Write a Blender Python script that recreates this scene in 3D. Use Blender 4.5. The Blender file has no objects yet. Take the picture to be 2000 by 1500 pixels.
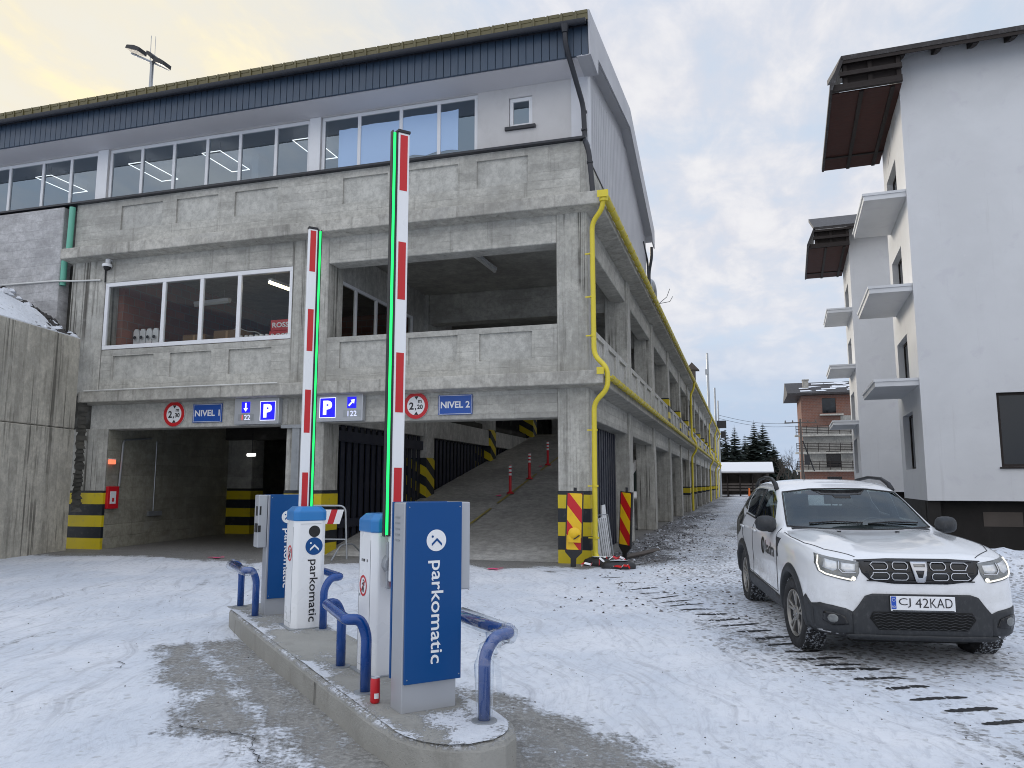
import bpy, bmesh, math, random
import numpy as np
from mathutils import Vector, Matrix
from mathutils.bvhtree import BVHTree
R = math.radians
random.seed(7)
SC = bpy.context.scene
COL = SC.collection

# ------------------------------------------------------------------ camera
CAMH = 1.55
cam_d = bpy.data.cameras.new('camera')
cam_d.sensor_width = 36.0
cam_d.lens = 36.0 * 1504.9 / 2000.0
cam_d.clip_start = 0.05
cam_d.clip_end = 3000
cam = bpy.data.objects.new('camera', cam_d)
COL.objects.link(cam)
cam.location = (0, 0, CAMH)
cam.rotation_euler = (R(90 + 7.418), 0, R(16.644))
SC.camera = cam

# ------------------------------------------------------------------ sun, exposure
SUN_AZ, SUN_EL = 52.0, 15.0          # degrees left of +Y, elevation
sd = bpy.data.lights.new('sun', 'SUN')
sd.energy = 1.5
sd.angle = R(14)
sd.color = (1.0, 0.91, 0.78)
so = bpy.data.objects.new('sun', sd)
COL.objects.link(so)
_dir = Vector((-math.sin(R(SUN_AZ)) * math.cos(R(SUN_EL)), math.cos(R(SUN_AZ)) * math.cos(R(SUN_EL)), math.sin(R(SUN_EL))))
so.rotation_euler = _dir.to_track_quat('Z', 'Y').to_euler()
so.location = (0, 0, 60)
SC.view_settings.view_transform = 'Standard'
SC.view_settings.look = 'None'
SC.view_settings.gamma = 1.0
SC.view_settings.exposure = 0.40
SC.render.engine = 'CYCLES'
SC.cycles.use_denoising = True
SC.cycles.filter_width = 1.0
SC.cycles.max_bounces = 8
SC.cycles.transparent_max_bounces = 16
SC.cycles.caustics_reflective = False
SC.cycles.caustics_refractive = False


# ------------------------------------------------------------------ node helper
class NT:
    def __init__(s, tree):
        s.t = tree
        s.n = tree.nodes
        s.l = tree.links
        s.n.clear()

    def new(s, typ, **kw):
        nd = s.n.new(typ)
        for k, v in kw.items():
            setattr(nd, k, v)
        return nd

    def put(s, sock, v):
        if isinstance(v, bpy.types.NodeSocket):
            s.l.new(v, sock)
        elif isinstance(v, (tuple, list)) and sock.type == 'RGBA' and len(v) == 3:
            sock.default_value = (*v, 1)
        else:
            sock.default_value = v

    def math(s, op, a, b=0.0, c=None, clamp=False):
        nd = s.new('ShaderNodeMath', operation=op, use_clamp=clamp)
        s.put(nd.inputs[0], a)
        s.put(nd.inputs[1], b)
        if c is not None:
            s.put(nd.inputs[2], c)
        return nd.outputs[0]

    def mix(s, f, a, b, blend='MIX'):
        nd = s.new('ShaderNodeMix', data_type='RGBA', blend_type=blend)
        s.put(nd.inputs[0], f)
        s.put(nd.inputs[6], a)
        s.put(nd.inputs[7], b)
        return nd.outputs[2]

    def noise(s, vec, scale=5, detail=4, rough=.55, dist=0.0, col=False):
        nd = s.new('ShaderNodeTexNoise')
        if vec is not None:
            s.l.new(vec, nd.inputs['Vector'])
        nd.inputs['Scale'].default_value = scale
        nd.inputs['Detail'].default_value = detail
        nd.inputs['Roughness'].default_value = rough
        nd.inputs['Distortion'].default_value = dist
        return nd.outputs[1 if col else 0]

    def vor(s, vec, scale=20, feature='F1', out=0):
        nd = s.new('ShaderNodeTexVoronoi', feature=feature)
        s.l.new(vec, nd.inputs['Vector'])
        nd.inputs['Scale'].default_value = scale
        return nd.outputs[out]

    def ramp(s, f, a, b, lo=0.0, hi=1.0):
        nd = s.new('ShaderNodeMapRange', interpolation_type='SMOOTHSTEP', clamp=True)
        s.put(nd.inputs[0], f)
        s.put(nd.inputs[1], a)
        s.put(nd.inputs[2], b)
        s.put(nd.inputs[3], lo)
        s.put(nd.inputs[4], hi)
        return nd.outputs[0]

    def scale(s, vec, sc):
        nd = s.new('ShaderNodeVectorMath', operation='MULTIPLY')
        s.l.new(vec, nd.inputs[0])
        nd.inputs[1].default_value = sc
        return nd.outputs[0]

    def sep(s, vec):
        nd = s.new('ShaderNodeSeparateXYZ')
        s.l.new(vec, nd.inputs[0])
        return nd.outputs

    def comb(s, x, y, z):
        nd = s.new('ShaderNodeCombineXYZ')
        s.put(nd.inputs[0], x)
        s.put(nd.inputs[1], y)
        s.put(nd.inputs[2], z)
        return nd.outputs[0]

    def bump(s, h, strength=.3, dist=.02, normal=None):
        nd = s.new('ShaderNodeBump')
        nd.inputs['Strength'].default_value = strength
        nd.inputs['Distance'].default_value = dist
        s.l.new(h, nd.inputs['Height'])
        if normal is not None:
            s.l.new(normal, nd.inputs['Normal'])
        return nd.outputs[0]

    def principled(s, color, rough=.6, metal=0.0, normal=None, spec=.5, coat=0.0, emit=None, estr=0.0):
        p = s.new('ShaderNodeBsdfPrincipled')
        s.put(p.inputs['Base Color'], color)
        s.put(p.inputs['Roughness'], rough)
        s.put(p.inputs['Metallic'], metal)
        s.put(p.inputs['Specular IOR Level'], spec)
        s.put(p.inputs['Coat Weight'], coat)
        if normal is not None:
            s.l.new(normal, p.inputs['Normal'])
        if emit is not None:
            s.put(p.inputs['Emission Color'], emit)
            p.inputs['Emission Strength'].default_value = estr
        return p.outputs[0]

    def out(s, sh):
        o = s.new('ShaderNodeOutputMaterial')
        s.l.new(sh, o.inputs[0])


# ------------------------------------------------------------------ sky
wd = bpy.data.worlds.new('World')
SC.world = wd
wd.use_nodes = True
w = NT(wd.node_tree)
tc = w.new('ShaderNodeTexCoord').outputs['Generated']
sky = w.new('ShaderNodeTexSky')
sky.sky_type = 'NISHITA'
sky.sun_disc = False
sky.sun_elevation = R(SUN_EL)
sky.sun_rotation = R(-SUN_AZ)
sky.altitude = 800
sx, sy, sz = w.sep(tc)
zz = w.math('ADD', w.math('MAXIMUM', sz, 0.0), 0.16)
pl = w.comb(w.math('DIVIDE', sx, zz), w.math('DIVIDE', sy, zz), 0.0)
n1 = w.noise(w.scale(pl, (1.0, 1.25, 1)), 1.15, 7, .58, .35)
n2 = w.noise(w.scale(pl, (1.5, .8, 1)), 5.0, 6, .6, .3)
n3 = w.noise(w.scale(tc, (1, 1, 3.2)), 2.2, 5, .5, .2)
cl = w.math('ADD', w.math('MULTIPLY', n1, .62), w.math('MULTIPLY', n2, .38))
cov = w.ramp(cl, .36, .56)
hl = w.ramp(w.math('ADD', w.math('MULTIPLY', n2, .6), w.math('MULTIPLY', n1, .4)), .42, .64)
dotn = w.new('ShaderNodeVectorMath', operation='DOT_PRODUCT')
w.l.new(tc, dotn.inputs[0])
_g = Vector((-math.sin(R(53)) * math.cos(R(23)), math.cos(R(53)) * math.cos(R(23)), math.sin(R(23))))
dotn.inputs[1].default_value = _g
glow = w.ramp(dotn.outputs['Value'], .80, 1.0)
glow2 = w.math('POWER', glow, 1.5)
# the cloud sheet: lavender-grey body, brighter lit puffs, warm where the low sun stands behind it
body = w.mix(hl, (.55, .56, .615), (.665, .665, .685))
warm = w.mix(hl, (.71, .645, .50), (.85, .75, .475))
cloud = w.mix(w.math('MULTIPLY', glow2, .95), body, warm)
gap = w.mix(.15, (.51, .585, .69), w.mix(1.0, sky.outputs[0], (.1, .1, .1), 'MULTIPLY'))
gap = w.mix(w.math('MULTIPLY', glow2, .8), gap, (.72, .67, .55))
up = w.mix(cov, gap, cloud)
# bluer, calmer air low over the hills, with long stratus bands
low = w.ramp(sz, .30, .04)
band = w.mix(w.ramp(n3, .45, .62), (.36, .45, .59), (.53, .575, .66))
lowc = w.mix(w.math('MULTIPLY', glow, .85), band, (.68, .68, .66))
skyc = w.mix(w.math('MULTIPLY', low, .85), up, lowc)
below = w.ramp(sz, -.02, -.10)
skyc = w.mix(below, skyc, (.30, .32, .36))
# an overcast dome is brightest overhead; the unseen sky opposite the garage is boosted to light the facade
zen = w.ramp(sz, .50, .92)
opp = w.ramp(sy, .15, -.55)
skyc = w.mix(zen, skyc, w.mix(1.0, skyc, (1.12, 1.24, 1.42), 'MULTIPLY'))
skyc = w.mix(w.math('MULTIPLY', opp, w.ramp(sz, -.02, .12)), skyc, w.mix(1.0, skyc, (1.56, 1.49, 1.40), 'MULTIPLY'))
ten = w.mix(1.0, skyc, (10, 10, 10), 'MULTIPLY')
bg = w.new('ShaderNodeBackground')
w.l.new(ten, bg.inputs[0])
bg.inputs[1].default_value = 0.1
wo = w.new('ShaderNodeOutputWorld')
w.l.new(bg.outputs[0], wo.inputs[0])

# ------------------------------------------------------------------ materials
MATS = {}


def mk(name):
    m = bpy.data.materials.new(name)
    m.use_nodes = True
    MATS[name] = m
    return m, NT(m.node_tree)


def flat(name, col, rough=.5, metal=0, var=.12, nscale=6, bump=.0, bscale=60, dirt=0.0, dirtc=(.10, .09, .07), spec=.5, coat=0.0, stretch=(1, 1, 1)):
    m, t = mk(name)
    co = t.new('ShaderNodeTexCoord').outputs['Object']
    v = t.scale(co, stretch)
    n = t.noise(v, nscale, 5, .6)
    c = t.mix(n, tuple(x * (1 - var) for x in col), tuple(min(1, x * (1 + var)) for x in col))
    if dirt:
        d = t.ramp(t.noise(t.scale(co, (1, 1, .5)), nscale * 1.7, 6, .65), .48, .75)
        c = t.mix(t.math('MULTIPLY', d, dirt), c, dirtc)
    nm = t.bump(t.noise(v, bscale, 4, .6), bump, .01) if bump else None
    rr = t.ramp(t.noise(v, nscale * 2, 3), .2, .8, max(0, rough - .08), min(1, rough + .08))
    t.out(t.principled(c, rr, metal, nm, spec, coat))
    return m


def glow_mat(name, col, s):
    m, t = mk(name)
    t.out(t.principled(tuple(x * .5 for x in col), .4, 0, None, .5, 0, col, s))
    return m


def conc(name, c=(.31, .305, .285), board=None, bw=.16, stain=.4, c2=None, drips=.35, pores=.5, patch=.25):
    """cast concrete: board marks, cloudy tone, rain streaks, blow holes"""
    m, t = mk(name)
    co = t.new('ShaderNodeTexCoord').outputs['Object']
    x, y, z = t.sep(co)
    big = t.noise(co, .55, 6, .6, .2)
    med = t.noise(t.scale(co, (1, 1, 2.2) if board == 'Z' else (2.2, 2.2, 1)), 2.4, 6, .62)
    c2 = c2 or tuple(v * .66 for v in c)
    col = t.mix(t.ramp(t.math('ADD', t.math('MULTIPLY', big, .55), t.math('MULTIPLY', med, .45)), .36, .64), c2, tuple(min(1, v * 1.14) for v in c))
    h = t.noise(co, 38, 5, .65)
    gr_ = t.noise(co, 9, 8, .78)
    col = t.mix(t.math('MULTIPLY', t.ramp(gr_, .56, .40), .42), col, tuple(v * .50 for v in c))
    col = t.mix(t.math('MULTIPLY', t.ramp(gr_, .55, .72), .40), col, tuple(min(1, v * 1.45) for v in c))
    if board:
        ax = z if board == 'Z' else t.math('ADD', x, y)
        wob = t.math('MULTIPLY', t.noise(co, 1.2, 2), .05)
        q = t.math('DIVIDE', t.math('ADD', ax, wob), bw)
        fr = t.math('FRACT', q)
        line = t.ramp(t.math('ABSOLUTE', t.math('SUBTRACT', fr, .5)), .44, .5)
        fl = t.math('FLOOR', q)
        wn = t.new('ShaderNodeTexWhiteNoise', noise_dimensions='1D')
        t.l.new(fl, wn.inputs['W'])
        grain = t.noise(t.scale(co, (1, 1, 30) if board == 'Z' else (26, 26, 1)), 1.6, 4, .6)
        col = t.mix(t.math('MULTIPLY', t.math('SUBTRACT', wn.outputs[0], .5), .38), col, (.03, .03, .03), 'MIX')
        col = t.mix(t.math('MULTIPLY', t.math('SUBTRACT', 1.0, grain), .30), col, c2)
        brk = t.ramp(t.noise(co, 1.7, 3), .40, .62)
        col = t.mix(t.math('MULTIPLY', t.math('MULTIPLY', line, brk), .5), col, tuple(v * .42 for v in c))
        h = t.math('ADD', t.math('MULTIPLY', h, .5), t.math('SUBTRACT', t.math('MULTIPLY', grain, .8), t.math('MULTIPLY', line, .8)))
    if drips:
        dn = t.noise(t.scale(co, (3.2, 3.2, .16)), 1.8, 6, .68, .15)
        col = t.mix(t.math('MULTIPLY', t.ramp(dn, .54, .72), drips), col, (.075, .07, .058))
    if drips > .45:
        f2 = t.noise(t.scale(co, (15, 15, .10)), 1.0, 4, .6, .05)
        g2_ = t.ramp(t.noise(t.scale(co, (1.6, 1.6, .35)), 1.3, 3), .46, .60)
        col = t.mix(t.math('MULTIPLY', t.math('MULTIPLY', t.ramp(f2, .51, .60), g2_), min(1.0, drips * 1.4)), col, (.055, .05, .042))
    if stain:
        s2 = t.ramp(t.noise(co, 1.1, 7, .66, .4), .56, .78)
        col = t.mix(t.math('MULTIPLY', s2, stain), col, (.14, .125, .095))
    if patch:
        lp = t.ramp(t.noise(t.scale(co, (1.4, 1.4, 2)), .9, 4, .5), .58, .66)
        col = t.mix(t.math('MULTIPLY', lp, patch), col, (.45, .445, .42))
    if pores:
        pv = t.vor(co, 17)
        pm = t.math('MULTIPLY', t.ramp(pv, .10, .05), t.ramp(t.noise(co, 3, 2), .45, .6))
        col = t.mix(t.math('MULTIPLY', pm, pores), col, (.06, .055, .05))
    t.out(t.principled(col, .88, 0, t.bump(h, .35, .012), .25))
    return m


def stucco(name, c):
    m, t = mk(name)
    co = t.new('ShaderNodeTexCoord').outputs['Object']
    a = t.ramp(t.noise(co, .45, 6, .6, .3), .35, .65)
    col = t.mix(a, tuple(v * .93 for v in c), c)
    p = t.ramp(t.noise(co, 1.6, 6, .62, .4), .56, .70)
    col = t.mix(t.math('MULTIPLY', p, .30), col, (.56, .55, .60))
    d = t.ramp(t.noise(t.scale(co, (2.6, 2.6, .12)), 1.5, 6, .7, .1), .58, .74)
    col = t.mix(t.math('MULTIPLY', d, .22), col, (.42, .41, .40))
    q = t.ramp(t.noise(co, 3.0, 5, .7), .62, .72)
    col = t.mix(t.math('MULTIPLY', q, .14), col, (.80, .80, .80))
    h = t.math('ADD', t.math('MULTIPLY', t.noise(co, 55, 4, .6), .5), t.noise(co, 3.5, 4, .6))
    t.out(t.principled(col, .9, 0, t.bump(h, .25, .015), .2))
    return m


conc('concrete_boarded', (.53, .52, .475), 'Z', .19, .25)
conc('concrete_column', (.50, .49, .445), 'X', .13, .32, drips=.6)
conc('concrete_smooth', (.50, .495, .465), None, stain=.25, patch=.3)
conc('concrete_panel', (.47, .465, .43), None, stain=.12, drips=.2, patch=.05, c2=(.42, .415, .385))
conc('concrete_ledge', (.47, .455, .41), None, stain=.8, drips=.45)
conc('concrete_retaining', (.60, .57, .49), 'X', .17, .35, drips=.5, patch=.1)
conc('concrete_wing', (.52, .515, .515), 'Z', .24, .25, drips=.2)
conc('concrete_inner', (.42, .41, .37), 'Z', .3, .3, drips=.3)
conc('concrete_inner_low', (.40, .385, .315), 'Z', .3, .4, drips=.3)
conc('concrete_floor', (.46, .45, .425), None, stain=.4, drips=0, patch=.15)
conc('concrete_kerb', (.36, .35, .315), None, stain=.4, drips=.25, pores=.8)
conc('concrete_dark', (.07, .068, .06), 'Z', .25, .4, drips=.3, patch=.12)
flat('stucco_grey', (.57, .56, .555), .85, var=.12, nscale=1.2, bump=.15, bscale=120, dirt=.12)
stucco('stucco_white', (.70, .71, .725))
flat('soffit_grey', (.60, .59, .61), .8, var=.08, nscale=1.0)
flat('metal_navy', (.038, .062, .098), .42, .0, var=.14, nscale=2.0, dirt=.12, dirtc=(.10, .11, .13))
flat('metal_gutter_dark', (.018, .020, .027), .4, .0, var=.15)
flat('metal_olive', (.115, .098, .040), .5, .0, var=.22, nscale=1.3, dirt=.35, dirtc=(.06, .05, .02))
flat('metal_cladding', (.42, .425, .45), .42, .2, var=.08, nscale=.7)
flat('metal_white_trim', (.62, .63, .66), .45, 0, var=.07)
flat('metal_roof', (.06, .065, .07), .5, .2)
flat('paint_yellow', (.66, .54, .035), .38, 0, var=.10, nscale=3, dirt=.16, dirtc=(.32, .26, .08))
flat('plastic_white_frame', (.74, .75, .77), .35, 0, var=.05)
flat('galvanised', (.36, .38, .40), .42, .6, var=.18, nscale=9)
flat('steel_sheet_navy', (.016, .019, .034), .45, .1, var=.25, nscale=2)
flat('rubber_black', (.012, .012, .013), .7, 0, var=.25, nscale=14, bump=.2)
flat('plastic_black', (.014, .015, .018), .5, 0, var=.15, nscale=20, bump=.12, bscale=220)
flat('plastic_red', (.55, .012, .02), .4, 0, var=.1)
flat('plastic_orange', (.75, .16, .02), .4, 0, var=.1)
flat('plastic_white', (.78, .79, .80), .32, 0, var=.04, nscale=2, dirt=.05, coat=.2)
flat('paint_blue', (.0008, .062, .225), .42, 0, var=.07, nscale=2, dirt=.03, dirtc=(.1, .14, .2), spec=.3)
flat('paint_blue_light', (.008, .17, .46), .36, 0, var=.06, nscale=2, coat=.2)
flat('tube_blue', (.001, .052, .25), .25, 0, var=.10, nscale=5, dirt=.08, dirtc=(.1, .13, .2), coat=.3)
flat('paint_silver', (.42, .435, .46), .40, .35, var=.05, nscale=3)
flat('sign_blue', (.008, .075, .36), .35, 0, var=.05)
flat('sign_white', (.78, .79, .80), .4, 0, var=.03)
flat('sign_red', (.52, .008, .014), .38, 0, var=.05)
flat('sign_black', (.012, .012, .014), .45, 0, var=.05)
flat('sign_yellow', (.80, .50, .010), .38, 0, var=.08, nscale=9, dirt=.12)
flat('aluminium', (.50, .52, .55), .35, .5, var=.06)
flat('pipe_green', (.13, .42, .31), .5, 0, var=.12, nscale=3)
flat('pipe_white', (.66, .66, .63), .5, 0, var=.08)
flat('wood_dark', (.016, .010, .008), .75, 0, var=.5, nscale=3, stretch=(1, 6, 6))
flat('wood_soffit', (.050, .0125, .008), .8, 0, var=.5, nscale=2.5, stretch=(1, 8, 1), dirt=.3, dirtc=(.012, .009, .008))
flat('tile_dark', (.022, .018, .018), .6, 0, var=.3, nscale=4, dirt=.12, dirtc=(.5, .52, .56))
flat('cardboard', (.20, .12, .055), .8, 0, var=.2, nscale=4)
flat('paper_film', (.40, .56, .80), .45, 0, var=.06, nscale=.8)
flat('bag_black', (.018, .018, .02), .5, 0, var=.4, nscale=12, bump=.5, bscale=25)
flat('pink_spray', (.85, .10, .24), .8, 0, var=.15, nscale=20)
flat('yellow_line', (.40, .33, .08), .8, 0, var=.3, nscale=14, dirt=.5, dirtc=(.2, .19, .17))
flat('slot_dark', (.014, .014, .015), .8, 0, var=.4, nscale=30)
flat('tan_board', (.40, .25, .12), .6, 0, var=.2)
flat('bark', (.055, .045, .036), .9, 0, var=.3, nscale=8)
flat('needles', (.012, .022, .017), .8, 0, var=.6, nscale=1.2)
flat('needles_snowy', (.16, .18, .19), .8, 0, var=.6, nscale=2)
flat('timber_grey', (.10, .085, .075), .85, 0, var=.4, nscale=2)
glow_mat('led_green', (.012, 1.0, .16), 1.15)
glow_mat('led_white', (1, .98, .95), 2.0)
glow_mat('tube_warm', (1, .86, .55), 5)
glow_mat('exit_red', (1, .20, .10), 1.0)
glow_mat('panel_blue_lit', (.010, .006, .78), .82)
glow_mat('panel_white_lit', (.86, .88, 1.0), .85)
glow_mat('digit_lit', (.62, .66, .95), .8)
glow_mat('digit_red', (.9, .12, .12), .7)
glow_mat('daytime_lamp', (1, .96, .84), .9)


def stripes(name, period, duty=.5, offset=0.0, axis='Z', slant=0.0, a=(.60, .47, .01), b=(.010, .014, .020)):
    m, t = mk(name)
    co = t.new('ShaderNodeTexCoord').outputs['Object']
    x, y, z = t.sep(co)
    q = z
    if slant:
        q = t.math('ADD', z, t.math('MULTIPLY', t.math('ADD', x, y), slant))
    f = t.math('FRACT', t.math('DIVIDE', t.math('ADD', q, t.math('ADD', t.math('MULTIPLY', t.noise(co, 5, 3), .012), offset)), period))
    s = t.ramp(f, duty - .012, duty + .012)
    c = t.mix(s, a, b)
    d = t.ramp(t.noise(co, 7, 6, .66), .52, .76)
    c = t.mix(t.math('MULTIPLY', d, .30), c, (.16, .15, .12))
    t.out(t.principled(c, .5, 0, t.bump(t.noise(co, 30, 4), .15, .01)))
    return m


stripes('hazard_bands', .54, .5, 0.0)
stripes('hazard_slant', .56, .5, 0.0, slant=.55)


def glass(name, tint=(.62, .70, .74), refl=.24, tr=(.55, .60, .62)):
    m, t = mk(name)
    lw = t.new('ShaderNodeLayerWeight')
    lw.inputs[0].default_value = .5
    f = t.math('ADD', t.math('MULTIPLY', t.math('POWER', lw.outputs['Facing'], 4.0), .75), refl, clamp=True)
    co = t.new('ShaderNodeTexCoord').outputs['Object']
    nm = t.bump(t.noise(co, .8, 2), .04, .05)
    g = t.new('ShaderNodeBsdfGlossy')
    t.put(g.inputs['Color'], tint)
    g.inputs['Roughness'].default_value = .015
    t.l.new(nm, g.inputs['Normal'])
    tp = t.new('ShaderNodeBsdfTransparent')
    t.put(tp.inputs[0], tr)
    mx = t.new('ShaderNodeMixShader')
    t.l.new(f, mx.inputs[0])
    t.l.new(tp.outputs[0], mx.inputs[1])
    t.l.new(g.outputs[0], mx.inputs[2])
    t.out(mx.outputs[0])
    return m


glass('glass_upper', (.70, .85, 1.0), .22, (.48, .54, .58))
glass('glass_shop', (.7, .78, .85), .035, (.86, .87, .85))
glass('plastic_film', (1, 1, 1), .09, (.93, .95, .97))


def brick(name, c1, c2, mortar, sc=1.0):
    m, t = mk(name)
    co = t.new('ShaderNodeTexCoord').outputs['Object']
    x, y, z = t.sep(co)
    v = t.comb(t.math('ADD', x, y), z, 0.0)
    b = t.new('ShaderNodeTexBrick')
    t.l.new(v, b.inputs['Vector'])
    t.put(b.inputs['Color1'], c1)
    t.put(b.inputs['Color2'], c2)
    t.put(b.inputs['Mortar'], mortar)
    b.inputs['Scale'].default_value = sc
    b.inputs['Mortar Size'].default_value = .012
    b.inputs['Brick Width'].default_value = .38
    b.inputs['Row Height'].default_value = .22
    n = t.ramp(t.noise(co, .7, 5), .3, .75)
    c = t.mix(t.math('MULTIPLY', n, .5), b.outputs[0], (.20, .15, .13))
    t.out(t.principled(c, .9, 0, t.bump(t.noise(co, 20, 3), .2, .02)))


brick('brick_red', (.25, .105, .068), (.19, .08, .055), (.25, .22, .20))
brick('brick_shop', (.34, .12, .07), (.24, .085, .05), (.22, .17, .14))


def snow_mat(name):
    m, t = mk(name)
    co = t.new('ShaderNodeTexCoord').outputs['Object']
    n = t.noise(co, 2.0, 7, .62)
    f = t.ramp(t.noise(co, 5.5, 6, .7), .58, .66)
    c = t.mix(n, (.70, .74, .80), (.84, .86, .89))
    c = t.mix(t.math('MULTIPLY', f, .55), c, (.10, .085, .07))
    t.out(t.principled(c, .75, 0, t.bump(t.noise(co, 9, 6, .65), .5, .06), .3))


snow_mat('snow_rough')


def ground_mat():
    m, t = mk('ground_snow_asphalt')
    co = t.new('ShaderNodeTexCoord').outputs['Object']
    at = t.new('ShaderNodeAttribute')
    at.attribute_name = 'mask'
    ar, ag, ab = t.sep(at.outputs['Vector'])          # r snow cover, g gravel, b wear / dampness
    n_big = t.noise(co, .5, 6, .6, .3)
    n_med = t.noise(co, 3.2, 7, .66)
    n_fin = t.noise(co, 26, 6, .72)
    n_str = t.noise(t.scale(co, (2.2, .6, 1)), 7.0, 6, .66, .5)     # drag marks along the lane
    # bare surface: pale dusty concrete / asphalt
    asph = t.mix(t.ramp(n_med, .3, .7), (.17, .165, .155), (.31, .30, .28))
    asph = t.mix(t.ramp(n_fin, .40, .66), asph, (.40, .39, .365))
    asph = t.mix(t.math('MULTIPLY', ab, .6), asph, (.085, .083, .08))
    # gravel: pebbles of differing tone, dark gaps
    pv = t.vor(co, 19, out=1)
    pr, pg, pb = t.sep(pv)
    pd = t.vor(co, 19, out=0)
    grav = t.mix(pr, (.06, .06, .063), (.34, .335, .34))
    grav = t.mix(t.ramp(pd, .35, .62), grav, (.03, .03, .032))
    base = t.mix(ag, asph, grav)
    # snow
    snow = t.mix(t.ramp(n_big, .35, .65), (.645, .685, .745), (.79, .805, .835))
    # drag marks of the tyres: long fine streaks, curving with the two lanes
    x_, y_, z_ = t.sep(co)
    wv = t.math('MULTIPLY', t.noise(co, .35, 2), 1.6)
    s_ac = t.math('ADD', t.math('ADD', t.math('MULTIPLY', x_, .88), t.math('MULTIPLY', y_, .47)), wv)
    s_al = t.math('SUBTRACT', t.math('MULTIPLY', y_, .88), t.math('MULTIPLY', x_, .47))
    n_trk = t.noise(t.comb(t.math('MULTIPLY', s_ac, 9.0), t.math('MULTIPLY', s_al, .55), 0.0), 1.0, 6, .68, .25)
    snow = t.mix(t.math('MULTIPLY', t.ramp(n_trk, .50, .68), .50), snow, (.44, .45, .48))
    snow = t.mix(t.math('MULTIPLY', t.ramp(n_str, .48, .70), .40), snow, (.43, .45, .50))
    snow = t.mix(t.math('MULTIPLY', t.ramp(t.noise(co, 11, 8, .76), .52, .72), .46), snow, (.36, .365, .38))
    # cover: mask biased by noise at several sizes
    k = t.math('ADD', t.math('MULTIPLY', n_med, .30), t.math('ADD', t.math('MULTIPLY', n_fin, .38), t.math('ADD', t.math('MULTIPLY', n_str, .14), t.math('MULTIPLY', t.math('SUBTRACT', 1.0, n_trk), .18))))
    thr = t.math('SUBTRACT', 1.0, ar)
    thr = t.math('ADD', t.math('MULTIPLY', thr, .58), .21)
    cov = t.ramp(t.math('SUBTRACT', k, thr), -.045, .055)
    # pebbles poke through the gravelly snow
    poke = t.math('MULTIPLY', t.ramp(t.math('SUBTRACT', ag, pg), -.15, .15), t.ramp(pd, .62, .35))
    cov = t.math('MULTIPLY', cov, t.math('SUBTRACT', 1.0, t.math('MULTIPLY', poke, .85)))
    col = t.mix(cov, base, snow)
    h = t.math('ADD', t.math('MULTIPLY', cov, .55), t.math('ADD', t.math('MULTIPLY', n_fin, .5), t.math('SUBTRACT', t.math('MULTIPLY', n_str, .45), t.math('MULTIPLY', n_trk, .8))))
    h = t.math('SUBTRACT', h, t.math('MULTIPLY', pd, t.math('MULTIPLY', ag, .6)))
    rg = t.math('SUBTRACT', t.math('ADD', .62, t.math('MULTIPLY', n_med, .2)), t.math('MULTIPLY', ab, .28))
    t.out(t.principled(col, rg, 0, t.bump(h, .75, .035), .3))


ground_mat()


def stucco_dummy():
    pass


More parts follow.
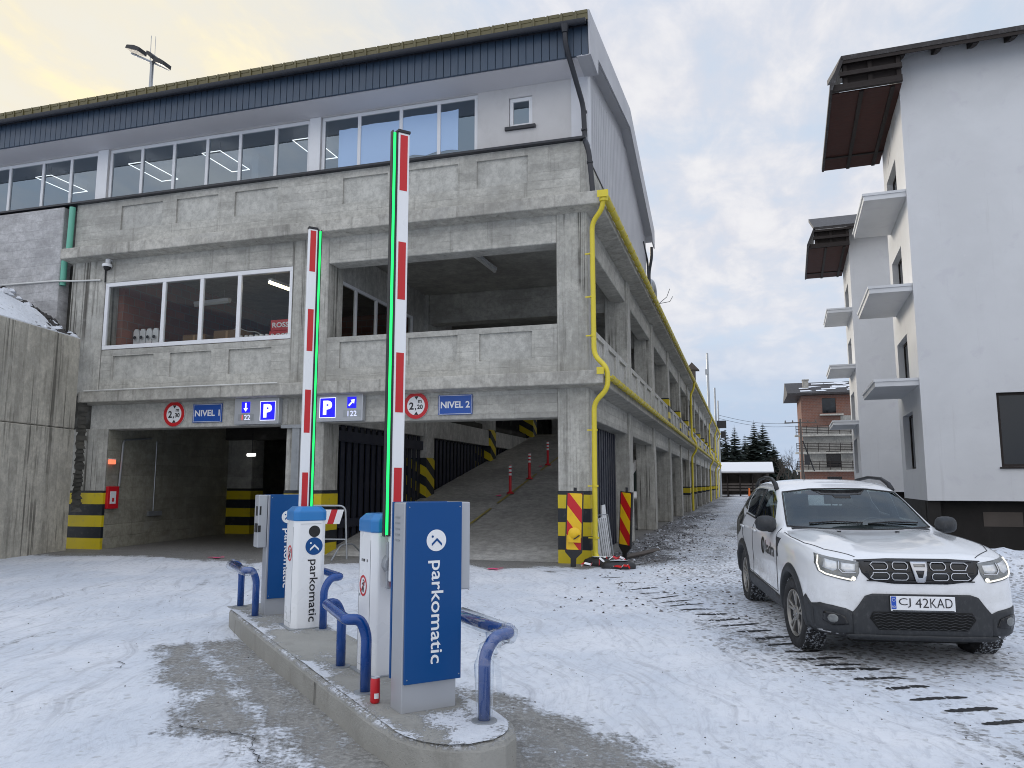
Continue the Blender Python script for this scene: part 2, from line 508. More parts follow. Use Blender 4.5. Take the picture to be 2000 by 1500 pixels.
# ------------------------------------------------------------------ mesh helpers
class MB:
    """collects shapes, then links them as ONE mesh object"""

    def __init__(s, M=None):
        s.v, s.f, s.m, s.M = [], [], [], M
        s.cur = 0

    def add(s, vs, fs, mi=None):
        o = len(s.v)
        if s.M is not None:
            vs = [s.M @ Vector(p) for p in vs]
        s.v += [tuple(p) for p in vs]
        s.f += [tuple(i + o for i in f) for f in fs]
        s.m += [s.cur if mi is None else mi] * len(fs)
        return s

    def box(s, x0, x1, y0, y1, z0, z1, mi=None):
        v = [(x0, y0, z0), (x1, y0, z0), (x1, y1, z0), (x0, y1, z0), (x0, y0, z1), (x1, y0, z1), (x1, y1, z1), (x0, y1, z1)]
        return s.add(v, [(3, 2, 1, 0), (4, 5, 6, 7), (0, 1, 5, 4), (1, 2, 6, 5), (2, 3, 7, 6), (3, 0, 4, 7)], mi)

    def prism(s, poly, axis, a0, a1, mi=None):
        """poly in the two other axes: axis 'x' -> (y,z), 'y' -> (x,z), 'z' -> (x,y)"""
        def P(p, a):
            return {'x': (a, p[0], p[1]), 'y': (p[0], a, p[1]), 'z': (p[0], p[1], a)}[axis]
        n = len(poly)
        v = [P(p, a0) for p in poly] + [P(p, a1) for p in poly]
        f = [tuple(range(n)), tuple(range(2 * n - 1, n - 1, -1))]
        f += [(i, i + n, (i + 1) % n + n, (i + 1) % n) for i in range(n)]
        return s.add(v, f, mi)

    def plate(s, o, right, up, poly, th, mi=None):
        """flat plate: poly (a,b) in the right/up frame at o, thickness th behind"""
        o, r, u = Vector(o), Vector(right), Vector(up)
        n = r.cross(u)
        v = [o + r * a + u * b for a, b in poly] + [o + r * a + u * b - n * th for a, b in poly]
        k = len(poly)
        f = [tuple(range(k)), tuple(range(2 * k - 1, k - 1, -1))] + [(i, i + k, (i + 1) % k + k, (i + 1) % k) for i in range(k)]
        return s.add(v, f, mi)

    def ring(s, o, right, up, ro, ri, th, n=40, mi=None):
        o, r, u = Vector(o), Vector(right), Vector(up)
        nn = r.cross(u)
        v, f = [], []
        for rad, d in ((ro, 0), (ri, 0), (ro, th), (ri, th)):
            v += [o + (r * math.cos(2 * math.pi * i / n) + u * math.sin(2 * math.pi * i / n)) * rad - nn * d for i in range(n)]
        for i in range(n):
            j = (i + 1) % n
            f += [(i, j, j + n, i + n), (i + 2 * n, i + 3 * n, j + 3 * n, j + 2 * n), (i, i + 2 * n, j + 2 * n, j), (i + n, j + n, j + 3 * n, i + 3 * n)]
        return s.add(v, f, mi)

    def tube(s, path, r, n=10, cap=True, mi=None, closed=False):
        path = [Vector(p) for p in path]
        rs = r if isinstance(r, (list, tuple)) else [r] * len(path)
        v, f = [], []
        prev = None
        L = len(path)
        for i, p in enumerate(path):
            a = path[i - 1] if (i > 0 or closed) else None
            b = path[(i + 1) % L] if (i < L - 1 or closed) else None
            t = Vector()
            if a is not None:
                t += (p - a).normalized()
            if b is not None:
                t += (b - p).normalized()
            t = t.normalized() if t.length > 1e-6 else Vector((0, 0, 1))
            if prev is None:
                q = Vector((0, 0, 1)) if abs(t.z) < .9 else Vector((1, 0, 0))
                side = t.cross(q).normalized()
            else:
                side = (prev - t * prev.dot(t)).normalized()
            prev = side
            up = t.cross(side)
            k = rs[i]
            v += [p + (side * math.cos(2 * math.pi * j / n) + up * math.sin(2 * math.pi * j / n)) * k for j in range(n)]
        for i in range(L - 1 + (1 if closed else 0)):
            i2 = (i + 1) % L
            for j in range(n):
                j2 = (j + 1) % n
                f.append((i * n + j, i * n + j2, i2 * n + j2, i2 * n + j))
        if cap and not closed:
            f += [tuple(range(n - 1, -1, -1)), tuple(range((L - 1) * n, L * n))]
        return s.add(v, f, mi)

    def lathe(s, prof, o=(0, 0, 0), axis='z', n=32, mi=None):
        v, f = [], []
        for r, h in prof:
            for j in range(n):
                a = 2 * math.pi * j / n
                c, d = r * math.cos(a), r * math.sin(a)
                v.append({'z': (o[0] + c, o[1] + d, o[2] + h), 'x': (o[0] + h, o[1] + c, o[2] + d), 'y': (o[0] + c, o[1] + h, o[2] + d)}[axis])
        for i in range(len(prof) - 1):
            for j in range(n):
                j2 = (j + 1) % n
                f.append((i * n + j, i * n + j2, (i + 1) * n + j2, (i + 1) * n + j))
        f += [tuple(range(n - 1, -1, -1)), tuple(range((len(prof) - 1) * n, len(prof) * n))]
        return s.add(v, f, mi)

    def wall(s, x0, x1, z0, z1, y, holes, depth, through=True, axis='y', mi=None, back=None):
        """front face in the plane y (or x) with rectangular openings; openings get reveals of `depth`; through=False closes them at that depth"""
        xs = sorted({x0, x1, *[h[0] for h in holes], *[h[1] for h in holes]})
        zs = sorted({z0, z1, *[h[2] for h in holes], *[h[3] for h in holes]})
        xs = [a for a in xs if x0 - 1e-6 <= a <= x1 + 1e-6]
        zs = [a for a in zs if z0 - 1e-6 <= a <= z1 + 1e-6]

        def P(a, d, b):
            return (a, y + d, b) if axis == 'y' else (y - d, a, b)
        for i in range(len(xs) - 1):
            for j in range(len(zs) - 1):
                cx, cz = (xs[i] + xs[i + 1]) / 2, (zs[j] + zs[j + 1]) / 2
                inside = any(h[0] < cx < h[1] and h[2] < cz < h[3] for h in holes)
                q = lambda d: [P(xs[i], d, zs[j]), P(xs[i + 1], d, zs[j]), P(xs[i + 1], d, zs[j + 1]), P(xs[i], d, zs[j + 1])]
                if not inside:
                    s.add(q(0), [(0, 1, 2, 3)], mi)
                    if back:
                        s.add(q(back), [(3, 2, 1, 0)], mi)
                elif not through:
                    s.add(q(depth), [(0, 1, 2, 3)], mi if back is None else mi)
        for a, b, c, d in holes:
            for (p, q) in (((a, c), (b, c)), ((b, c), (b, d)), ((b, d), (a, d)), ((a, d), (a, c))):
                s.add([P(p[0], 0, p[1]), P(q[0], 0, q[1]), P(q[0], depth, q[1]), P(p[0], depth, p[1])], [(3, 2, 1, 0)], mi)
        return s

    def build(s, name, mat, parent=None, smooth=False, bevel=0.0, inv=True, seg=2):
        me = bpy.data.meshes.new(name)
        me.from_pydata(s.v, [], s.f)
        mats = mat if isinstance(mat, (list, tuple)) else [mat]
        for k in mats:
            me.materials.append(MATS[k])
        if len(mats) > 1:
            me.polygons.foreach_set('material_index', s.m)
        bm = bmesh.new()
        bm.from_mesh(me)
        bmesh.ops.recalc_face_normals(bm, faces=bm.faces)
        bm.to_mesh(me)
        bm.free()
        if smooth:
            me.polygons.foreach_set('use_smooth', [True] * len(me.polygons))
            if smooth != 'all':
                try:
                    me.set_sharp_from_angle(angle=R(38))
                except Exception:
                    pass
        o = bpy.data.objects.new(name, me)
        COL.objects.link(o)
        if bevel:
            b = o.modifiers.new('bevel', 'BEVEL')
            b.width = bevel
            b.segments = seg
            b.limit_method = 'ANGLE'
            b.angle_limit = R(40)
            b.harden_normals = False
        if parent is not None:
            o.parent = parent
            if inv:
                o.matrix_parent_inverse = world_of(parent).inverted()
        return o


def world_of(o):
    m = o.matrix_basis.copy()
    p = o
    while p.parent is not None:
        m = p.parent.matrix_basis @ (p.matrix_parent_inverse @ m) if False else p.parent.matrix_basis @ p.matrix_parent_inverse @ m
        p = p.parent
    return m


def thing(name, label, cat, loc=(0, 0, 0), rz=0.0, group=None):
    o = bpy.data.objects.new(name, None)
    COL.objects.link(o)
    o.location = loc
    o.rotation_euler = (0, 0, rz)
    o.empty_display_size = .2
    o['label'] = label
    o['category'] = cat
    if group:
        o['group'] = group
    return o


def tag(o, label=None, cat=None, group=None, kind=None):
    for k, v in (('label', label), ('category', cat), ('group', group), ('kind', kind)):
        if v:
            o[k] = v
    return o


def dup(root, loc=None, rz=None, label=None, group=None, scale=None):
    r = root.copy()
    COL.objects.link(r)
    if loc is not None:
        r.location = loc
    if rz is not None:
        r.rotation_euler = (0, 0, rz)
    if scale is not None:
        r.scale = scale
    if label:
        r['label'] = label
    if group:
        r['group'] = group

    def kids(a, b):
        for ch in list(a.children):
            if ch.name in made:
                continue
            c = ch.copy()
            made.add(c.name)
            COL.objects.link(c)
            c.parent = b
            kids(ch, c)
    made = set()
    kids(root, r)
    return r


_TXT = {}


def text_mesh(body, bold=0.0, extrude=0.0):
    key = (body, bold, extrude)
    if key not in _TXT:
        cu = bpy.data.curves.new('txt', 'FONT')
        cu.body = body
        cu.size = 1
        cu.offset = bold
        cu.resolution_u = 3
        cu.fill_mode = 'FRONT'
        ob = bpy.data.objects.new('txt', cu)
        COL.objects.link(ob)
        dg = bpy.context.evaluated_depsgraph_get()
        me = bpy.data.meshes.new_from_object(ob.evaluated_get(dg))
        vs = [tuple(v.co) for v in me.vertices]
        fs = [tuple(p.vertices) for p in me.polygons]
        bpy.data.objects.remove(ob)
        bpy.data.meshes.remove(me)
        xs = [v[0] for v in vs]
        ys = [v[1] for v in vs]
        _TXT[key] = (vs, fs, min(xs), max(xs), min(ys), max(ys))
    return _TXT[key]


def put_text(mb, body, o, right, up, width=None, height=None, bold=.0, center=True, mi=None):
    """letters fitted to width/height, centred on o in the right/up frame"""
    vs, fs, x0, x1, y0, y1 = text_mesh(body, bold)
    sx_ = width / (x1 - x0) if width else height / (y1 - y0)
    sy_ = height / (y1 - y0) if height else sx_
    o, r, u = Vector(o), Vector(right), Vector(up)
    ox, oy = ((x0 + x1) / 2, (y0 + y1) / 2) if center else (x0, 0)
    mb.add([o + r * ((x - ox) * sx_) + u * ((y - oy) * sy_) for x, y, z in vs], fs, mi)


def circ(r, n=32, cx=0, cy=0, ry=None):
    ry = ry or r
    return [(cx + r * math.cos(2 * math.pi * i / n), cy + ry * math.sin(2 * math.pi * i / n)) for i in range(n)]


def rect(a0, a1, b0, b1):
    return [(a0, b0), (a1, b0), (a1, b1), (a0, b1)]


def rrect(a0, a1, b0, b1, r, n=4):
    out = []
    for cx, cy, s in ((a1 - r, b0 + r, -90), (a1 - r, b1 - r, 0), (a0 + r, b1 - r, 90), (a0 + r, b0 + r, 180)):
        out += [(cx + r * math.cos(R(s + 90 * k / n)), cy + r * math.sin(R(s + 90 * k / n))) for k in range(n + 1)]
    return out


_rng = np.random.RandomState(11)
_LAT = _rng.rand(64, 64)


def vnoise(x, y, s):
    """smooth lattice noise, numpy"""
    x, y = np.asarray(x) / s, np.asarray(y) / s
    xi, yi = np.floor(x).astype(int), np.floor(y).astype(int)
    fx, fy = x - xi, y - yi
    fx, fy = fx * fx * (3 - 2 * fx), fy * fy * (3 - 2 * fy)
    g = lambda a, b: _LAT[a % 64, b % 64]
    return (g(xi, yi) * (1 - fx) + g(xi + 1, yi) * fx) * (1 - fy) + (g(xi, yi + 1) * (1 - fx) + g(xi + 1, yi + 1) * fx) * fy


def sstep(a, b, x):
    t = np.clip((np.asarray(x) - a) / (b - a), 0, 1)
    return t * t * (3 - 2 * t)


X, Y, Z = Vector((1, 0, 0)), Vector((0, 1, 0)), Vector((0, 0, 1))


def tyre_mat():
    m, t = mk('tyre')
    co = t.new('ShaderNodeTexCoord').outputs['Object']
    x, y, z = t.sep(co)
    r2 = t.math('SQRT', t.math('ADD', t.math('MULTIPLY', y, y), t.math('MULTIPLY', z, z)))
    tread = t.ramp(r2, .3395, .3375)                       # floor of the grooves
    tread = t.math('MULTIPLY', tread, t.ramp(r2, .333, .336))
    sp = t.ramp(t.noise(co, 34, 4, .7), .50, .60)
    c = t.mix(t.noise(co, 12, 4), (.011, .011, .012), (.024, .024, .025))
    c = t.mix(t.math('MULTIPLY', sp, t.ramp(r2, .325, .337, 0, .75)), c, (.50, .53, .57))
    d = t.ramp(t.noise(co, 9, 5, .65), .45, .75)
    c = t.mix(t.math('MULTIPLY', d, .35), c, (.11, .11, .115))
    t.out(t.principled(c, .85, 0, t.bump(t.noise(co, 60, 3), .15, .005)))


tyre_mat()
# ================================================================== PARKING GARAGE
F = 15.2
GY1 = 93.0
G = thing('parking_garage', 'long grey concrete parking garage with a glazed top storey and yellow gutters', 'parking garage', (-9, F, 0))
XR = -2.93


def window(x0, x1, z0, z1, y, mull, parent, fw=.065, glassm='glass_upper', axis='y', name='window', fd=.07):
    """frame with its panes; y is the outer face of the frame"""
    fr = MB()

    def bar(a0, a1, b0, b1):
        if axis == 'y':
            fr.box(a0, a1, y, y + fd, b0, b1)
        else:
            fr.box(y - fd, y, a0, a1, b0, b1)
    bar(x0, x1, z0, z0 + fw)
    bar(x0, x1, z1 - fw, z1)
    xs = [x0 + fw / 2] + list(mull) + [x1 - fw / 2]
    for a in xs:
        bar(a - fw / 2, a + fw / 2, z0 + fw, z1 - fw)
    o = fr.build(name, 'plastic_white_frame', parent, bevel=.006, seg=1)
    gl = MB()
    for a, b in zip(xs[:-1], xs[1:]):
        p = [(a + fw / 2 - .01, z0 + fw - .01), (b - fw / 2 + .01, z0 + fw - .01), (b - fw / 2 + .01, z1 - fw + .01), (a + fw / 2 - .01, z1 - fw + .01)]
        d = y + fd * .5 if axis == 'y' else y - fd * .5
        gl.add([(q[0], d, q[1]) if axis == 'y' else (d, q[0], q[1]) for q in p], [(0, 1, 2, 3)])
    gl.build('pane', glassm, o)
    return o


def column(x0, x1, y0, y1, z0, z1, sleeves=(), mat='concrete_column', sm='hazard_bands'):
    o = MB().box(x0, x1, y0, y1, z0, z1).build('column', mat, G, bevel=.02, seg=1)
    for a, b in sleeves:
        e = .006
        MB().box(x0 - e, x1 + e, y0 - e, y1 + e, a, b).build('hazard_stripes', sm, o)
    return o


# front columns
column(-3.58, XR, F, F + .65, 0, 7.2, [(0, 1.42)])
column(-9.86, -8.92, F, F + .70, 0, 7.2, [(0, 1.42)])
column(-15.92, -14.86, F, F + .06, 0, 2.9, [(0, 1.40)])
column(-16.32, -15.26, F, F + .5, 3.78, 7.2)
COLY = [20.95 + 6 * k for k in range(13)]
for k, y in enumerate(COLY):
    sl = []
    if k >= 2:
        sl = [(3.78, 5.18)]
    if k >= 4:
        sl = [(.95, 1.42), (3.78, 5.18)]
    if y + .62 > GY1:
        y = GY1 - .62
    column(-3.57, XR, y, y + .62, 0, 7.2, sl)
# columns inside, between ramp and level 1
for k, y in enumerate(COLY[:5]):
    rz = .204 * (y - F)
    column(-9.5, -8.88, y, y + .62, 0, 7.2, [(rz - .3 if k else 0, rz + 1.15)] if k < 3 else [], 'concrete_smooth', 'hazard_slant')
column(-15.97, -15.0, 21.25, 21.9, 0, 3.3, [(0, 1.42)], 'concrete_inner')

# beams over the openings
for x0, x1, z0, z1, mt in ((-15.42, -9.86, 2.88, 3.5, 'concrete_panel'), (-8.92, -3.58, 2.90, 3.5, 'concrete_boarded'),
                           (-15.26, -9.86, 6.58, 7.2, 'concrete_boarded'), (-8.92, -3.58, 6.56, 7.2, 'concrete_boarded')):
    MB().box(x0, x1, F + .015, F + .5, z0, z1).build('beam', mt, G, bevel=.015, seg=1)
ys = [(F + .65, COLY[0])] + [(a + .62, b) for a, b in zip(COLY[:-1], COLY[1:])]
for a, b in ys:
    b = min(b, GY1 - .62)
    MB().box(-3.4, XR - .06, a, b, 2.90, 3.5).build('beam', 'concrete_boarded', G, bevel=.015, seg=1)
    MB().box(-3.4, XR - .06, a, b, 6.58, 7.2).build('beam', 'concrete_boarded', G, bevel=.015, seg=1)

# ledges with a splayed underside; they run round the corner
prof = [(0, -.04), (.37, .0), (.37, .27), (0, .27)]


def ledge(z, x0):
    m = MB()
    full = [(-.42, -.04)] + prof + [(-.42, .27)]
    st = []
    for a, b in full:          # left end, mitred corner, far end
        st.append([(x0, F + .02 - a, z + b), (XR - .02 + a, F + .02 - a, z + b), (XR - .02 + a, GY1, z + b)])
    k = len(full)
    v = [st[i][j] for j in range(3) for i in range(k)]
    f = [tuple(range(k)), tuple(range(3 * k - 1, 2 * k - 1, -1))]
    f += [(j * k + i, j * k + (i + 1) % k, (j + 1) * k + (i + 1) % k, (j + 1) * k + i) for j in range(2) for i in range(k)]
    m.add(v, f)
    return m.build('ledge', 'concrete_ledge', G, bevel=.02, seg=2)


ledge(3.52, -15.5)
ledge(7.2, -16.38)

# parapets with sunk panels
P1 = [(-14.88, -13.66), (-13.18, -12.0), (-11.52, -10.36), (-8.6, -7.43), (-6.92, -5.77), (-5.28, -4.12)]
P2 = [(-14.92, -13.66), (-13.24, -12.03), (-11.55, -10.35), (-8.63, -7.5), (-7.03, -5.8), (-5.36, -4.2)]


def parapet(x0, x1, z0, z1, y, pans, pz, th=.24, axis='y', mt='concrete_boarded'):
    m = MB()
    hs = [(a, b, pz[0], pz[1]) for a, b in pans]
    m.wall(x0, x1, z0, z1, y, hs, .05, through=True, axis=axis, mi=0)
    for a, b in pans:
        q = [(a, pz[0]), (b, pz[0]), (b, pz[1]), (a, pz[1])]
        m.add([(c, y + .05, d) if axis == 'y' else (y - .05, c, d) for c, d in q], [(0, 1, 2, 3)], 1)
    if axis == 'y':
        for v in ([(x0, y, z1), (x1, y, z1), (x1, y + th, z1), (x0, y + th, z1)], [(x0, y + th, z0), (x1, y + th, z0), (x1, y + th, z1), (x0, y + th, z1)],
                  [(x0, y, z0), (x0, y + th, z0), (x0, y + th, z1), (x0, y, z1)], [(x1, y, z0), (x1, y + th, z0), (x1, y + th, z1), (x1, y, z1)]):
            m.add(v, [(0, 1, 2, 3)], 0)
    else:
        for v in ([(y, x0, z1), (y, x1, z1), (y - th, x1, z1), (y - th, x0, z1)], [(y - th, x0, z0), (y - th, x1, z0), (y - th, x1, z1), (y - th, x0, z1)]):
            m.add(v, [(0, 1, 2, 3)], 0)
    return m.build('parapet', [mt, 'concrete_panel'], G)


parapet(-15.24, -9.86, 3.79, 4.86, F + .03, P1[:3], (4.11, 4.70))
parapet(-8.92, -3.58, 3.79, 4.84, F + .03, P1[3:], (4.13, 4.72))
parapet(-16.34, -3.06, 7.47, 8.74, F + .03, P2, (7.95, 8.57), .5)
MB().box(-3.06, XR, F, F + .62, 7.47, 8.73).build('corner_block', 'concrete_column', G, bevel=.02, seg=1)
for i, (a, b) in enumerate(ys):
    b = min(b, GY1 - .62)
    n = 3
    wv = (b - a) / n
    parapet(a, b, 3.79, 4.84, XR - .03, [(a + wv * (j + .18), a + wv * (j + .84)) for j in range(n)], (4.10, 4.72), .22, 'x', 'concrete_panel')
# board marked wall of the left wing, its foot behind the retaining wall
MB().box(-34, -16.66, F - .08, F + .5, 0, 8.70).build('wing_wall', 'concrete_wing', G, bevel=.02, seg=1)
MB().box(-16.66, -15.3, F + .25, F + .6, 0, 7.2).build('joint_recess', 'concrete_dark', G)
MB().box(-34, XR + .02, F - .10, F + .42, 8.742, 8.79).build('sill_flashing', 'metal_gutter_dark', G)

# slabs, soffits, inner structure
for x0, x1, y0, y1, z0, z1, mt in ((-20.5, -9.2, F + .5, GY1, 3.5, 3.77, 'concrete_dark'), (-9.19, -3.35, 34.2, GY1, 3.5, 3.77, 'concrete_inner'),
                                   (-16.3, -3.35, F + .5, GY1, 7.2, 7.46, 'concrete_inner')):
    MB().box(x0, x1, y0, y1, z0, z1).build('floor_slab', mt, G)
for y in COLY[0:6]:
    MB().box(-15.3 if y > 22 else -8.87, -3.57, y + .06, y + .56, 6.32, 7.195).build('cross_beam', 'concrete_inner', G)
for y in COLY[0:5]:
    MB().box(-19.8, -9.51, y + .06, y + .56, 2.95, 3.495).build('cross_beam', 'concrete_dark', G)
MB().box(-9.45, -8.95, F + .7, COLY[0] - .005, 2.95, 3.52).box(-9.45, -8.95, COLY[0] + .625, COLY[1] - .005, 2.95, 3.52).box(-9.45, -8.95, COLY[1] + .625, COLY[2] - .005, 2.95, 3.52).build('edge_beam', 'concrete_smooth', G)
m = MB()
m.prism([(-14.86, F + .065), (-20.1, 46), (-20.5, 46), (-15.3, F + .065)], 'z', 0, 3.49)
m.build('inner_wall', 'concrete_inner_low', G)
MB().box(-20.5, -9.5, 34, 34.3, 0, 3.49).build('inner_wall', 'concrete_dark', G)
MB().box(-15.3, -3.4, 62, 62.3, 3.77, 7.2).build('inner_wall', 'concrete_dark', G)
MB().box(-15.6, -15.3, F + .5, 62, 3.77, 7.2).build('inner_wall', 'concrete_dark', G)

# ramp from the right-hand mouth up to the upper deck
m = MB()
pr_ = [(F + .2, .006), (33.7, 3.775), (34.25, 3.775), (34.25, 3.5), (F + .2, -.3)]
m.prism(pr_, 'x', -9.05, -3.58)
ramp = m.build('ramp', 'concrete_floor', G)
m = MB()
for k in range(34):
    y = F + .3 + k * .53
    z = .204 * (y - F)
    w_ = .035
    if k % 9 != 8:
        m.add([(-6.48 - w_, y, z + .004), (-6.48 + w_, y, z + .004), (-6.48 + w_, y + .5, z + .106), (-6.48 - w_, y + .5, z + .106)], [(0, 1, 2, 3)])
m.build('centre_line', 'yellow_line', ramp)
# ribbed navy sheets beside the ramp and in the first bay of the long side
def sheets(y0, y1, x, z0, z1, step=.32):
    m = MB()
    y = y0
    while y < y1 - .05:
        b = min(y + step, y1)
        m.box(x - .03, x, y, y + .18 if y + .18 < b else b, z0, z1)
        m.box(x - .09, x - .06, min(y + .19, b), b, z0, z1)
        y = b
    return m.build('sheet_wall', 'steel_sheet_navy', G)


sheets(F + .72, COLY[0] - .02, -9.05, 0, 2.94)
sheets(COLY[0] + .64, COLY[1] - .02, -9.1, 0, 2.94)
sheets(COLY[1] + .64, COLY[2] - .02, -9.1, 0, 2.94)
sheets(F + .9, COLY[0] - .05, -3.3, .0, 2.88)
MB().box(-9.04, -8.98, F + .8, COLY[0], 2.55, 2.80).build('sheet_rail', 'steel_sheet_navy', G)
MB().box(-9.03, -8.98, F + .8, COLY[0], .55, .75).build('sheet_rail', 'steel_sheet_navy', G)
# galvanised post and bracket beside the middle column
m = MB().box(-9.87 + .22, -9.87 + .40, F - .09, F - .01, 1.42, 2.82)
m.box(-9.93, -9.42, F - .12, F - .012, 2.80, 2.875)
for k in range(14):
    m.box(-9.60, -9.52, F - .094, F - .0899, 1.5 + k * .09, 1.54 + k * .09)
m.build('cable_post', 'galvanised', G)

# ------------------------------------------------------------------ shop on level 2
window(-15.24, -9.84, 4.875, 6.575, F + .02, [-13.46, -12.36, -11.30], G, .10, 'glass_shop')
MB().box(-15.25, -9.4, 23.0, 23.2, 3.77, 7.2).build('shop_wall', 'brick_shop', G)
MB().box(-15.29, -15.1, F + .5, 23.0, 3.77, 7.2).build('shop_wall', 'brick_shop', G)
MB().box(-9.14, -9.0, 20.1, 23.2, 3.77, 7.2).build('shop_wall', 'concrete_smooth', G)
MB().box(-9.14, -9.0, F + .7, 20.1, 3.77, 4.86).build('shop_wall', 'concrete_smooth', G)
MB().box(-9.14, -9.0, F + .7, 20.1, 6.36, 7.19).build('shop_wall', 'concrete_smooth', G)
window(F + .72, 20.08, 4.87, 6.355, -8.985, [16.7, 17.8, 18.95], G, .08, 'glass_shop', axis='x')

# ------------------------------------------------------------------ glazed top storey
YW = 15.55
holes = [(-25.6, -21.0, 8.93, 10.33), (-20.6, -16.10, 8.93, 10.33), (-15.77, -9.74, 8.93, 10.33), (-9.45, -5.46, 8.93, 10.33), (-4.72, -4.18, 9.40, 10.10)]
m = MB().wall(-34, -3.3, 8.5, 10.60, YW, holes, .16)
m.build('front_wall', 'stucco_grey', G)
for x0, x1, ms in ((-25.6, -21.0, [-24.4, -23.3, -22.1]), (-20.6, -16.10, [-19.98, -19.19, -18.02, -17.05]), (-15.77, -9.74, [-14.73, -13.73, -12.72, -11.75, -10.72]), (-9.45, -5.46, [-8.45, -7.37, -6.42])):
    window(x0 + .005, x1 - .005, 8.935, 10.325, YW + .05, ms, G, .085)
wn = window(-4.715, -4.185, 9.405, 10.095, YW + .04, [], G, .085)
MB().box(-4.80, -4.10, YW - .07, YW + .03, 9.33, 9.40).build('sill', 'metal_gutter_dark', wn)
for x0, x1 in ((-21.0, -20.6), (-16.10, -15.77), (-9.74, -9.45)):
    MB().box(x0 - .0, x1 + .0, YW - .02, YW - .002, 8.8, 10.33).build('pier_cover', 'plastic_white_frame', G)
MB().box(-3.3, XR + .0, YW - .02, YW + .3, 8.78, 10.60).build('corner_trim', 'metal_white_trim', G)
# sheets of pale film fixed behind the right-hand panes
for i, (a, b, z0, z1) in enumerate(((-9.0, -8.50, 8.98, 9.98), (-8.41, -7.42, 8.98, 10.02), (-7.33, -6.46, 9.08, 10.05), (-6.38, -5.95, 9.10, 10.06))):
    m = MB()
    n = 3
    top = [(a + (b - a) * k / n, z1 + random.uniform(-.015, .015)) for k in range(n + 1)]
    bot = [(a + (b - a) * k / n, z0 + random.uniform(-.03, .04)) for k in range(n, -1, -1)]
    m.plate((0, YW + .079, 0), X, Z, bot[::-1] + top[::-1], .003)
    m.build('window_film', 'paper_film', G)
# inside: floor, ceiling, back wall with windows
MB().box(-34, -3.0, YW + .17, 26.0, 8.45, 8.56).build('floor_slab', 'concrete_floor', G)
MB().box(-34, -3.0, YW + .17, 26.0, 10.36, 10.42).build('ceiling', 'soffit_grey', G)
m = MB().wall(-34, -3.0, 8.56, 10.36, 26.0, [(-33, -28.6, 8.9, 10.3), (-28.3, -24.5, 8.9, 10.3), (-24.2, -20.0, 8.9, 10.3)], .2)
m.build('back_wall', 'stucco_grey', G)
for x0 in (-33, -28.3, -24.2):
    x1 = {-33: -28.6, -28.3: -24.5, -24.2: -20.0}[x0]
    window(x0, x1, 8.9, 10.3, 26.05, [x0 + (x1 - x0) / 3, x0 + (x1 - x0) * 2 / 3], G, .08, 'glass_shop')
MB().box(-12.4, -12.2, 17, 26, 8.56, 10.36).build('inner_wall', 'stucco_grey', G)
m = MB()
for k in range(22):
    x = -20.3 + k * .72
    m.lathe([(.035, 10.345), (.035, 10.359)], (x, YW + .9, 0), 'z', 10)
m.build('downlight', 'metal_white_trim', G)

# roof
YE = 14.6
rt = [(YE, 11.25), (20.7, 12.06), (26.5, 10.38)]
rb = [(26.5, 10.28), (20.7, 11.94), (YE, 11.13)]
MB().prism(rt + rb, 'x', -34, -2.74).build('roof', 'metal_roof', G)
m = MB()
m.box(-34, -2.735, YE - .02, YE - .002, 11.05, 11.255)
k = -33.9
while k < -2.8:
    m.box(k, k + .04, YE - .045, YE - .018, 11.045, 11.26)
    m.box(k + .045, k + .26, YE - .030, YE - .0205, 11.19, 11.262)
    k += .30
m.build('roof_edge', 'metal_olive', G)
m = MB()
pts = [(YE - .02, 11.05)] + [(YE - .10 - .085 * math.cos(R(a)), 10.99 - .085 * math.sin(R(a))) for a in range(0, 181, 20)] + [(YE - .02, 10.90)]
m.prism(pts, 'x', -34, -2.76)
m.build('eaves_gutter', 'metal_gutter_dark', G, smooth=True)
m = MB()
m.box(-34, -2.745, 14.72, 14.76, 10.35, 11.12)
k = -34.0
while k < -2.78:
    e = min(k + .158, -2.75)
    m.box(k, e, 14.695, 14.718, 10.345, 10.98)
    k += .17
m.build('fascia', 'metal_navy', G, bevel=.006, seg=1)
MB().box(-34, -2.745, 14.77, YW - .005, 10.34, 10.37).build('soffit', 'soffit_grey', G)
# gable end towards the road
m = MB()
gp = [(YW + .3, 8.50), (26.0, 8.50), (26.0, 10.40), (20.7, 11.93), (YW + .3, 11.2)]
m.prism(gp, 'x', -3.02, -2.97)
y = YW + .34
while y < 25.9:
    m.box(-2.968, -2.945, y, min(y + .22, 25.97), 8.52, 10.30 if y > 24.9 else (10.38 if y < 15.7 else 10.38 + max(0, min((y - 15.6) * .15, (26.0 - y) * .3))))
    y += .245
m.build('gable_cladding', 'metal_cladding', G)
m = MB()
m.prism([(YE - .02, 11.26), (20.7, 12.08), (26.55, 10.40), (26.50, 9.74), (25.9, 9.80), (25.75, 9.98), (20.65, 11.50), (15.6, 10.72), (15.55, 10.33), (14.68, 10.33)], 'x', -2.738, -2.70)
m.prism([(15.6, 10.70), (20.65, 11.48), (25.75, 9.96), (25.9, 9.78), (25.9, 9.86), (25.77, 10.02), (20.65, 11.54), (15.6, 10.76)], 'x', -2.97, -2.74)
m.prism([(14.70, 10.33), (15.55, 10.33), (15.55, 10.36), (14.70, 10.36)], 'x', -3.0, -2.74)
m.build('verge_board', 'metal_cladding', G)
MB().box(-3.4, XR - .02, F + .62, 26.2, 7.47, 8.48).build('side_parapet', 'concrete_boarded', G)
MB().box(-3.4, XR - .02, 26.2, GY1, 7.47, 7.78).build('side_parapet', 'concrete_boarded', G)
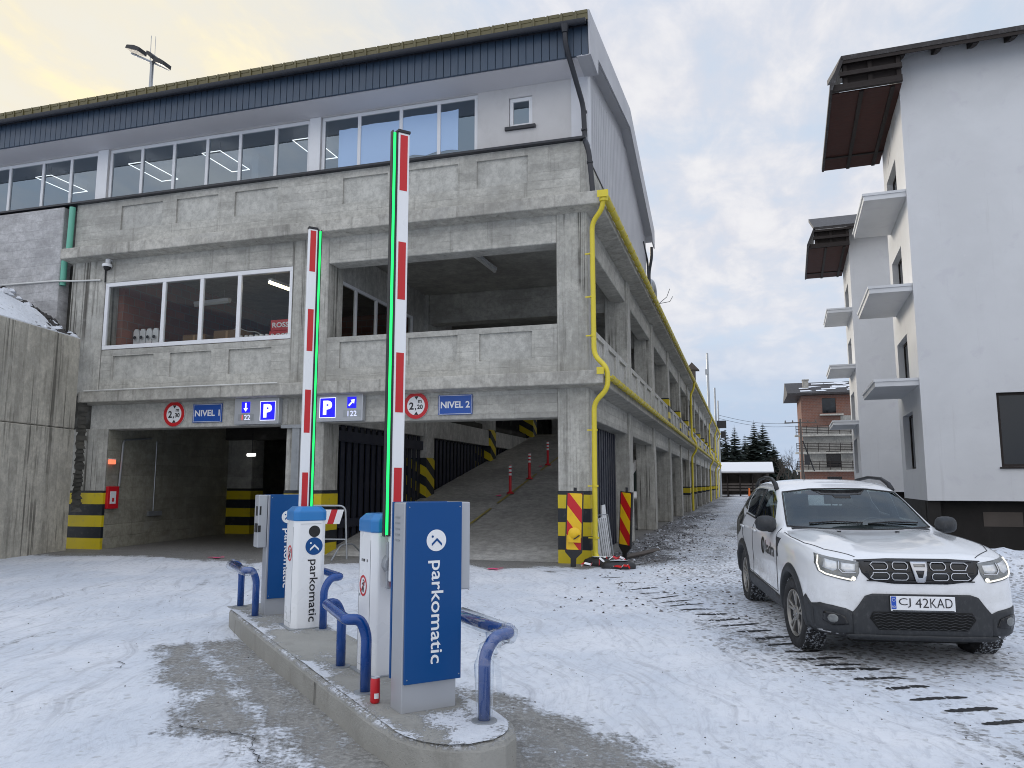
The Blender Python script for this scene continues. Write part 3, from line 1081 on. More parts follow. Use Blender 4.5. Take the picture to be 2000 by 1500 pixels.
MB().box(-3.42, XR - .0, F + .62, 26.2, 8.481, 8.51).build('sill_flashing', 'metal_gutter_dark', G)
m = MB()
y = 27.2
while y < GY1:
    m.box(-3.06, -3.02, y, y + .04, 7.78, 8.75)
    y += 2.0
for z in (8.05, 8.28, 8.51, 8.74):
    m.box(-3.05, -3.03, 27.2, GY1, z, z + .03)
m.build('railing', 'galvanised', G)

# rainwater goods
def half_gutter(x, z, y0, y1, r=.075):
    m = MB()
    pts = [(x + r * math.cos(R(a)), z + r * math.sin(R(a))) for a in range(180, 361, 20)]
    pts += [(x + (r - .008) * math.cos(R(a)), z + (r - .008) * math.sin(R(a))) for a in range(360, 179, -20)]
    m.prism(pts, 'y', y0, y1)
    y = y0 + .3
    while y < y1:
        m.box(x - r - .03, x + r, y, y + .03, z - .004, z + .012)
        m.tube([(x + (r + .006) * math.cos(R(a)), y + .015, z + (r + .006) * math.sin(R(a))) for a in range(180, 361, 30)], .008, 5)
        y += .62
    return m.build('gutter', 'paint_yellow', G, smooth=True)


half_gutter(-2.49, 7.36, 14.75, GY1)
half_gutter(-2.49, 3.70, 15.0, GY1)


def bend(pts, r=.16, n=5):
    out = [Vector(pts[0])]
    for a, b, c in zip(pts[:-2], pts[1:-1], pts[2:]):
        a, b, c = Vector(a), Vector(b), Vector(c)
        k = min(r, (a - b).length * .45, (c - b).length * .45)
        p, q = b + (a - b).normalized() * k, b + (c - b).normalized() * k
        for i in range(n + 1):
            t = i / n
            out.append(p * (1 - t) ** 2 + b * 2 * t * (1 - t) + q * t * t)
    out.append(Vector(pts[-1]))
    return out


m = MB()
m.tube(bend([(-2.50, 14.84, 7.35), (-2.55, 14.90, 7.08), (-2.79, 15.05, 6.86), (-2.79, 15.08, 4.12), (-2.50, 14.95, 3.82), (-2.50, 14.95, 3.42), (-2.80, 15.06, 3.16), (-2.82, 15.08, .18), (-2.68, 15.0, .06)]), .052, 12)
for z in (6.2, 5.3, 4.5, 2.6, 1.5, .5):
    m.lathe([(.062, z), (.062, z + .035)], (-2.80, 15.075, 0), 'z', 12)
    m.box(-2.95, -2.84, 15.06, 15.09, z + .005, z + .03)
m.lathe([(.09, 7.22), (.10, 7.42)], (-2.51, 14.86, 0), 'z', 14)
m.box(-2.62, -2.40, 14.74, 14.76, 7.28, 7.42)
m.box(-2.70, -2.56, 14.84, 14.86, 3.70, 3.84)
m.build('downpipe', 'paint_yellow', G, smooth=True)
for y in (44.4, 68.5, 82.0, 91.5):
    m = MB()
    m.tube(bend([(-2.49, y, 7.30), (-2.55, y, 6.9), (-2.72, y, 6.6), (-2.72, y, 4.2), (-2.49, y, 3.85), (-2.49, y, 3.45), (-2.74, y, 3.1), (-2.76, y, .1)]), .06, 8)
    m.build('downpipe', 'paint_yellow', G, smooth=True)
m = MB()
m.tube(bend([(-3.20, 14.50, 10.95), (-3.20, 14.55, 10.55), (-2.99, 15.30, 9.55), (-2.97, 15.36, 8.80), (-2.90, 15.0, 8.62), (-2.82, 14.98, 8.36), (-2.74, 14.92, 7.45)]), .055, 10)
for z in (9.4, 9.0, 8.1):
    m.lathe([(.066, z), (.066, z + .04)], (-2.98 if z > 8.5 else -2.80, 15.33 if z > 8.5 else 14.96, 0), 'z', 10)
m.lathe([(.06, 10.78), (.10, 10.94)], (-3.20, 14.50, 0), 'z', 12)
m.build('downpipe', 'metal_gutter_dark', G, smooth=True)
m = MB()
m.tube(bend([(-2.80, 26.35, 9.75), (-2.80, 26.35, 9.4), (-2.92, 26.5, 8.9), (-2.92, 26.5, 7.8)]), .055, 8)
m.tube(bend([(-2.95, 25.2, 9.6), (-2.93, 26.2, 9.2), (-2.93, 26.3, 8.5)]), .04, 8)
m.build('downpipe', 'metal_gutter_dark', G, smooth=True)
m = MB()
m.tube([(-16.42, F - .06, 7.50), (-16.40, F - .06, 8.66)], .075, 12)
m.build('green_pipe', 'pipe_green', G, smooth=True)
m = MB()
m.tube([(-16.60, F - .0, 6.62), (-16.60, F - .0, 7.26)], .075, 12)
m.build('green_pipe', 'pipe_green', G, smooth=True)
m = MB()
m.tube([(-19.5, F - .11, 6.76), (-16.7, F - .11, 6.72), (-16.2, F - .03, 6.70), (-15.36, F - .03, 6.66)], .022, 8)
m.build('conduit', 'pipe_white', G, smooth=True)
m = MB()
m.tube([(-15.3, 14.83, 3.80), (-12.5, 14.83, 3.805), (-9.9, 14.83, 3.80)], .014, 6)
m.build('conduit', 'pipe_white', G, smooth=True)
m = MB()
m.tube(bend([(-14.88, 15.70, 1.50), (-14.90, 15.78, 2.65), (-15.05, 16.9, 2.76)], .1), .026, 8)
m.tube(bend([(-15.18, 17.25, .80), (-15.18, 17.25, 2.7)], .1), .015, 6)
m.box(-15.22, -15.10, 17.0, 17.5, .72, .84)
m.build('conduit', 'galvanised', G, smooth=True)
# ================================================================== SIGNS AND FIXTURES ON THE GARAGE
SY = F - .02
def round_sign(cx, cz, r, big, small, label):
    t = thing('height_limit_sign', label, 'road sign', (cx, SY, cz), group='clearance signs over the garage mouths')
    m = MB()
    m.plate((cx, SY, cz), X, Z, circ(r, 48), .018)
    m.build('sign_plate', 'sign_white', t, smooth=True)
    m = MB()
    m.ring((cx, SY - .003, cz), X, Z, r * 1.0, r * .72, .002, 48)
    m.build('red_ring', 'sign_red', t)
    m = MB()
    a = r * .17
    for s in (1, -1):
        m.plate((cx + .01, SY - .004, cz + s * r * .70), X, Z, [(-a, 0), (a, 0), (0, -s * a * 1.5)], .002)
    put_text(m, big, (cx - r * .36, SY - .004, cz - r * .02), X, Z, height=r * .56, bold=.03)
    put_text(m, ',', (cx - r * .03, SY - .004, cz - r * .28), X, Z, height=r * .20, bold=.02)
    put_text(m, 'm', (cx + r * .32, SY - .004, cz + r * .30), X, Z, width=r * .30, bold=.02)
    put_text(m, small, (cx + r * .33, SY - .004, cz - r * .10), X, Z, width=r * .46, bold=.03)
    m.build('lettering', 'sign_black', t)


round_sign(-12.92, 3.205, .295, '2', '30', 'round 2,30 m height limit sign beside the NIVEL 1 plate')
round_sign(-6.69, 3.225, .285, '2', '20', 'round 2,20 m height limit sign beside the NIVEL 2 plate')


def level_sign(cx, cz, w_, h_, txt, label):
    t = thing('level_sign', label, 'sign', (cx, SY, cz), group='blue level plates over the garage mouths')
    MB().plate((cx, SY, cz), X, Z, rect(-w_ / 2, w_ / 2, -h_ / 2, h_ / 2), .02).build('sign_plate', 'sign_blue', t)
    m = MB()
    for a0, a1, b0, b1 in ((-.47, .47, .455, .475), (-.47, .47, -.475, -.455), (-.477, -.467, -.475, .475), (.467, .477, -.475, .475)):
        m.plate((cx, SY - .003, cz), X, Z, rect(a0 * w_, a1 * w_, b0 * h_, b1 * h_), .002)
    put_text(m, txt, (cx, SY - .003, cz), X, Z, width=w_ * .86, height=h_ * .34, bold=.025)
    m.build('lettering', 'sign_white', t)


level_sign(-11.985, 3.205, .80, .43, 'NIVEL 1', 'blue plate reading NIVEL 1 over the left garage mouth')
level_sign(-5.79, 3.22, .76, .42, 'NIVEL 2', 'blue plate reading NIVEL 2 over the right garage mouth')


def display(x0, x1, z0, z1, flip, label):
    w_, h_ = x1 - x0, z1 - z0
    t = thing('parking_display', label, 'display sign', ((x0 + x1) / 2, F, z0), group='lit parking displays over the garage mouths')
    d0 = F - .15
    MB().box(x0, x1, d0, F + .0, z0, z1).build('housing', 'aluminium', t, bevel=.012)
    m = MB().plate((0, d0 - .004, 0), X, Z, rect(x0 + .03, x1 - .03, z0 + .03, z1 - .03), .003)
    m.build('face_plate', 'paint_silver', t)
    pw = .40
    px0 = x0 + .08 if flip else x1 - .08 - pw
    pz0 = z0 + .08
    fy = d0 - .008
    b = MB().plate((0, fy, 0), X, Z, rect(px0, px0 + pw, pz0, z1 - .08), .003)
    pb = b.build('parking_panel', 'panel_blue_lit', t)
    m = MB()
    put_text(m, 'P', (px0 + pw / 2, fy - .004, (pz0 + z1 - .08) / 2), X, Z, width=pw * .56, height=(h_ - .16) * .70, bold=.055)
    for a0, a1, b0, b1 in ((0, 1, 0, .03), (0, 1, .97, 1), (0, .03, .03, .97), (.97, 1, .03, .97)):
        hh = h_ - .16
        m.plate((px0, fy - .003, pz0), X, Z, rect(a0 * pw, a1 * pw, b0 * hh, b1 * hh), .002)
    m.build('letter', 'panel_white_lit', pb)
    aw = .22
    ax = (x1 - .13 - aw) - .02 if flip else x0 + .20
    az = z1 - .08 - .25
    ar = MB().plate((0, fy, 0), X, Z, rect(ax, ax + aw, az, az + .25), .003).build('arrow_panel', 'panel_blue_lit', t)
    m = MB()
    c = Vector((ax + aw / 2, fy - .004, az + .125))
    ang = R(45) if flip else R(180)
    up = Z * math.cos(ang) + X * math.sin(ang)
    rt_ = X * math.cos(ang) - Z * math.sin(ang)
    m.plate(c, rt_, up, [(-.018, -.10), (.018, -.10), (.018, .02), (.06, .02), (0, .10), (-.06, .02), (-.018, .02)], .002)
    m.build('arrow', 'panel_white_lit', ar)
    m = MB()
    gx = ax - .09 if flip else ax - .09
    MB().plate((0, fy + .002, 0), X, Z, rect(gx, gx + .42, z0 + .085, z0 + .085 + .155), .002).build('counter', 'galvanised', t)
    put_text(m, '22', (gx + .245, fy - .003, z0 + .163), X, Z, width=.16, height=.12, bold=.01)
    if not flip:
        m2 = MB()
        put_text(m2, '1', (gx + .115, fy - .003, z0 + .163), X, Z, height=.12, bold=.02)
        m2.build('digits', 'digit_red', t)
    else:
        put_text(m, '1', (gx + .115, fy - .003, z0 + .163), X, Z, height=.12, bold=.01)
    m.build('digits', 'digit_lit', t)


display(-11.15, -9.98, 2.90, 3.50, False, 'grey display with a lit down arrow left of its blue P panel')
display(-9.02, -7.89, 2.92, 3.53, True, 'grey display with a lit diagonal arrow right of its blue P panel')

# security camera
t = thing('security_camera', 'small white dome camera under the ledge left of the shop window', 'camera', (-15.12, F - .05, 7.0))
m = MB()
m.lathe([(.055, 7.02), (.06, 7.05), (.06, 7.16)], (-15.12, F - .08, 0), 'z', 16)
m.box(-15.16, -15.08, F - .12, F + .02, 7.13, 7.17)
m.lathe([(.11, 6.96), (.12, 6.98), (.115, 7.03), (.05, 7.06)], (-15.12, F - .10, 0), 'z', 20)
m.build('housing', 'plastic_white', t, smooth=True)
m = MB()
m.lathe([(.02, 6.865), (.065, 6.89), (.085, 6.94), (.085, 6.965)], (-15.12, F - .10, 0), 'z', 20)
m.build('dome', 'rubber_black', t, smooth=True)
m = MB()
m.tube([(-15.20, F - .01, 7.05), (-15.25, F - .01, 6.9), (-15.24, F - .01, 6.6)], .018, 6)
m.build('cable', 'rubber_black', t, smooth=True)

# lamps
def tube_light(name, label, c, d, L, matn, cat='lamp', w_=.12, group=None):
    c, d = Vector(c), Vector(d).normalized()
    t = thing(name, label, cat, c, group=group)
    a, b = c - d * L / 2, c + d * L / 2
    s = d.cross(Z).normalized() * w_ / 2
    m = MB()
    m.add([a - s, a + s, b + s, b - s, a - s + Z * .07, a + s + Z * .07, b + s + Z * .07, b - s + Z * .07], [(3, 2, 1, 0), (4, 5, 6, 7), (0, 1, 5, 4), (1, 2, 6, 5), (2, 3, 7, 6), (3, 0, 4, 7)])
    m.build('lamp_body', 'plastic_white_frame', t)
    m = MB()
    m.tube([a - Z * .02, b - Z * .02], .045, 8)
    m.build('lamp_tube', matn, t, smooth=True)
    m = MB()
    m.tube([a + d * .2 + Z * .065, a + d * .2 + Z * .32], .008, 4)
    m.tube([b - d * .2 + Z * .065, b - d * .2 + Z * .32], .008, 4)
    m.build('hanger', 'galvanised', t)


tube_light('tube_light', 'lit warm tube lamp hanging behind the right pane of the shop window', (-10.75, 16.4, 6.42), (.1, 1, 0), 1.35, 'tube_warm')
tube_light('tube_light', 'unlit tube lamp under the ceiling behind the left pane of the shop window', (-13.6, 17.2, 6.42), (1, -.1, 0), 1.2, 'pipe_white')
tube_light('tube_light', 'unlit tube lamp on the ceiling of the open upper parking bay', (-6.02, 17.75, 7.05), (.03, 1, 0), 1.5, 'pipe_white')
for k, (a, lb) in enumerate(((-15.1, 'lit rectangular ceiling lamp frame in the top storey above the shop window left pane'), (-12.75, 'lit rectangular ceiling lamp frame in the top storey above the shop window right pane'),
               (-18.3, 'lit rectangular ceiling lamp frame at the left end of the top storey'), (-10.05, 'lit ceiling lamp frame half hidden by the white pier of the top storey'))):
    t = thing('ceiling_light', lb, 'lamp', (a, 16.7, 10.2), group='lit lamp frames in the top storey')
    m = MB()
    q = [(a - .50, 16.05), (a + .06, 16.05), (a + .06, 17.3), (a - .50, 17.3)]
    for i in range(4):
        p0, p1 = q[i], q[(i + 1) % 4]
        m.tube([(p0[0], p0[1], 10.12), (p1[0], p1[1], 10.12)], .011, 5)
    m.build('lamp_tube', 'led_white', t)
    m = MB()
    for p in q:
        m.tube([(p[0], p[1], 10.13), (p[0], p[1], 10.355)], .004, 4)
    m.build('hanger', 'galvanised', t)
t = thing('emergency_light', 'small lit white lamp in the dark of the left garage mouth', 'lamp', (-14.62, 20.65, 2.45))
c_ = Vector((-14.62, 20.65, 2.45))
MB().box(c_.x - .15, c_.x + .15, c_.y - .02, c_.y + .05, c_.z - .04, c_.z + .05).build('lamp_body', 'led_white', t, bevel=.02)
MB().box(c_.x - .01, c_.x + .01, c_.y + .05, c_.y + .06, c_.z + .06, c_.z + 1.03).build('hanger', 'rubber_black', t)
t = thing('exit_sign', 'small glowing red exit light on the left inner wall of the garage', 'lamp', (-14.84, 15.38, 2.1))
MB().box(-14.88, -14.80, 15.29, 15.47, 2.04, 2.15).build('lamp_body', 'exit_red', t, bevel=.01)
MB().box(-14.88, -14.81, 15.28, 15.48, 2.155, 2.175).build('lamp_cap', 'plastic_white', t)

# fire cabinet
t = thing('fire_cabinet', 'red fire hose cabinet on the left inner wall of the garage', 'fire cabinet', (-14.85, 15.45, .95))
MB().box(-14.95, -14.79, 15.275, 15.62, .96, 1.50).build('cabinet_body', 'plastic_red', t, bevel=.01)
MB().box(-14.789, -14.78, 15.34, 15.52, 1.08, 1.38).build('window_panel', 'plastic_white_frame', t)
MB().box(-14.779, -14.775, 15.40, 15.46, 1.13, 1.22).build('pictogram', 'sign_red', t)

# goods in the shop
for k in range(4):
    x = -14.93 + k * .20
    t = thing('display_board', ['white board with dark dot at the left end of the row in the shop window', 'second white board from the left in the shop window row', 'third white board from the left in the shop window row', 'white board with dark dot at the right end of the row beside the window bar'][k], 'board', (x, 16.0, 4.8), group='white boards standing in the shop window')
    m = MB()
    m.plate((x, 16.0, 4.84), X, Z, [(-.085, 0), (.085, 0), (.085, .62), (.04, .69), (-.05, .69), (-.09, .62)], .05)
    m.build('board', 'plastic_white_frame', t)
    MB().plate((x, 15.945, 5.30), X, Z, circ(.045, 16), .004).build('dot', 'sign_black', t)
    MB().box(x - .10, x + .10, 15.97, 16.1, 5.03, 5.12).build('red_base', 'plastic_red', t)
def shop_box(x, y, z0, w_, d, h, matn, label, txt=None, name='cardboard_box'):
    t = thing(name, label, 'box', (x, y, z0))
    MB().box(x - w_ / 2, x + w_ / 2, y - d / 2, y + d / 2, z0, z0 + h).build('box_body', matn, t, bevel=.01)
    if txt:
        m = MB()
        put_text(m, txt, (x, y - d / 2 - .004, z0 + h * .52), X, Z, width=w_ * .84, height=h * .48, bold=.03)
        m.build('lettering', 'sign_white', t)
    else:
        MB().box(x - .03, x + .03, y - d / 2 - .003, y - d / 2 - .0, z0 + .02, z0 + h - .02).build('tape', 'tan_board', t)


tbl = thing('shop_counter', 'low counter behind the shop window carrying boxes', 'counter', (-12.3, 17.2, 3.78))
MB().box(-15.0, -9.9, 16.05, 17.4, 4.94, 5.0).build('counter_top', 'timber_grey', tbl)
m = MB()
for x in (-14.9, -13.3, -11.6, -10.0):
    m.box(x - .04, x + .04, 16.2, 17.2, 3.775, 4.935)
m.build('counter_leg', 'timber_grey', tbl)
shop_box(-10.72, 16.3, 5.005, .62, .4, .27, 'plastic_red', 'lower red ROSSI box at the right edge of the shop window', 'ROSSI')
shop_box(-10.70, 16.3, 5.28, .60, .4, .27, 'plastic_red', 'upper red ROSSI box at the right edge of the shop window', 'ROSSI')
shop_box(-13.6, 16.8, 5.005, .7, .5, .42, 'cardboard', 'brown cardboard box in the second pane of the shop window from the left')
shop_box(-12.6, 16.8, 5.005, .8, .5, .48, 'cardboard', 'wide brown cardboard box in the third pane of the shop window')
for k in range(6):
    x = -11.95 + k * .15
    o = MB()
    o.lathe([(.035, 5.005), (.055, 5.02), (.06, 5.18), (.05, 5.24), (.05, 5.22), (.04, 5.04)], (x, 16.25 + .02 * (k % 2), 0), 'z', 12)
    oo = o.build('paper_cup', 'plastic_white_frame', None, smooth=True)
    tag(oo, 'small white cup in the row left of the red ROSSI boxes', 'cup', 'white cups in the shop window')
m = MB()
pth = [(-13.3 + .1 * k, 17.6, 5.62 + .12 * math.sin(k * .42) + .05 * math.sin(k * .9)) for k in range(33)]
m.tube(pth, .018, 5)
tag(m.build('hanging_cable', 'pipe_white', None, smooth=True), 'pale cable sagging across the inside of the shop window', 'cable')

# red bendy posts on the ramp
for k, (y, lb) in enumerate(((21.5, 'red bendy post with white bands lowest on the ramp'), (23.6, 'middle red bendy post with white bands on the ramp'), (26.0, 'red bendy post with white bands highest on the ramp'))):
    z = .204 * (y - F)
    t = thing('bendy_post', lb, 'traffic post', (-6.48, y, z), group='red bendy posts along the ramp')
    m = MB()
    m.lathe([(.11, .0), (.11, .02), (.06, .05), (.042, .08), (.042, .80), (.03, .82)], (-6.48, y, z), 'z', 16)
    m.build('post', 'plastic_red', t, smooth=True)
    m = MB()
    for h in (.52, .63, .74):
        m.lathe([(.0435, h), (.0435, h + .06)], (-6.48, y, z), 'z', 16)
    m.build('reflective_band', 'sign_white', t, smooth=True)

# pink spray marks
def splash(x, y, r, z=.006, n=7, nm='paint_mark', slope=0.0):
    m = MB()
    rr = random.Random(int(x * 100 + y * 7))
    for k in range(n):
        a = rr.uniform(0, 6.28)
        d = rr.uniform(0, r)
        q = rr.uniform(.25, .6) * r
        cx, cy = x + d * math.cos(a), y + d * math.sin(a)
        cs = [(q * rr.uniform(.5, 1.2) * math.cos(i * .7), q * rr.uniform(.5, 1.2) * math.sin(i * .7)) for i in range(9)]
        m.add([(cx + u_, cy + v_, z + .0004 * k + slope * (cy + v_ - F)) for u_, v_ in cs], [tuple(range(9))])
    o = m.build(nm, 'pink_spray', None)
    o['kind'] = 'structure'


splash(-10.75, 14.15, .16, .02)
splash(-4.47, 13.75, .16, .02)
splash(-6.75, 21.2, .14, .012, slope=.204)
splash(-4.6, 20.4, .16, .012, slope=.204)
splash(-6.7, 25.8, .14, .012, slope=.204)

# red and yellow marker boards
def board_marker(x, y, yaw, label, lamp, tilt=0.0):
    t = thing('marker_board', label, 'marker board', (x, y, 0), yaw, 'red and yellow marker boards by the corner column')
    m = MB()
    m.prism([(-.155, .26), (.155, .26), (.165, .30), (.165, 1.40), (-.165, 1.40), (-.165, .30)], 'y', -.012, .03)
    m.prism([(-.155, .262), (-.055, .16), (-.05, .0), (.05, .0), (.055, .16), (.155, .262)], 'y', -.01, .028)
    m.tube([(0, .01, 1.39), (0, .01, 1.49)], .03, 8)
    m.build('board_frame', 'plastic_black', t, inv=False)
    # slanted fields, cut to the face
    def clip(poly, lo, hi):
        for s, lim in ((1, hi), (-1, lo)):
            out = []
            for a, b in zip(poly, poly[1:] + poly[:1]):
                ia, ib = s * a[1] <= s * lim, s * b[1] <= s * lim
                if ia:
                    out.append(a)
                if ia != ib:
                    q = (lim - a[1]) / (b[1] - a[1])
                    out.append((a[0] + (b[0] - a[0]) * q, lim))
            poly = out
            if not poly:
                break
        return poly
    my, mr = MB(), MB()
    z = -.1
    k = 0
    while z < 1.8:
        p = clip([(-.14, z + .17), (.14, z - .17), (.14, z + .10), (-.14, z + .44)], .32, 1.38)
        if len(p) >= 3:
            (my if k % 2 else mr).plate((0, -.0155, 0), X, Z, p, .002)
        z += .27
        k += 1
    my.build('yellow_field', 'sign_yellow', t, inv=False)
    mr.build('red_field', 'sign_red', t, inv=False)
    if lamp:
        b = MB()
        b.lathe([(.03, -.075), (.09, -.06), (.12, -.03), (.12, .0)], (0.01, -.02, .62), 'y', 20)
        b.box(-.11, .13, -.075, -.018, .46, .60)
        lo = b.build('warning_lamp', 'sign_yellow', t, smooth=True, inv=False)
        q = MB()
        q.tube([(.0, -.10, .52), (.06, -.10, .56), (.11, -.09, .60)], .012, 6)
        q.build('lamp_hook', 'plastic_black', lo, inv=False)
    if tilt:
        t.rotation_euler = (0, tilt, yaw)


board_marker(-3.16, 14.62, R(8), 'marker board with a yellow warning lamp, leaning before the striped corner column', True, R(2))
board_marker(-2.42, 16.15, R(-35), 'muddy marker board without a lamp standing right of the yellow downpipe', False, R(4))

# sandbag-like rubber feet with tape on the snow
def lump(name, label, cx, cy, rx, ry, h, rz, matn, seed, cat):
    t = thing(name, label, cat, (cx, cy, 0), rz, 'black rubber feet lying before the corner column')
    rr = random.Random(seed)
    m = MB()
    n, k = 18, 5
    v = []
    prof = [(1.0, 0.0), (1.04, .35), (.96, .75), (.7, .98), (.3, 1.0)]
    for r_, hh in prof:
        for j in range(n):
            a = 2 * math.pi * j / n
            q = 1 / max(abs(math.cos(a)), abs(math.sin(a))) ** .55
            v.append((rx * r_ * q * .86 * math.cos(a) * (1 + .05 * rr.uniform(-1, 1)), ry * r_ * q * .86 * math.sin(a) * (1 + .05 * rr.uniform(-1, 1)), h * hh * (1 + .12 * rr.uniform(-1, 1))))
    f = []
    for i in range(k - 1):
        for j in range(n):
            f.append((i * n + j, i * n + (j + 1) % n, (i + 1) * n + (j + 1) % n, (i + 1) * n + j))
    f.append(tuple(range((k - 1) * n, k * n)))
    m.add(v, f)
    m.build('foot_body', matn, t, smooth='all', inv=False)
    s = MB()
    for q in range(3):
        a0 = rr.uniform(0, 6)
        s.add([(rx * .55 * math.cos(a0 + i * .9) * rr.uniform(.5, 1), ry * .5 * math.sin(a0 + i * .9) * rr.uniform(.6, 1), h * 1.10 + .003 * q) for i in range(7)], [tuple(range(7))])
    s.build('snow_cover', 'snow_rough', t, inv=False)


lump('rubber_foot', 'black rubber foot with snow on it, nearest the camera of the two by the corner', -2.30, 14.62, .36, .22, .13, R(12), 'bag_black', 3, 'rubber foot')
lump('rubber_foot', 'black rubber foot half under the barrier tape behind the nearer one', -2.72, 14.98, .34, .22, .15, R(-20), 'bag_black', 5, 'rubber foot')
m = MB()
rr = random.Random(4)
for k in range(5):
    p = Vector((-2.95 + k * .14, 14.45 + rr.uniform(-.1, .45), .03))
    pth = [p]
    for i in range(7):
        p = p + Vector((rr.uniform(-.03, .15), rr.uniform(-.12, .12), 0))
        pth.append(Vector((p.x, p.y, .02 + .15 * abs(math.sin(i * .9 + k)) * (1 if p.y > 14.6 else .4))))
    for i, (a, b) in enumerate(zip(pth[:-1], pth[1:])):
        m.add([a, b, b + Vector((.01, .05, .03)), a + Vector((.01, .05, .03))], [(0, 1, 2, 3)], i % 2)
tag(m.build('barrier_tape', ['sign_red', 'sign_white'], None), 'crumpled red and white barrier tape over the rubber feet', 'tape')
o = MB()
o.tube([(-2.62, 15.6, .05), (-1.95, 18.2, .06)], .05, 6)
tag(o.build('timber_post', 'timber_grey', None), 'grey timber lying along the foot of the long side', 'timber')
# pale crate leaning in the first side bay
t = thing('wire_crate', 'white panel with a red striped wire frame leaning behind the yellow downpipe', 'panel', (-3.0, 16.9, 0))
m = MB()
m.plate((-3.02, 16.3, .0), Vector((.35, .93, 0)).normalized(), Vector((-.06, .02, 1)).normalized(), [(0, 0), (.62, 0), (.50, 1.12), (.36, 1.1), (.34, .85), (.0, .80)], .03)
m.build('panel', 'plastic_white', t)
m = MB()
b0 = Vector((-2.86, 16.12, .06))
r_ = Vector((.3, .95, 0)).normalized()
for k in range(6):
    m.tube([b0 + r_ * k * .09, b0 + r_ * k * .09 + Vector((-.10, 0, .78))],   .007, 5)
m.tube([b0, b0 + Vector((-.11, 0, .85)), b0 + r_ * .48 + Vector((-.11, 0, .85)), b0 + r_ * .48], .016, 6)
m.build('wire_frame', 'galvanised', t)

# crowd barrier inside the right mouth
t = thing('crowd_barrier', 'steel crowd barrier with a red and white board behind the left barrier gate', 'barrier', (-9.0, 14.2, 0))
bx0, bx1, by = -9.45, -8.10, 14.55
m = MB()
m.tube(bend([(bx0, by, .0), (bx0, by, 1.10), (bx1, by + .25, 1.10), (bx1 + .06, by + .25, .0)], .14), .021, 8)
m.tube([(bx0, by, .40), (bx1 + .04, by + .25, .40)], .016, 6)
m.tube(bend([(bx1 - .02, by - .25, .0), (bx1 - .0, by + .1, .30), (bx1 + .08, by + .45, .30), (bx1 + .14, by + .9, .0)], .1), .018, 6)
m.tube(bend([(bx0 - .02, by - .45, .0), (bx0 - .0, by - .1, .30), (bx0 + .04, by + .25, .30), (bx0 + .08, by + .6, .0)], .1), .018, 6)
m.build('barrier_frame', 'galvanised', t, smooth=True)
m, m2 = MB(), MB()
e = (bx1 - bx0)
for k in range(9):
    a = .05 + k * .135
    pol = [(a, .72), (a + .135, .72), (a + .135 + .09, 1.02), (a + .09, 1.02)]
    rv = Vector((e, .25, 0)).normalized()
    (m if k % 2 else m2).plate((bx0, by - .03, 0), rv, Z, pol, .01)
m.build('red_stripe', 'sign_red', t)
m2.build('white_stripe', 'sign_white', t)
# ================================================================== KERBED ISLAND WITH KIOSKS, BARRIERS, HOOPS
# island frame: local x across the island (towards the right-hand lane), local y along it away from the camera
U = Vector((.7283, -.6853, 0))
V = Vector((.6853, .7283, 0))
IO = Vector((-1.83, 4.04, 0))
IRZ = math.atan2(V.y, V.x)
IM = Matrix.Translation(IO) @ Matrix.Rotation(IRZ, 4, 'Z')
KT = .19


def ipt(x, y, z=0.0):
    return IM @ Vector((x, y, z))


# kerb stones with rounded arris and a concrete top
out = [(.0, 5.02), (-.02, 4.4), (-.035, 3.0), (-.04, 1.4), (-.04, .42), (-.02, .10), (.05, -.12), (.16, -.26), (.31, -.33), (.47, -.31), (.59, -.22), (.66, -.08), (.69, .12), (.69, 1.5), (.68, 3.4), (.66, 5.1), (.50, 5.32), (.30, 5.34), (.10, 5.20)]


def dense(poly, step=.10):
    res = []
    for a, b in zip(poly, poly[1:] + poly[:1]):
        n = max(1, int(math.hypot(b[0] - a[0], b[1] - a[1]) / step))
        res += [(a[0] + (b[0] - a[0]) * k / n, a[1] + (b[1] - a[1]) * k / n) for k in range(n)]
    return res


od = dense(out)


def inset(poly, d):
    n = len(poly)
    res = []
    for i in range(n):
        a, b, c = Vector(poly[i - 1]), Vector(poly[i]), Vector(poly[(i + 1) % n])
        t = (c - a).normalized()
        nrm = Vector((-t.y, t.x))
        res.append((b.x + nrm.x * d, b.y + nrm.y * d))
    return res


sgn = 1 if sum(a[0] * b[1] - b[0] * a[1] for a, b in zip(od, od[1:] + od[:1])) > 0 else -1
rings = [(od, -.05), (od, KT - .035), (inset(od, .012 * sgn), KT - .010), (inset(od, .04 * sgn), KT), (inset(od, .13 * sgn), KT - .002)]
m = MB(IM)
n = len(od)
v = []
for rr_, z in rings:
    v += [(p[0], p[1], z + (random.uniform(-.004, .002) if z > .1 else 0)) for p in rr_]
f = []
for k in range(len(rings) - 1):
    f += [(k * n + i, k * n + (i + 1) % n, (k + 1) * n + (i + 1) % n, (k + 1) * n + i) for i in range(n)]
f.append(tuple(range((len(rings) - 1) * n, len(rings) * n)))
m.add(v, f, 0)
# joints between kerb stones
for yj in (4.42, 1.52):
    m.add([(-.048, yj - .006, 0), (-.048, yj + .006, 0), (-.048, yj + .006, KT - .03), (-.048, yj - .006, KT - .03)], [(0, 1, 2, 3)], 1)


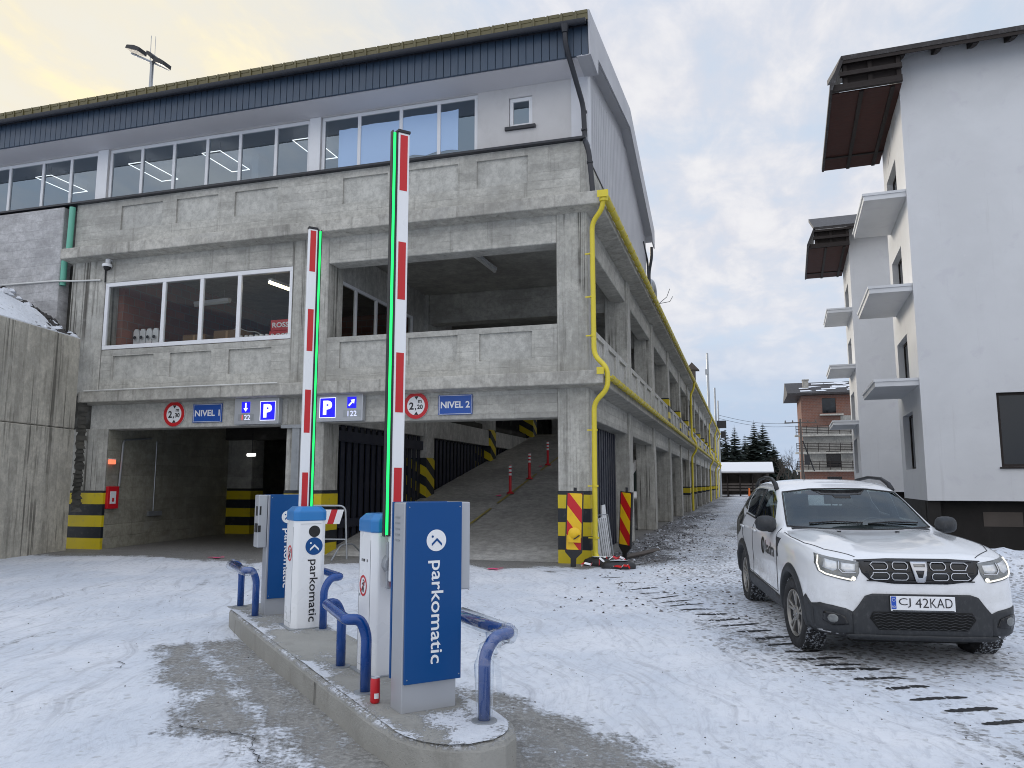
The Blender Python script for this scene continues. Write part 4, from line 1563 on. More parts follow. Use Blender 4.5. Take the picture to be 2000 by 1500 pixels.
def island_top_mat():
    mm, t = mk('island_top')
    co = t.new('ShaderNodeTexCoord').outputs['Object']
    c = t.mix(t.noise(co, 3, 6, .65), (.24, .235, .21), (.40, .39, .36))
    at = t.new('ShaderNodeAttribute')
    at.attribute_name = 'snow'
    k = t.math('ADD', t.math('MULTIPLY', t.noise(co, 5, 7, .66), .45), t.math('MULTIPLY', t.noise(co, 42, 5, .75), .55))
    cov = t.ramp(t.math('ADD', t.math('MULTIPLY', t.math('SUBTRACT', k, .5), 1.5), at.outputs['Fac']), .50, .62, 0, .95)
    x, y, z = t.sep(co)
    up = t.ramp(z, .155, .187)
    cov = t.math('MULTIPLY', cov, up)
    pv = t.vor(co, 30)
    pm = t.math('MULTIPLY', t.ramp(pv, .12, .06), t.ramp(t.noise(co, 4, 2), .45, .6))
    c = t.mix(t.math('MULTIPLY', pm, .7), c, (.06, .055, .05))
    st = t.ramp(t.noise(t.scale(co, (2, 2, .7)), 2.2, 6, .66), .52, .75)
    c = t.mix(t.math('MULTIPLY', st, .4), c, (.15, .14, .12))
    c = t.mix(cov, c, t.mix(t.noise(co, 14, 5, .7), (.52, .55, .60), (.82, .84, .87)))
    h = t.math('ADD', t.math('MULTIPLY', cov, .8), t.math('MULTIPLY', t.noise(co, 40, 5, .7), .5))
    t.out(t.principled(c, .8, 0, t.bump(h, .7, .03), .3))


island_top_mat()
isl = m.build('traffic_island', ['island_top', 'slot_dark'], None)
isl['kind'] = 'structure'
# finer top so that the snow cover can vary: a sheet just above
m = MB(IM)
nx, ny = 14, 110
pp = []
for j in range(ny + 1):
    for i in range(nx + 1):
        fx, fy = i / nx, j / ny
        yv = -.30 + fy * 5.5
        lo, hi = (.0, .65)
        if yv < .12:
            q = (yv + .31) / .43
            q = max(0.0, q)
            lo, hi = .33 - .33 * math.sqrt(1 - (1 - q) ** 2), .33 + .32 * math.sqrt(1 - (1 - q) ** 2)
        pp.append((lo + (hi - lo) * fx, yv, 0))
zz_ = []
vals = []
for (a, b, c) in pp:
    edge = min(a, .65 - a)
    s = .40 + .20 * sstep(.10, 0, edge)
    s += .27 * float(sstep(.55, .05, b)) * float(sstep(.1, .3, a))          # drift round the near hoop
    s += .22 * math.exp(-((b - 1.9) / .35) ** 2) * float(sstep(.35, .1, a))
    s += .20 * math.exp(-((b - 4.6) / .4) ** 2) + .16 * math.exp(-((b - 3.6) / .35) ** 2)
    s -= .12 * math.exp(-((b - 2.7) / .5) ** 2)
    s += .22 * (float(vnoise(a * 1 + 7, b, .22)) - .5)
    vals.append(s)
    zz_.append(KT + .004 + .030 * max(0, s - .62) * (0.4 + float(vnoise(a + 3, b + 9, .05))))
m.add([(a, b, z) for (a, b, c), z in zip(pp, zz_)], [(j * (nx + 1) + i, j * (nx + 1) + i + 1, (j + 1) * (nx + 1) + i + 1, (j + 1) * (nx + 1) + i) for j in range(ny) for i in range(nx)])
top = m.build('island_surface', 'island_top', None, smooth='all')
top['kind'] = 'structure'
ca = top.data.attributes.new('snow', 'FLOAT', 'POINT')
ca.data.foreach_set('value', vals)
c2 = isl.data.attributes.new('snow', 'FLOAT', 'POINT')
c2.data.foreach_set('value', [.55] * len(isl.data.vertices))

LX, LY = Vector((1, 0, 0)), Vector((0, 1, 0))


def emblem(mb_disc, mb_mark, c, right, up, r):
    """round mark: disc with a dot and a chevron"""
    mb_disc.plate(c, right, up, circ(r, 40), .003)
    nn = Vector(right).cross(Vector(up))
    o = Vector(c) + nn * .002
    w_ = r * .16
    mb_mark.plate(o, right, up, [(-.48 * r, -.52 * r), (-.48 * r, -.52 * r + w_ * 1.5), (.05 * r, .06 * r + w_), (.56 * r, -.44 * r + w_), (.56 * r, -.44 * r - w_ * .5), (.05 * r, .06 * r - w_ * .6)], .0015)
    mb_mark.plate(o, right, up, circ(r * .11, 12, -.40 * r, .36 * r), .0015)


def kiosk(x0, x1, y0, side, label):
    """silver ticket column with blue panels front and back and a ticket unit on the lane side"""
    t = thing('ticket_kiosk', label, 'ticket machine', ipt((x0 + x1) / 2, y0 + .09, KT), IRZ, 'parking ticket machines on the island')
    ox, oy = (x0 + x1) / 2, y0 + .09
    L = lambda x, y: (x - ox, y - oy)
    a0, a1 = x0 - ox, x1 - ox
    H = 1.44 - KT
    MB().box(a0, a1, -.088, .088, 0, H - .004).build('cabinet', 'paint_silver', t, bevel=.006, inv=False)
    p0, p1 = (a0 + .008, a1 + .022) if side > 0 else (a0 + .02, a1 + .012)
    MB().box(p0, p1, -.112, -.089, .172, H).build('front_panel', 'paint_blue', t, bevel=.003, inv=False)
    MB().box(p0 - .012, p1, .089, .112, .172, H).build('rear_panel', 'paint_blue', t, bevel=.003, inv=False)
    u0, u1 = (a1 + .004, a1 + .095) if side > 0 else (a0 - .098, a0 - .004)
    tu = MB().box(u0, u1, -.085, .10, .70, H - .002).build('ticket_unit', 'paint_silver', t, bevel=.008, inv=False)
    xf = u1 + .0 if side > 0 else u0
    q = MB()
    if side < 0:
        q.box(u0 - .002, u0 + .02, -.055, .03, 1.03, 1.13)
        q.box(u0 - .012, u0 + .01, -.075, .02, .86, .95)
        q.box(u0 + .012, u0 + .03, -.0875, -.084, 1.04, 1.13)
        q.box(u0 + .002, u0 + .03, -.0875, -.084, .86, .93)
    else:
        q.box(u1 - .01, u1 + .003, -.05, .05, 1.0, 1.14)
        q.box(u1 - .01, u1 + .010, -.05, .05, .84, .92)
    q.build('slot', 'rubber_black', tu, inv=False)
    q = MB()
    for dx in (p0 + .015, p1 - .015):
        for dz in (.20, H - .03):
            q.lathe([(.004, -.1145), (.004, -.1115)], (dx, 0, dz), 'y', 8)
    q.build('panel_screw', 'galvanised', t, inv=False)
    # vents on the cabinet's left side
    q = MB()
    for k in range(5):
        q.box(a0 - .003, a0 + .001, -.02, .06, H - .10 - k * .035, H - .09 - k * .035)
    q.build('vent', 'galvanised', t, inv=False)
    # emblem and lettering, running down the panel
    d, k_ = MB(), MB()
    cx = (p0 + p1) / 2 + .01
    emblem(d, k_, (cx, -.1145, H - .235), LX, Z, .066)
    put_text(d, 'parkomatic', (cx - .002, -.1145, H - .665), -Z, LX, width=.615, height=.105, bold=.012)
    d.build('lettering', 'sign_white', t, inv=False)
    k_.build('emblem_mark', 'paint_blue', t, inv=False)
    return t


kiosk(.145, .505, .375, 1, 'blue and silver parkomatic ticket column nearest the camera, beside the red can')
kiosk(.225, .585, 4.36, -1, 'blue and silver parkomatic ticket column at the far end of the island')


def no_walk(m_r, m_k, c, right, up, r):
    n_ = 32
    m_r.ring(c, right, up, r, r * .80, .002, 32)
    o = Vector(c)
    rt_, u_ = Vector(right), Vector(up)
    d1 = (rt_ + u_).normalized()
    d2 = (u_ - rt_).normalized()
    m_r.plate(o + rt_.cross(u_) * .001, d1, d2, rect(-r * .84, r * .84, -r * .05, r * .05), .001)
    s = r * .8
    m_k.plate(o, right, up, circ(s * .13, 12, 0, s * .62), .001)
    m_k.plate(o, right, up, [(-.10 * s, -.1 * s), (.12 * s, -.1 * s), (.16 * s, .42 * s), (-.10 * s, .42 * s)], .001)
    m_k.plate(o, right, up, [(-.10 * s, -.1 * s), (.04 * s, -.1 * s), (-.25 * s, -.78 * s), (-.38 * s, -.72 * s)], .001)
    m_k.plate(o, right, up, [(-.02 * s, -.1 * s), (.12 * s, -.1 * s), (.36 * s, -.70 * s), (.24 * s, -.78 * s)], .001)
    m_k.plate(o, right, up, [(-.08 * s, .40 * s), (-.10 * s, .30 * s), (-.40 * s, .06 * s), (-.46 * s, .14 * s)], .001)
    m_k.plate(o, right, up, [(.12 * s, .40 * s), (.14 * s, .26 * s), (.40 * s, .0 * s), (.47 * s, .08 * s)], .001)


def gate(x0, x1, y0, arm_front, label, led_right, ax, front_text):
    t = thing('barrier_gate', label, 'barrier gate', ipt((x0 + x1) / 2, y0 + .17, KT), IRZ, 'raised barrier gates on the island')
    ox, oy = (x0 + x1) / 2, y0 + .17
    hw = (x1 - x0) / 2
    HB, HC = 1.205 - KT, 1.335 - KT
    c = .045
    octo = lambda g: [(-hw - g + c, -.17 - g), (hw + g - c, -.17 - g), (hw + g, -.17 - g + c), (hw + g, .17 + g - c), (hw + g - c, .17 + g), (-hw - g + c, .17 + g), (-hw - g, .17 + g - c), (-hw - g, -.17 - g + c)]
    octo0 = octo(0)
    MB().prism(octo0, 'z', 0, HB).build('cabinet', 'plastic_white', t, bevel=.012, inv=False)
    m = MB()
    lo, mid, hi = octo(.006), octo(.006), octo(-.035)
    v = [(p[0], p[1], HB - .005) for p in lo] + [(p[0], p[1], HC - .045) for p in mid] + [(p[0], p[1], HC) for p in hi]
    f = [tuple(range(7, -1, -1)), tuple(range(16, 24))] + [(k * 8 + i, k * 8 + (i + 1) % 8, (k + 1) * 8 + (i + 1) % 8, (k + 1) * 8 + i) for k in range(2) for i in range(8)]
    m.add(v, f)
    m.build('cap', 'paint_blue_light', t, bevel=.01, inv=False)
    MB().prism([(-hw - .03, -.2), (hw + .03, -.2), (hw + .03, .2), (-hw - .03, .2)], 'z', -.001, .012).build('base_plate', 'galvanised', t, inv=False)
    m = MB()
    yy_ = -.171
    m.box(-hw + .055, hw - .055, yy_ - .001, yy_ + .002, HB - .035, HB - .032)
    m.box(-hw - .001, -hw + .002, -.12, .12, .055, .058)
    m.box(-hw - .001, -hw + .002, -.12, -.117, .058, HB - .06)
    m.box(-hw - .001, -hw + .002, .117, .12, .058, HB - .06)
    m.lathe([(.010, -hw - .004), (.010, -hw + .002)], (0, .09, .55), 'x', 12)
    m.build('door_seam', 'galvanised', t, inv=False)
    m = MB()
    # side prohibition sign (left face)
    r_, k_ = MB(), MB()
    no_walk(r_, k_, (-hw - .003, -.02 if front_text else .02, .70 if front_text else .62), -LY, Z, .075)
    r_.build('no_walking_ring', 'sign_red', t, inv=False)
    k_.build('no_walking_figure', 'sign_black', t, inv=False)
    if front_text:
        MB().plate((.035, -.173, HB - .105), LX, Z, circ(.055, 28), .004).build('sensor', 'rubber_black', t, inv=False)
        d, w2 = MB(), MB()
        emblem(d, w2, (.035, -.1735, HB - .245), LX, Z, .083)
        d.build('emblem_disc', 'paint_blue', t, inv=False)
        w2.build('emblem_mark', 'sign_white', t, inv=False)
        m = MB()
        put_text(m, 'parkomatic', (.028, -.1735, HB - .66), -Z, LX, width=.58, height=.10, bold=.008)
        m.build('lettering', 'sign_black', t, inv=False)
    else:
        m = MB()
        for dx in (-.0, .035, .055, .11):
            m.box(-hw - .004, -hw, .05 - dx, .058 - dx, HB - .22, HB - .20)
        m.build('stencil_mark', 'sign_black', t, inv=False)
    # the arm, standing upright
    a = ax - ox
    ya = -.17 - .075 if arm_front else .17 + .075
    zb, zt = .86 - KT, 4.24 - KT
    aw = .096
    arm = MB().box(a - aw / 2, a + aw / 2, ya - .022, ya + .022, zb, zt).build('barrier_arm', 'plastic_white', t, bevel=.008, inv=False)
    for k in range(5):
        z1_ = 4.22 - KT - k * .85
        z0_ = max(z1_ - .445, zb + .1)
        if k == 4:
            z0_ = max(z0_, 1.22 - KT)
        m = MB()
        m.box(a - .030, a + .030, ya - .0240, ya + .0240, z0_, z1_)
        m.build('red_band', 'sign_red', arm, inv=False)
    s = 1 if led_right else -1
    MB().box(min(a + s * .0485, a + s * .064), max(a + s * .0485, a + s * .064), ya - .024, ya + .024, 1.18 - KT, zt + .005).build('edge_profile', 'plastic_black', arm, inv=False)
    m = MB()
    m.box(min(a + s * .0645, a + s * .086), max(a + s * .0645, a + s * .086), ya - .018, ya + .018, 1.19 - KT, zt - .01)
    m.build('light_strip', 'led_green', arm, inv=False)
    MB().box(min(a + s * .0865, a + s * .094), max(a + s * .0865, a + s * .094), ya - .022, ya + .022, 1.18 - KT, zt + .004).build('edge_profile', 'plastic_black', arm, inv=False)
    MB().box(a - .05, a + .05, ya - .03, ya + .03, zt + .0005, zt + .02).build('end_cap', 'plastic_black', arm, inv=False)
    # flange and hub
    m = MB()
    m.lathe([(.075, -.10), (.075, -.02), (.05, .0)], (a, ya + (.10 if arm_front else -.0), zb + .12), 'y', 20)
    m.box(a - .06, a + .06, min(ya, ya + (.03 if arm_front else -.03)), max(ya, ya + (.03 if arm_front else -.03)), zb - .05, zb + .28)
    m.build('hub', 'galvanised', t, bevel=.004, inv=False)
    return t


gate(.265, .575, 3.40, False, 'white barrier cabinet with parkomatic lettering and its arm raised, green strip on the right', True, .452, True)
gate(.285, .58, 1.30, True, 'barrier gate behind the nearest ticket column, taller arm raised with green strip on the left', False, .425, False)


def hoop(x, y0, y1, out_, label, wrap=0, dx=0.0):
    t = thing('hoop_guard', label, 'guard rail', ipt(x, (y0 + y1) / 2, KT), IRZ, 'blue tubular hoop guards on the island')
    ym = (y0 + y1) / 2
    a, b = y0 - ym, y1 - ym
    h = .475
    r = .036
    path = bend([(0, a, 0), (0, a, h - .10), (out_ * .35, a, h), (out_, a + .03, h), (out_ + dx, b - .03, h), (out_ * .35 + dx, b, h), (dx, b, h - .10), (dx, b, 0)], .11, 6)
    m = MB()
    m.tube(path, r, 16)
    m.build('hoop_tube', 'tube_blue', t, smooth='all', inv=False)
    for yy, xx_ in ((a, 0), (b, dx)):
        MB().lathe([(.075, .001), (.075, .012), (.055, .014)], (xx_, yy, 0), 'z', 20).build('foot_plate', 'galvanised', t, inv=False)
    if wrap:
        rr = random.Random(wrap)
        n0, n1 = (3, int(len(path) * .62)) if wrap == 1 else (8, len(path) - 14)
        sub = path[0 if wrap == 1 else n0:n1]
        m = MB()
        rad = [r + .006 + rr.uniform(.0, .020) for _ in sub]
        m.tube(sub, rad, 11, cap=False)
        vv = [Vector(q) for q in m.v]
        m.v = [tuple(q + Vector((rr.uniform(-.006, .006), rr.uniform(-.006, .006), rr.uniform(-.012, .003)))) for q in vv]
        # a loose flap hanging from the bend
        k = len(sub) // 2
        p = sub[6]
        m.add([p + Vector((.0, -.045, .01)), p + Vector((.05, -.05, -.06)), p + Vector((.07, -.05, -.20)), p + Vector((.045, -.045, -.34)), p + Vector((.03, -.04, -.16))], [(0, 1, 2, 4), (4, 2, 3)])
        m.build('plastic_wrap', 'plastic_film', t, smooth='all', inv=False)
    return t


hoop(.13, 4.34, 5.10, -.12, 'blue hoop guard half wrapped in plastic at the far left end of the island', 2)
hoop(.53, 3.28, 4.05, .17, 'blue hoop guard on the right of the lettered white barrier cabinet')
hoop(.125, .95, 1.74, -.13, 'shiny unwrapped blue hoop guard just left of the red can', 0, .085)
hoop(.51, .01, .80, .20, 'plastic wrapped blue hoop guard at the rounded near end of the island', 1)

# can
t = thing('drink_can', 'red drink can standing on the island kerb by the blue hoop', 'can', ipt(.095, .685, KT + .006), IRZ)
m = MB()
m.lathe([(.024, 0), (.030, .008), (.0305, .135), (.027, .150)], (0, 0, 0), 'z', 28)
m.build('can_body', 'plastic_red', t, smooth=True, inv=False)
m = MB()
m.lathe([(.027, .150), (.0275, .1535), (.0265, .156), (.0245, .1525), (.012, .152)], (0, 0, 0), 'z', 28)
m.build('can_lid', 'aluminium', t, smooth=True, inv=False)
m = MB()
for a in range(7):
    q = lambda r_, s: (r_ * math.cos(R(-120 + s)), r_ * math.sin(R(-120 + s)))
    p0, p1 = q(.0309, a * 8), q(.0309, a * 8 + 8)
    m.add([(p0[0], p0[1], .03), (p1[0], p1[1], .03), (p1[0], p1[1], .062), (p0[0], p0[1], .062)], [(0, 1, 2, 3)])
m.build('can_label', 'sign_white', t, inv=False)
# ================================================================== GROUND
def car_slope(x, y):
    return sstep(-2.2, -.6, x) * (sstep(7.0, 12.0, y) * .11 - .04) * (1 - .0 * x)


RD = Vector((.50, .866, 0))


def gz(x, y):
    x, y = np.asarray(x, float), np.asarray(y, float)
    d = (x - 4.15) * .5 + (y - 14.2) * .866
    right = sstep(2.3, 3.2, x - .03 * y)
    ridge = .42 * np.exp(-(d / .75) ** 2) * right * (1 - sstep(30, 60, y))
    pit = -2.6 * sstep(.5, 1.9, d) * right * (1 - sstep(60, 80, y))
    z = np.where(y < 40, car_slope(x, y), .07 * sstep(-2.2, -.6, x))
    z = z + ridge + pit
    side = .10 * np.exp(-((x + 2.0) / .55) ** 2) * sstep(16.5, 20, y) * (1 - sstep(70, 92, y))
    out_ = sstep(-2.7, -2.2, x) * 1.0
    rough = (vnoise(x, y, .35) - .5) * .020 + (vnoise(x + 5, y + 3, .12) - .5) * .012
    open_ = 1 - sstep(14.2, 15.4, y) * (1 - out_)
    z = z + rough * open_ + side * out_ * vnoise(x, y, .4) * 1.4
    z = z + .05 * right * sstep(-1.2, 0, d) * (vnoise(x, y, .25) - .3) * 2
    # wheel ruts on the road
    for cx, dx in ((-1.15, .9), (.35, .9)):
        lane = cx + .012 * (y - 10)
        z = z - .014 * np.exp(-((x - lane) / .16) ** 2) * sstep(9, 12, y) * (1 - right)
    rise = 6.0 * sstep(170, 330, y) + 3 * sstep(60, 160, -x)
    return z + rise


def axis_pts(a, b, lo, hi, step, far0, far1, ratio=1.22):
    fine = list(np.arange(lo, hi + 1e-6, step))
    L, s, p = [], step, lo
    while p > far0:
        s *= ratio
        p -= s
        L.append(p)
    H, s, p = [], step, hi
    while p < far1:
        s *= ratio
        p += s
        H.append(p)
    return np.array(L[::-1] + fine + H)


gx = axis_pts(0, 0, -9.5, 6.5, .075, -420, 420)
gy = axis_pts(0, 0, 2.2, 17.0, .075, -60, 420, 1.06)
GX, GYY = np.meshgrid(gx, gy)
GZ = gz(GX, GYY)
nxg, nyg = len(gx), len(gy)
me = bpy.data.meshes.new('ground')
verts = np.stack([GX.ravel(), GYY.ravel(), GZ.ravel()], 1)
idx = np.arange(nxg * nyg).reshape(nyg, nxg)
faces = np.stack([idx[:-1, :-1].ravel(), idx[:-1, 1:].ravel(), idx[1:, 1:].ravel(), idx[1:, :-1].ravel()], 1)
me.from_pydata(verts.tolist(), [], faces.tolist())
me.materials.append(MATS['ground_snow_asphalt'])
me.polygons.foreach_set('use_smooth', [True] * len(me.polygons))


def seg_d(px, py, pts):
    d = np.full(px.shape, 1e9)
    for (ax, ay), (bx, by) in zip(pts[:-1], pts[1:]):
        vx, vy = bx - ax, by - ay
        t = np.clip(((px - ax) * vx + (py - ay) * vy) / (vx * vx + vy * vy), 0, 1)
        d = np.minimum(d, np.hypot(px - ax - t * vx, py - ay - t * vy))
    return d


# wear masks, laid out on the ground in metres
xx, yy = verts[:, 0], verts[:, 1]
wob = (vnoise(xx, yy, .9) - .5) * .9 + (vnoise(xx + 9, yy, .3) - .5) * .35
# position along/across the island
du = (xx - IO.x) * U.x + (yy - IO.y) * U.y
dv = (xx - IO.x) * V.x + (yy - IO.y) * V.y
snow = np.full(xx.shape, .80)
snow = snow - .10 * sstep(-1.5, 1.0, xx) * sstep(9, 6, yy)
grav = np.zeros(xx.shape)
wear = np.zeros(xx.shape)
# swept, dusty strip on the left of the island and round its near end
s1 = sstep(1.15, .45, -dv + wob * .6) * sstep(-4.9, -4.0, du) * (dv < .3)
s1 = s1 * sstep(.2, .0, dv)
s1 *= 1 - .35 * sstep(.10, .0, np.abs(-dv - .42 + .05 * wob))
s2 = sstep(1.75, 1.25, dv + wob * .5 + .25 * np.maximum(0, -du)) * sstep(.45, .6, dv) * sstep(-2.2, -1.2, du)
bare = np.maximum(s1, s2)
snow = snow * (1 - bare) + .42 * bare
# bare wet apron inside and in front of the mouths
ap = sstep(13.3, 14.6, yy + wob * .9 - .05 * (xx + 9)) * sstep(-2.55, -2.95, xx + wob * .1)
snow = snow * (1 - ap) + .26 * ap
wear = np.maximum(wear, ap * .6)
ins = sstep(15.1, 16.2, yy) * sstep(-2.9, -3.2, xx)
snow = snow * (1 - ins) + .0 * ins
# gravelly margin along the long side, and the gravelly road beside it
gm = sstep(-.2, -1.6, xx + wob * .7 - .02 * yy) * sstep(-3.2, -2.7, xx) * sstep(14.0, 16.0, yy + wob)
snow = snow * (1 - gm) + .46 * gm
grav = np.maximum(grav, gm)
g2 = sstep(-2.0, -.6, xx + wob) * sstep(9.2, 11.2, yy + wob + .35 * xx) * sstep(4.2, 3.2, xx - .03 * yy)
snow = snow * (1 - g2) + (.70 + .14 * (vnoise(xx, yy, 1.7) - .5)) * g2
grav = np.maximum(grav, g2 * .62)
# ground under and round the car, dull packed grit
cx_, cy_ = 1.0, 9.4
cd = np.hypot((xx - cx_) / 1.5, (yy - cy_) / 2.6)
cm = sstep(1.25, .75, cd + wob * .2)
snow = snow * (1 - cm) + .68 * cm
grav = np.maximum(grav, cm * .60)
cr = sstep(.9, 1.8, xx) * sstep(7.6, 5.5, yy)
grav = np.maximum(grav, cr * .35)
# thin tyre tracks curving over the snow
for pts, wd_, k in (([(.2, 4.5), (.35, 6.5), (-.5, 9.0), (-1.9, 12.0), (-3.6, 14.6)], .14, .09), ([(1.6, 4.6), (1.2, 6.6), (.0, 8.6), (-1.6, 11.5), (-4.4, 14.8)], .14, .08),
                    ([(-8.5, 4.0), (-8.9, 8), (-10.5, 12.5), (-11.6, 15)], .12, .20), ([(-6.8, 4.0), (-7.2, 8), (-9.0, 12.5), (-10, 15)], .12, .18),
                    ([(-5.2, 4.0), (-5.9, 7), (-7.6, 11.5), (-8.2, 15)], .09, .10), ([(-.7, 13), (-.5, 20), (.1, 60), (.4, 100)], .22, .12), ([(.9, 13), (1.1, 20), (1.6, 60), (1.9, 100)], .22, .12)):
    d = seg_d(xx + wob * .04, yy, pts)
    snow = snow - k * sstep(wd_ * 1.6, wd_ * .5, d)
# ridge of ploughed snow by the pit; dark earth down in it
dr = (xx - 4.15) * .5 + (yy - 14.2) * .866
rg_ = sstep(2.3, 3.2, xx - .03 * yy) * sstep(-1.0, -.2, dr) * (yy < 60)
snow = np.where(rg_ > .5, .80, snow)
grav = np.where(rg_ > .5, .25, grav)
pit_ = sstep(2.3, 3.2, xx - .03 * yy) * sstep(.6, 1.1, dr) * (yy < 60)
snow = snow * (1 - pit_) + .0 * pit_
grav = np.maximum(grav, pit_)
wear = np.maximum(wear, pit_)
snow = snow + (vnoise(xx + 31, yy + 7, 2.6) - .5) * .10
col = me.attributes.new('mask', 'FLOAT_COLOR', 'POINT')
buf = np.ones((len(xx), 4), np.float32)
buf[:, 0], buf[:, 1], buf[:, 2] = np.clip(snow, 0, 1), np.clip(grav, 0, 1), np.clip(wear, 0, 1)
col.data.foreach_set('color', buf.ravel())
gro = bpy.data.objects.new('ground', me)
COL.objects.link(gro)
gro['kind'] = 'structure'

# loose clods and pebbles on the snow: one uncountable scatter
rr = random.Random(21)
m = MB()


def pebble(m, x, y, z, r):
    k = 5
    v = [(x + r * 1.2 * math.cos(i * 1.2566 + r * 50) * rr.uniform(.7, 1.2), y + r * math.sin(i * 1.2566 + r * 50) * rr.uniform(.7, 1.2), z - .004) for i in range(k)]
    v += [(x + r * .5 * math.cos(i * 1.2566) * rr.uniform(.6, 1.2), y + r * .5 * math.sin(i * 1.2566), z + r * rr.uniform(.45, .8)) for i in range(k)]
    f = [(i, (i + 1) % k, (i + 1) % k + k, i + k) for i in range(k)] + [tuple(range(k, 2 * k))]
    m.add(v, f, rr.randrange(3))


px_, py_ = [], []
for q in range(2300):
    a = rr.random()
    if a < .55:
        x, y = rr.uniform(-2.6, 2.5), rr.uniform(9.5, 24)
        r = rr.uniform(.008, .028)
        if x > 1.2 - .15 * (y - 14) and rr.random() < .6:
            continue
    elif a < .75:
        x, y = rr.uniform(-3.0, -1.2), rr.uniform(15.5, 40)
        r = rr.uniform(.015, .05)
    elif a < .9:
        x, y = rr.uniform(-3.6, 3.5), rr.uniform(3.6, 10)
        r = rr.uniform(.003, .009)
    else:
        x, y = rr.uniform(-9, -2.5), rr.uniform(3.6, 13)
        r = rr.uniform(.004, .010)
    lu, lv = (x - IO.x) * U.x + (y - IO.y) * U.y, (x - IO.x) * V.x + (y - IO.y) * V.y
    if -5.6 < lu < .5 and -.1 < lv < .8:
        continue
    px_.append((x, y, r))
zs = gz(np.array([p[0] for p in px_]), np.array([p[1] for p in px_]))
for (x, y, r), z in zip(px_, zs):
    pebble(m, x, y, float(z), r)
flat('stone_dark', (.05, .047, .045), .85, 0, var=.3, nscale=9)
flat('stone_mid', (.16, .15, .145), .85, 0, var=.3, nscale=9)
flat('snow_clod', (.68, .71, .76), .8, 0, var=.1, nscale=9)
o = m.build('loose_stones', ['stone_dark', 'stone_mid', 'snow_clod'], None)
o['kind'] = 'stuff'

# cracks in the dusty concrete left of the island
m = MB()
for pts in ([(-3.55, 4.38), (-3.36, 4.35), (-3.18, 4.36), (-2.98, 4.33), (-2.90, 4.24), (-2.82, 4.10), (-2.70, 4.02), (-2.62, 3.90)], [(-5.35, 5.75), (-5.22, 5.70), (-5.15, 5.58), (-5.20, 5.50)]):
    p = [pts[0]]
    for a, b in zip(pts[:-1], pts[1:]):
        for k in range(1, 5):
            p.append((a[0] + (b[0] - a[0]) * k / 4 + rr.uniform(-.014, .014), a[1] + (b[1] - a[1]) * k / 4 + rr.uniform(-.014, .014)))
    z = gz(np.array([q[0] for q in p]), np.array([q[1] for q in p])) + .008
    for i in range(len(p) - 1):
        w0, w1 = rr.uniform(.002, .007), rr.uniform(.002, .007)
        m.add([(p[i][0], p[i][1] - w0, z[i]), (p[i + 1][0], p[i + 1][1] - w1, z[i + 1]), (p[i + 1][0], p[i + 1][1] + w1, z[i + 1]), (p[i][0], p[i][1] + w0, z[i])], [(0, 1, 2, 3)])
o = m.build('ground_crack', 'slot_dark', None)
o['kind'] = 'structure'

# slots of the drain running across the road
DC = [(-2.18, 13.16), (-1.82, 12.41), (-1.48, 11.67), (-1.26, 11.21), (-1.08, 10.82), (-0.9, 10.5), (-0.75, 10.22), (-0.62, 9.94), (-0.43, 9.69), (-0.28, 9.43), (-0.11, 9.16), (0.05, 8.88), (0.22, 8.6), (0.35, 8.33), (0.48, 8.04), (0.6, 7.78), (0.73, 7.59), (0.86, 7.48), (1.01, 7.22), (1.17, 6.94), (1.33, 6.67), (1.49, 6.42), (1.64, 6.15)]


def ground_z(x, y):
    i = int(np.clip(np.searchsorted(gx, x) - 1, 0, nxg - 2))
    j = int(np.clip(np.searchsorted(gy, y) - 1, 0, nyg - 2))
    u_, v_ = (x - gx[i]) / (gx[i + 1] - gx[i]), (y - gy[j]) / (gy[j + 1] - gy[j])
    q = GZ[j:j + 2, i:i + 2]
    return float(max((q[0, 0] * (1 - u_) + q[0, 1] * u_) * (1 - v_) + (q[1, 0] * (1 - u_) + q[1, 1] * u_) * v_, q[0, 0] + (q[0, 1] - q[0, 0]) * u_ + (q[1, 1] - q[0, 1]) * v_ if u_ > v_ else q[0, 0] + (q[1, 0] - q[0, 0]) * v_ + (q[1, 1] - q[1, 0]) * u_))


for x, y in DC:
    L = rr.uniform(.185, .235)
    d = Vector((.958, .286 + .10, 0)).normalized()
    sd_ = Vector((-d.y, d.x, 0))
    n_ = 30
    m = MB()
    vv, ff = [], []
    bend_ = rr.uniform(-.012, .012)
    for j in range(n_ + 1):
        q = 2 * j / n_ - 1
        e = .030 * (1 - abs(q) ** 6) + .003
        c = Vector((x, y, 0)) + d * (L * q) + sd_ * (bend_ * q * q + .004 * math.sin(j * 1.3 + x * 9))
        for k in (-1, 0, 1):
            p = c + sd_ * (k * e * rr.uniform(.75, 1.1))
            vv.append((p.x, p.y, ground_z(p.x, p.y) + .004))
    for j in range(n_):
        if rr.random() < .05:
            continue
        for k in (0, 1):
            ff.append((j * 3 + k, (j + 1) * 3 + k, (j + 1) * 3 + k + 1, j * 3 + k + 1))
    m.add(vv, ff)
    o = m.build('drain_slot', 'slot_dark', None)
    tag(o, 'short dark slot of the drain line crossing the snowy road by the white car', 'drain slot', 'slots of the road drain')

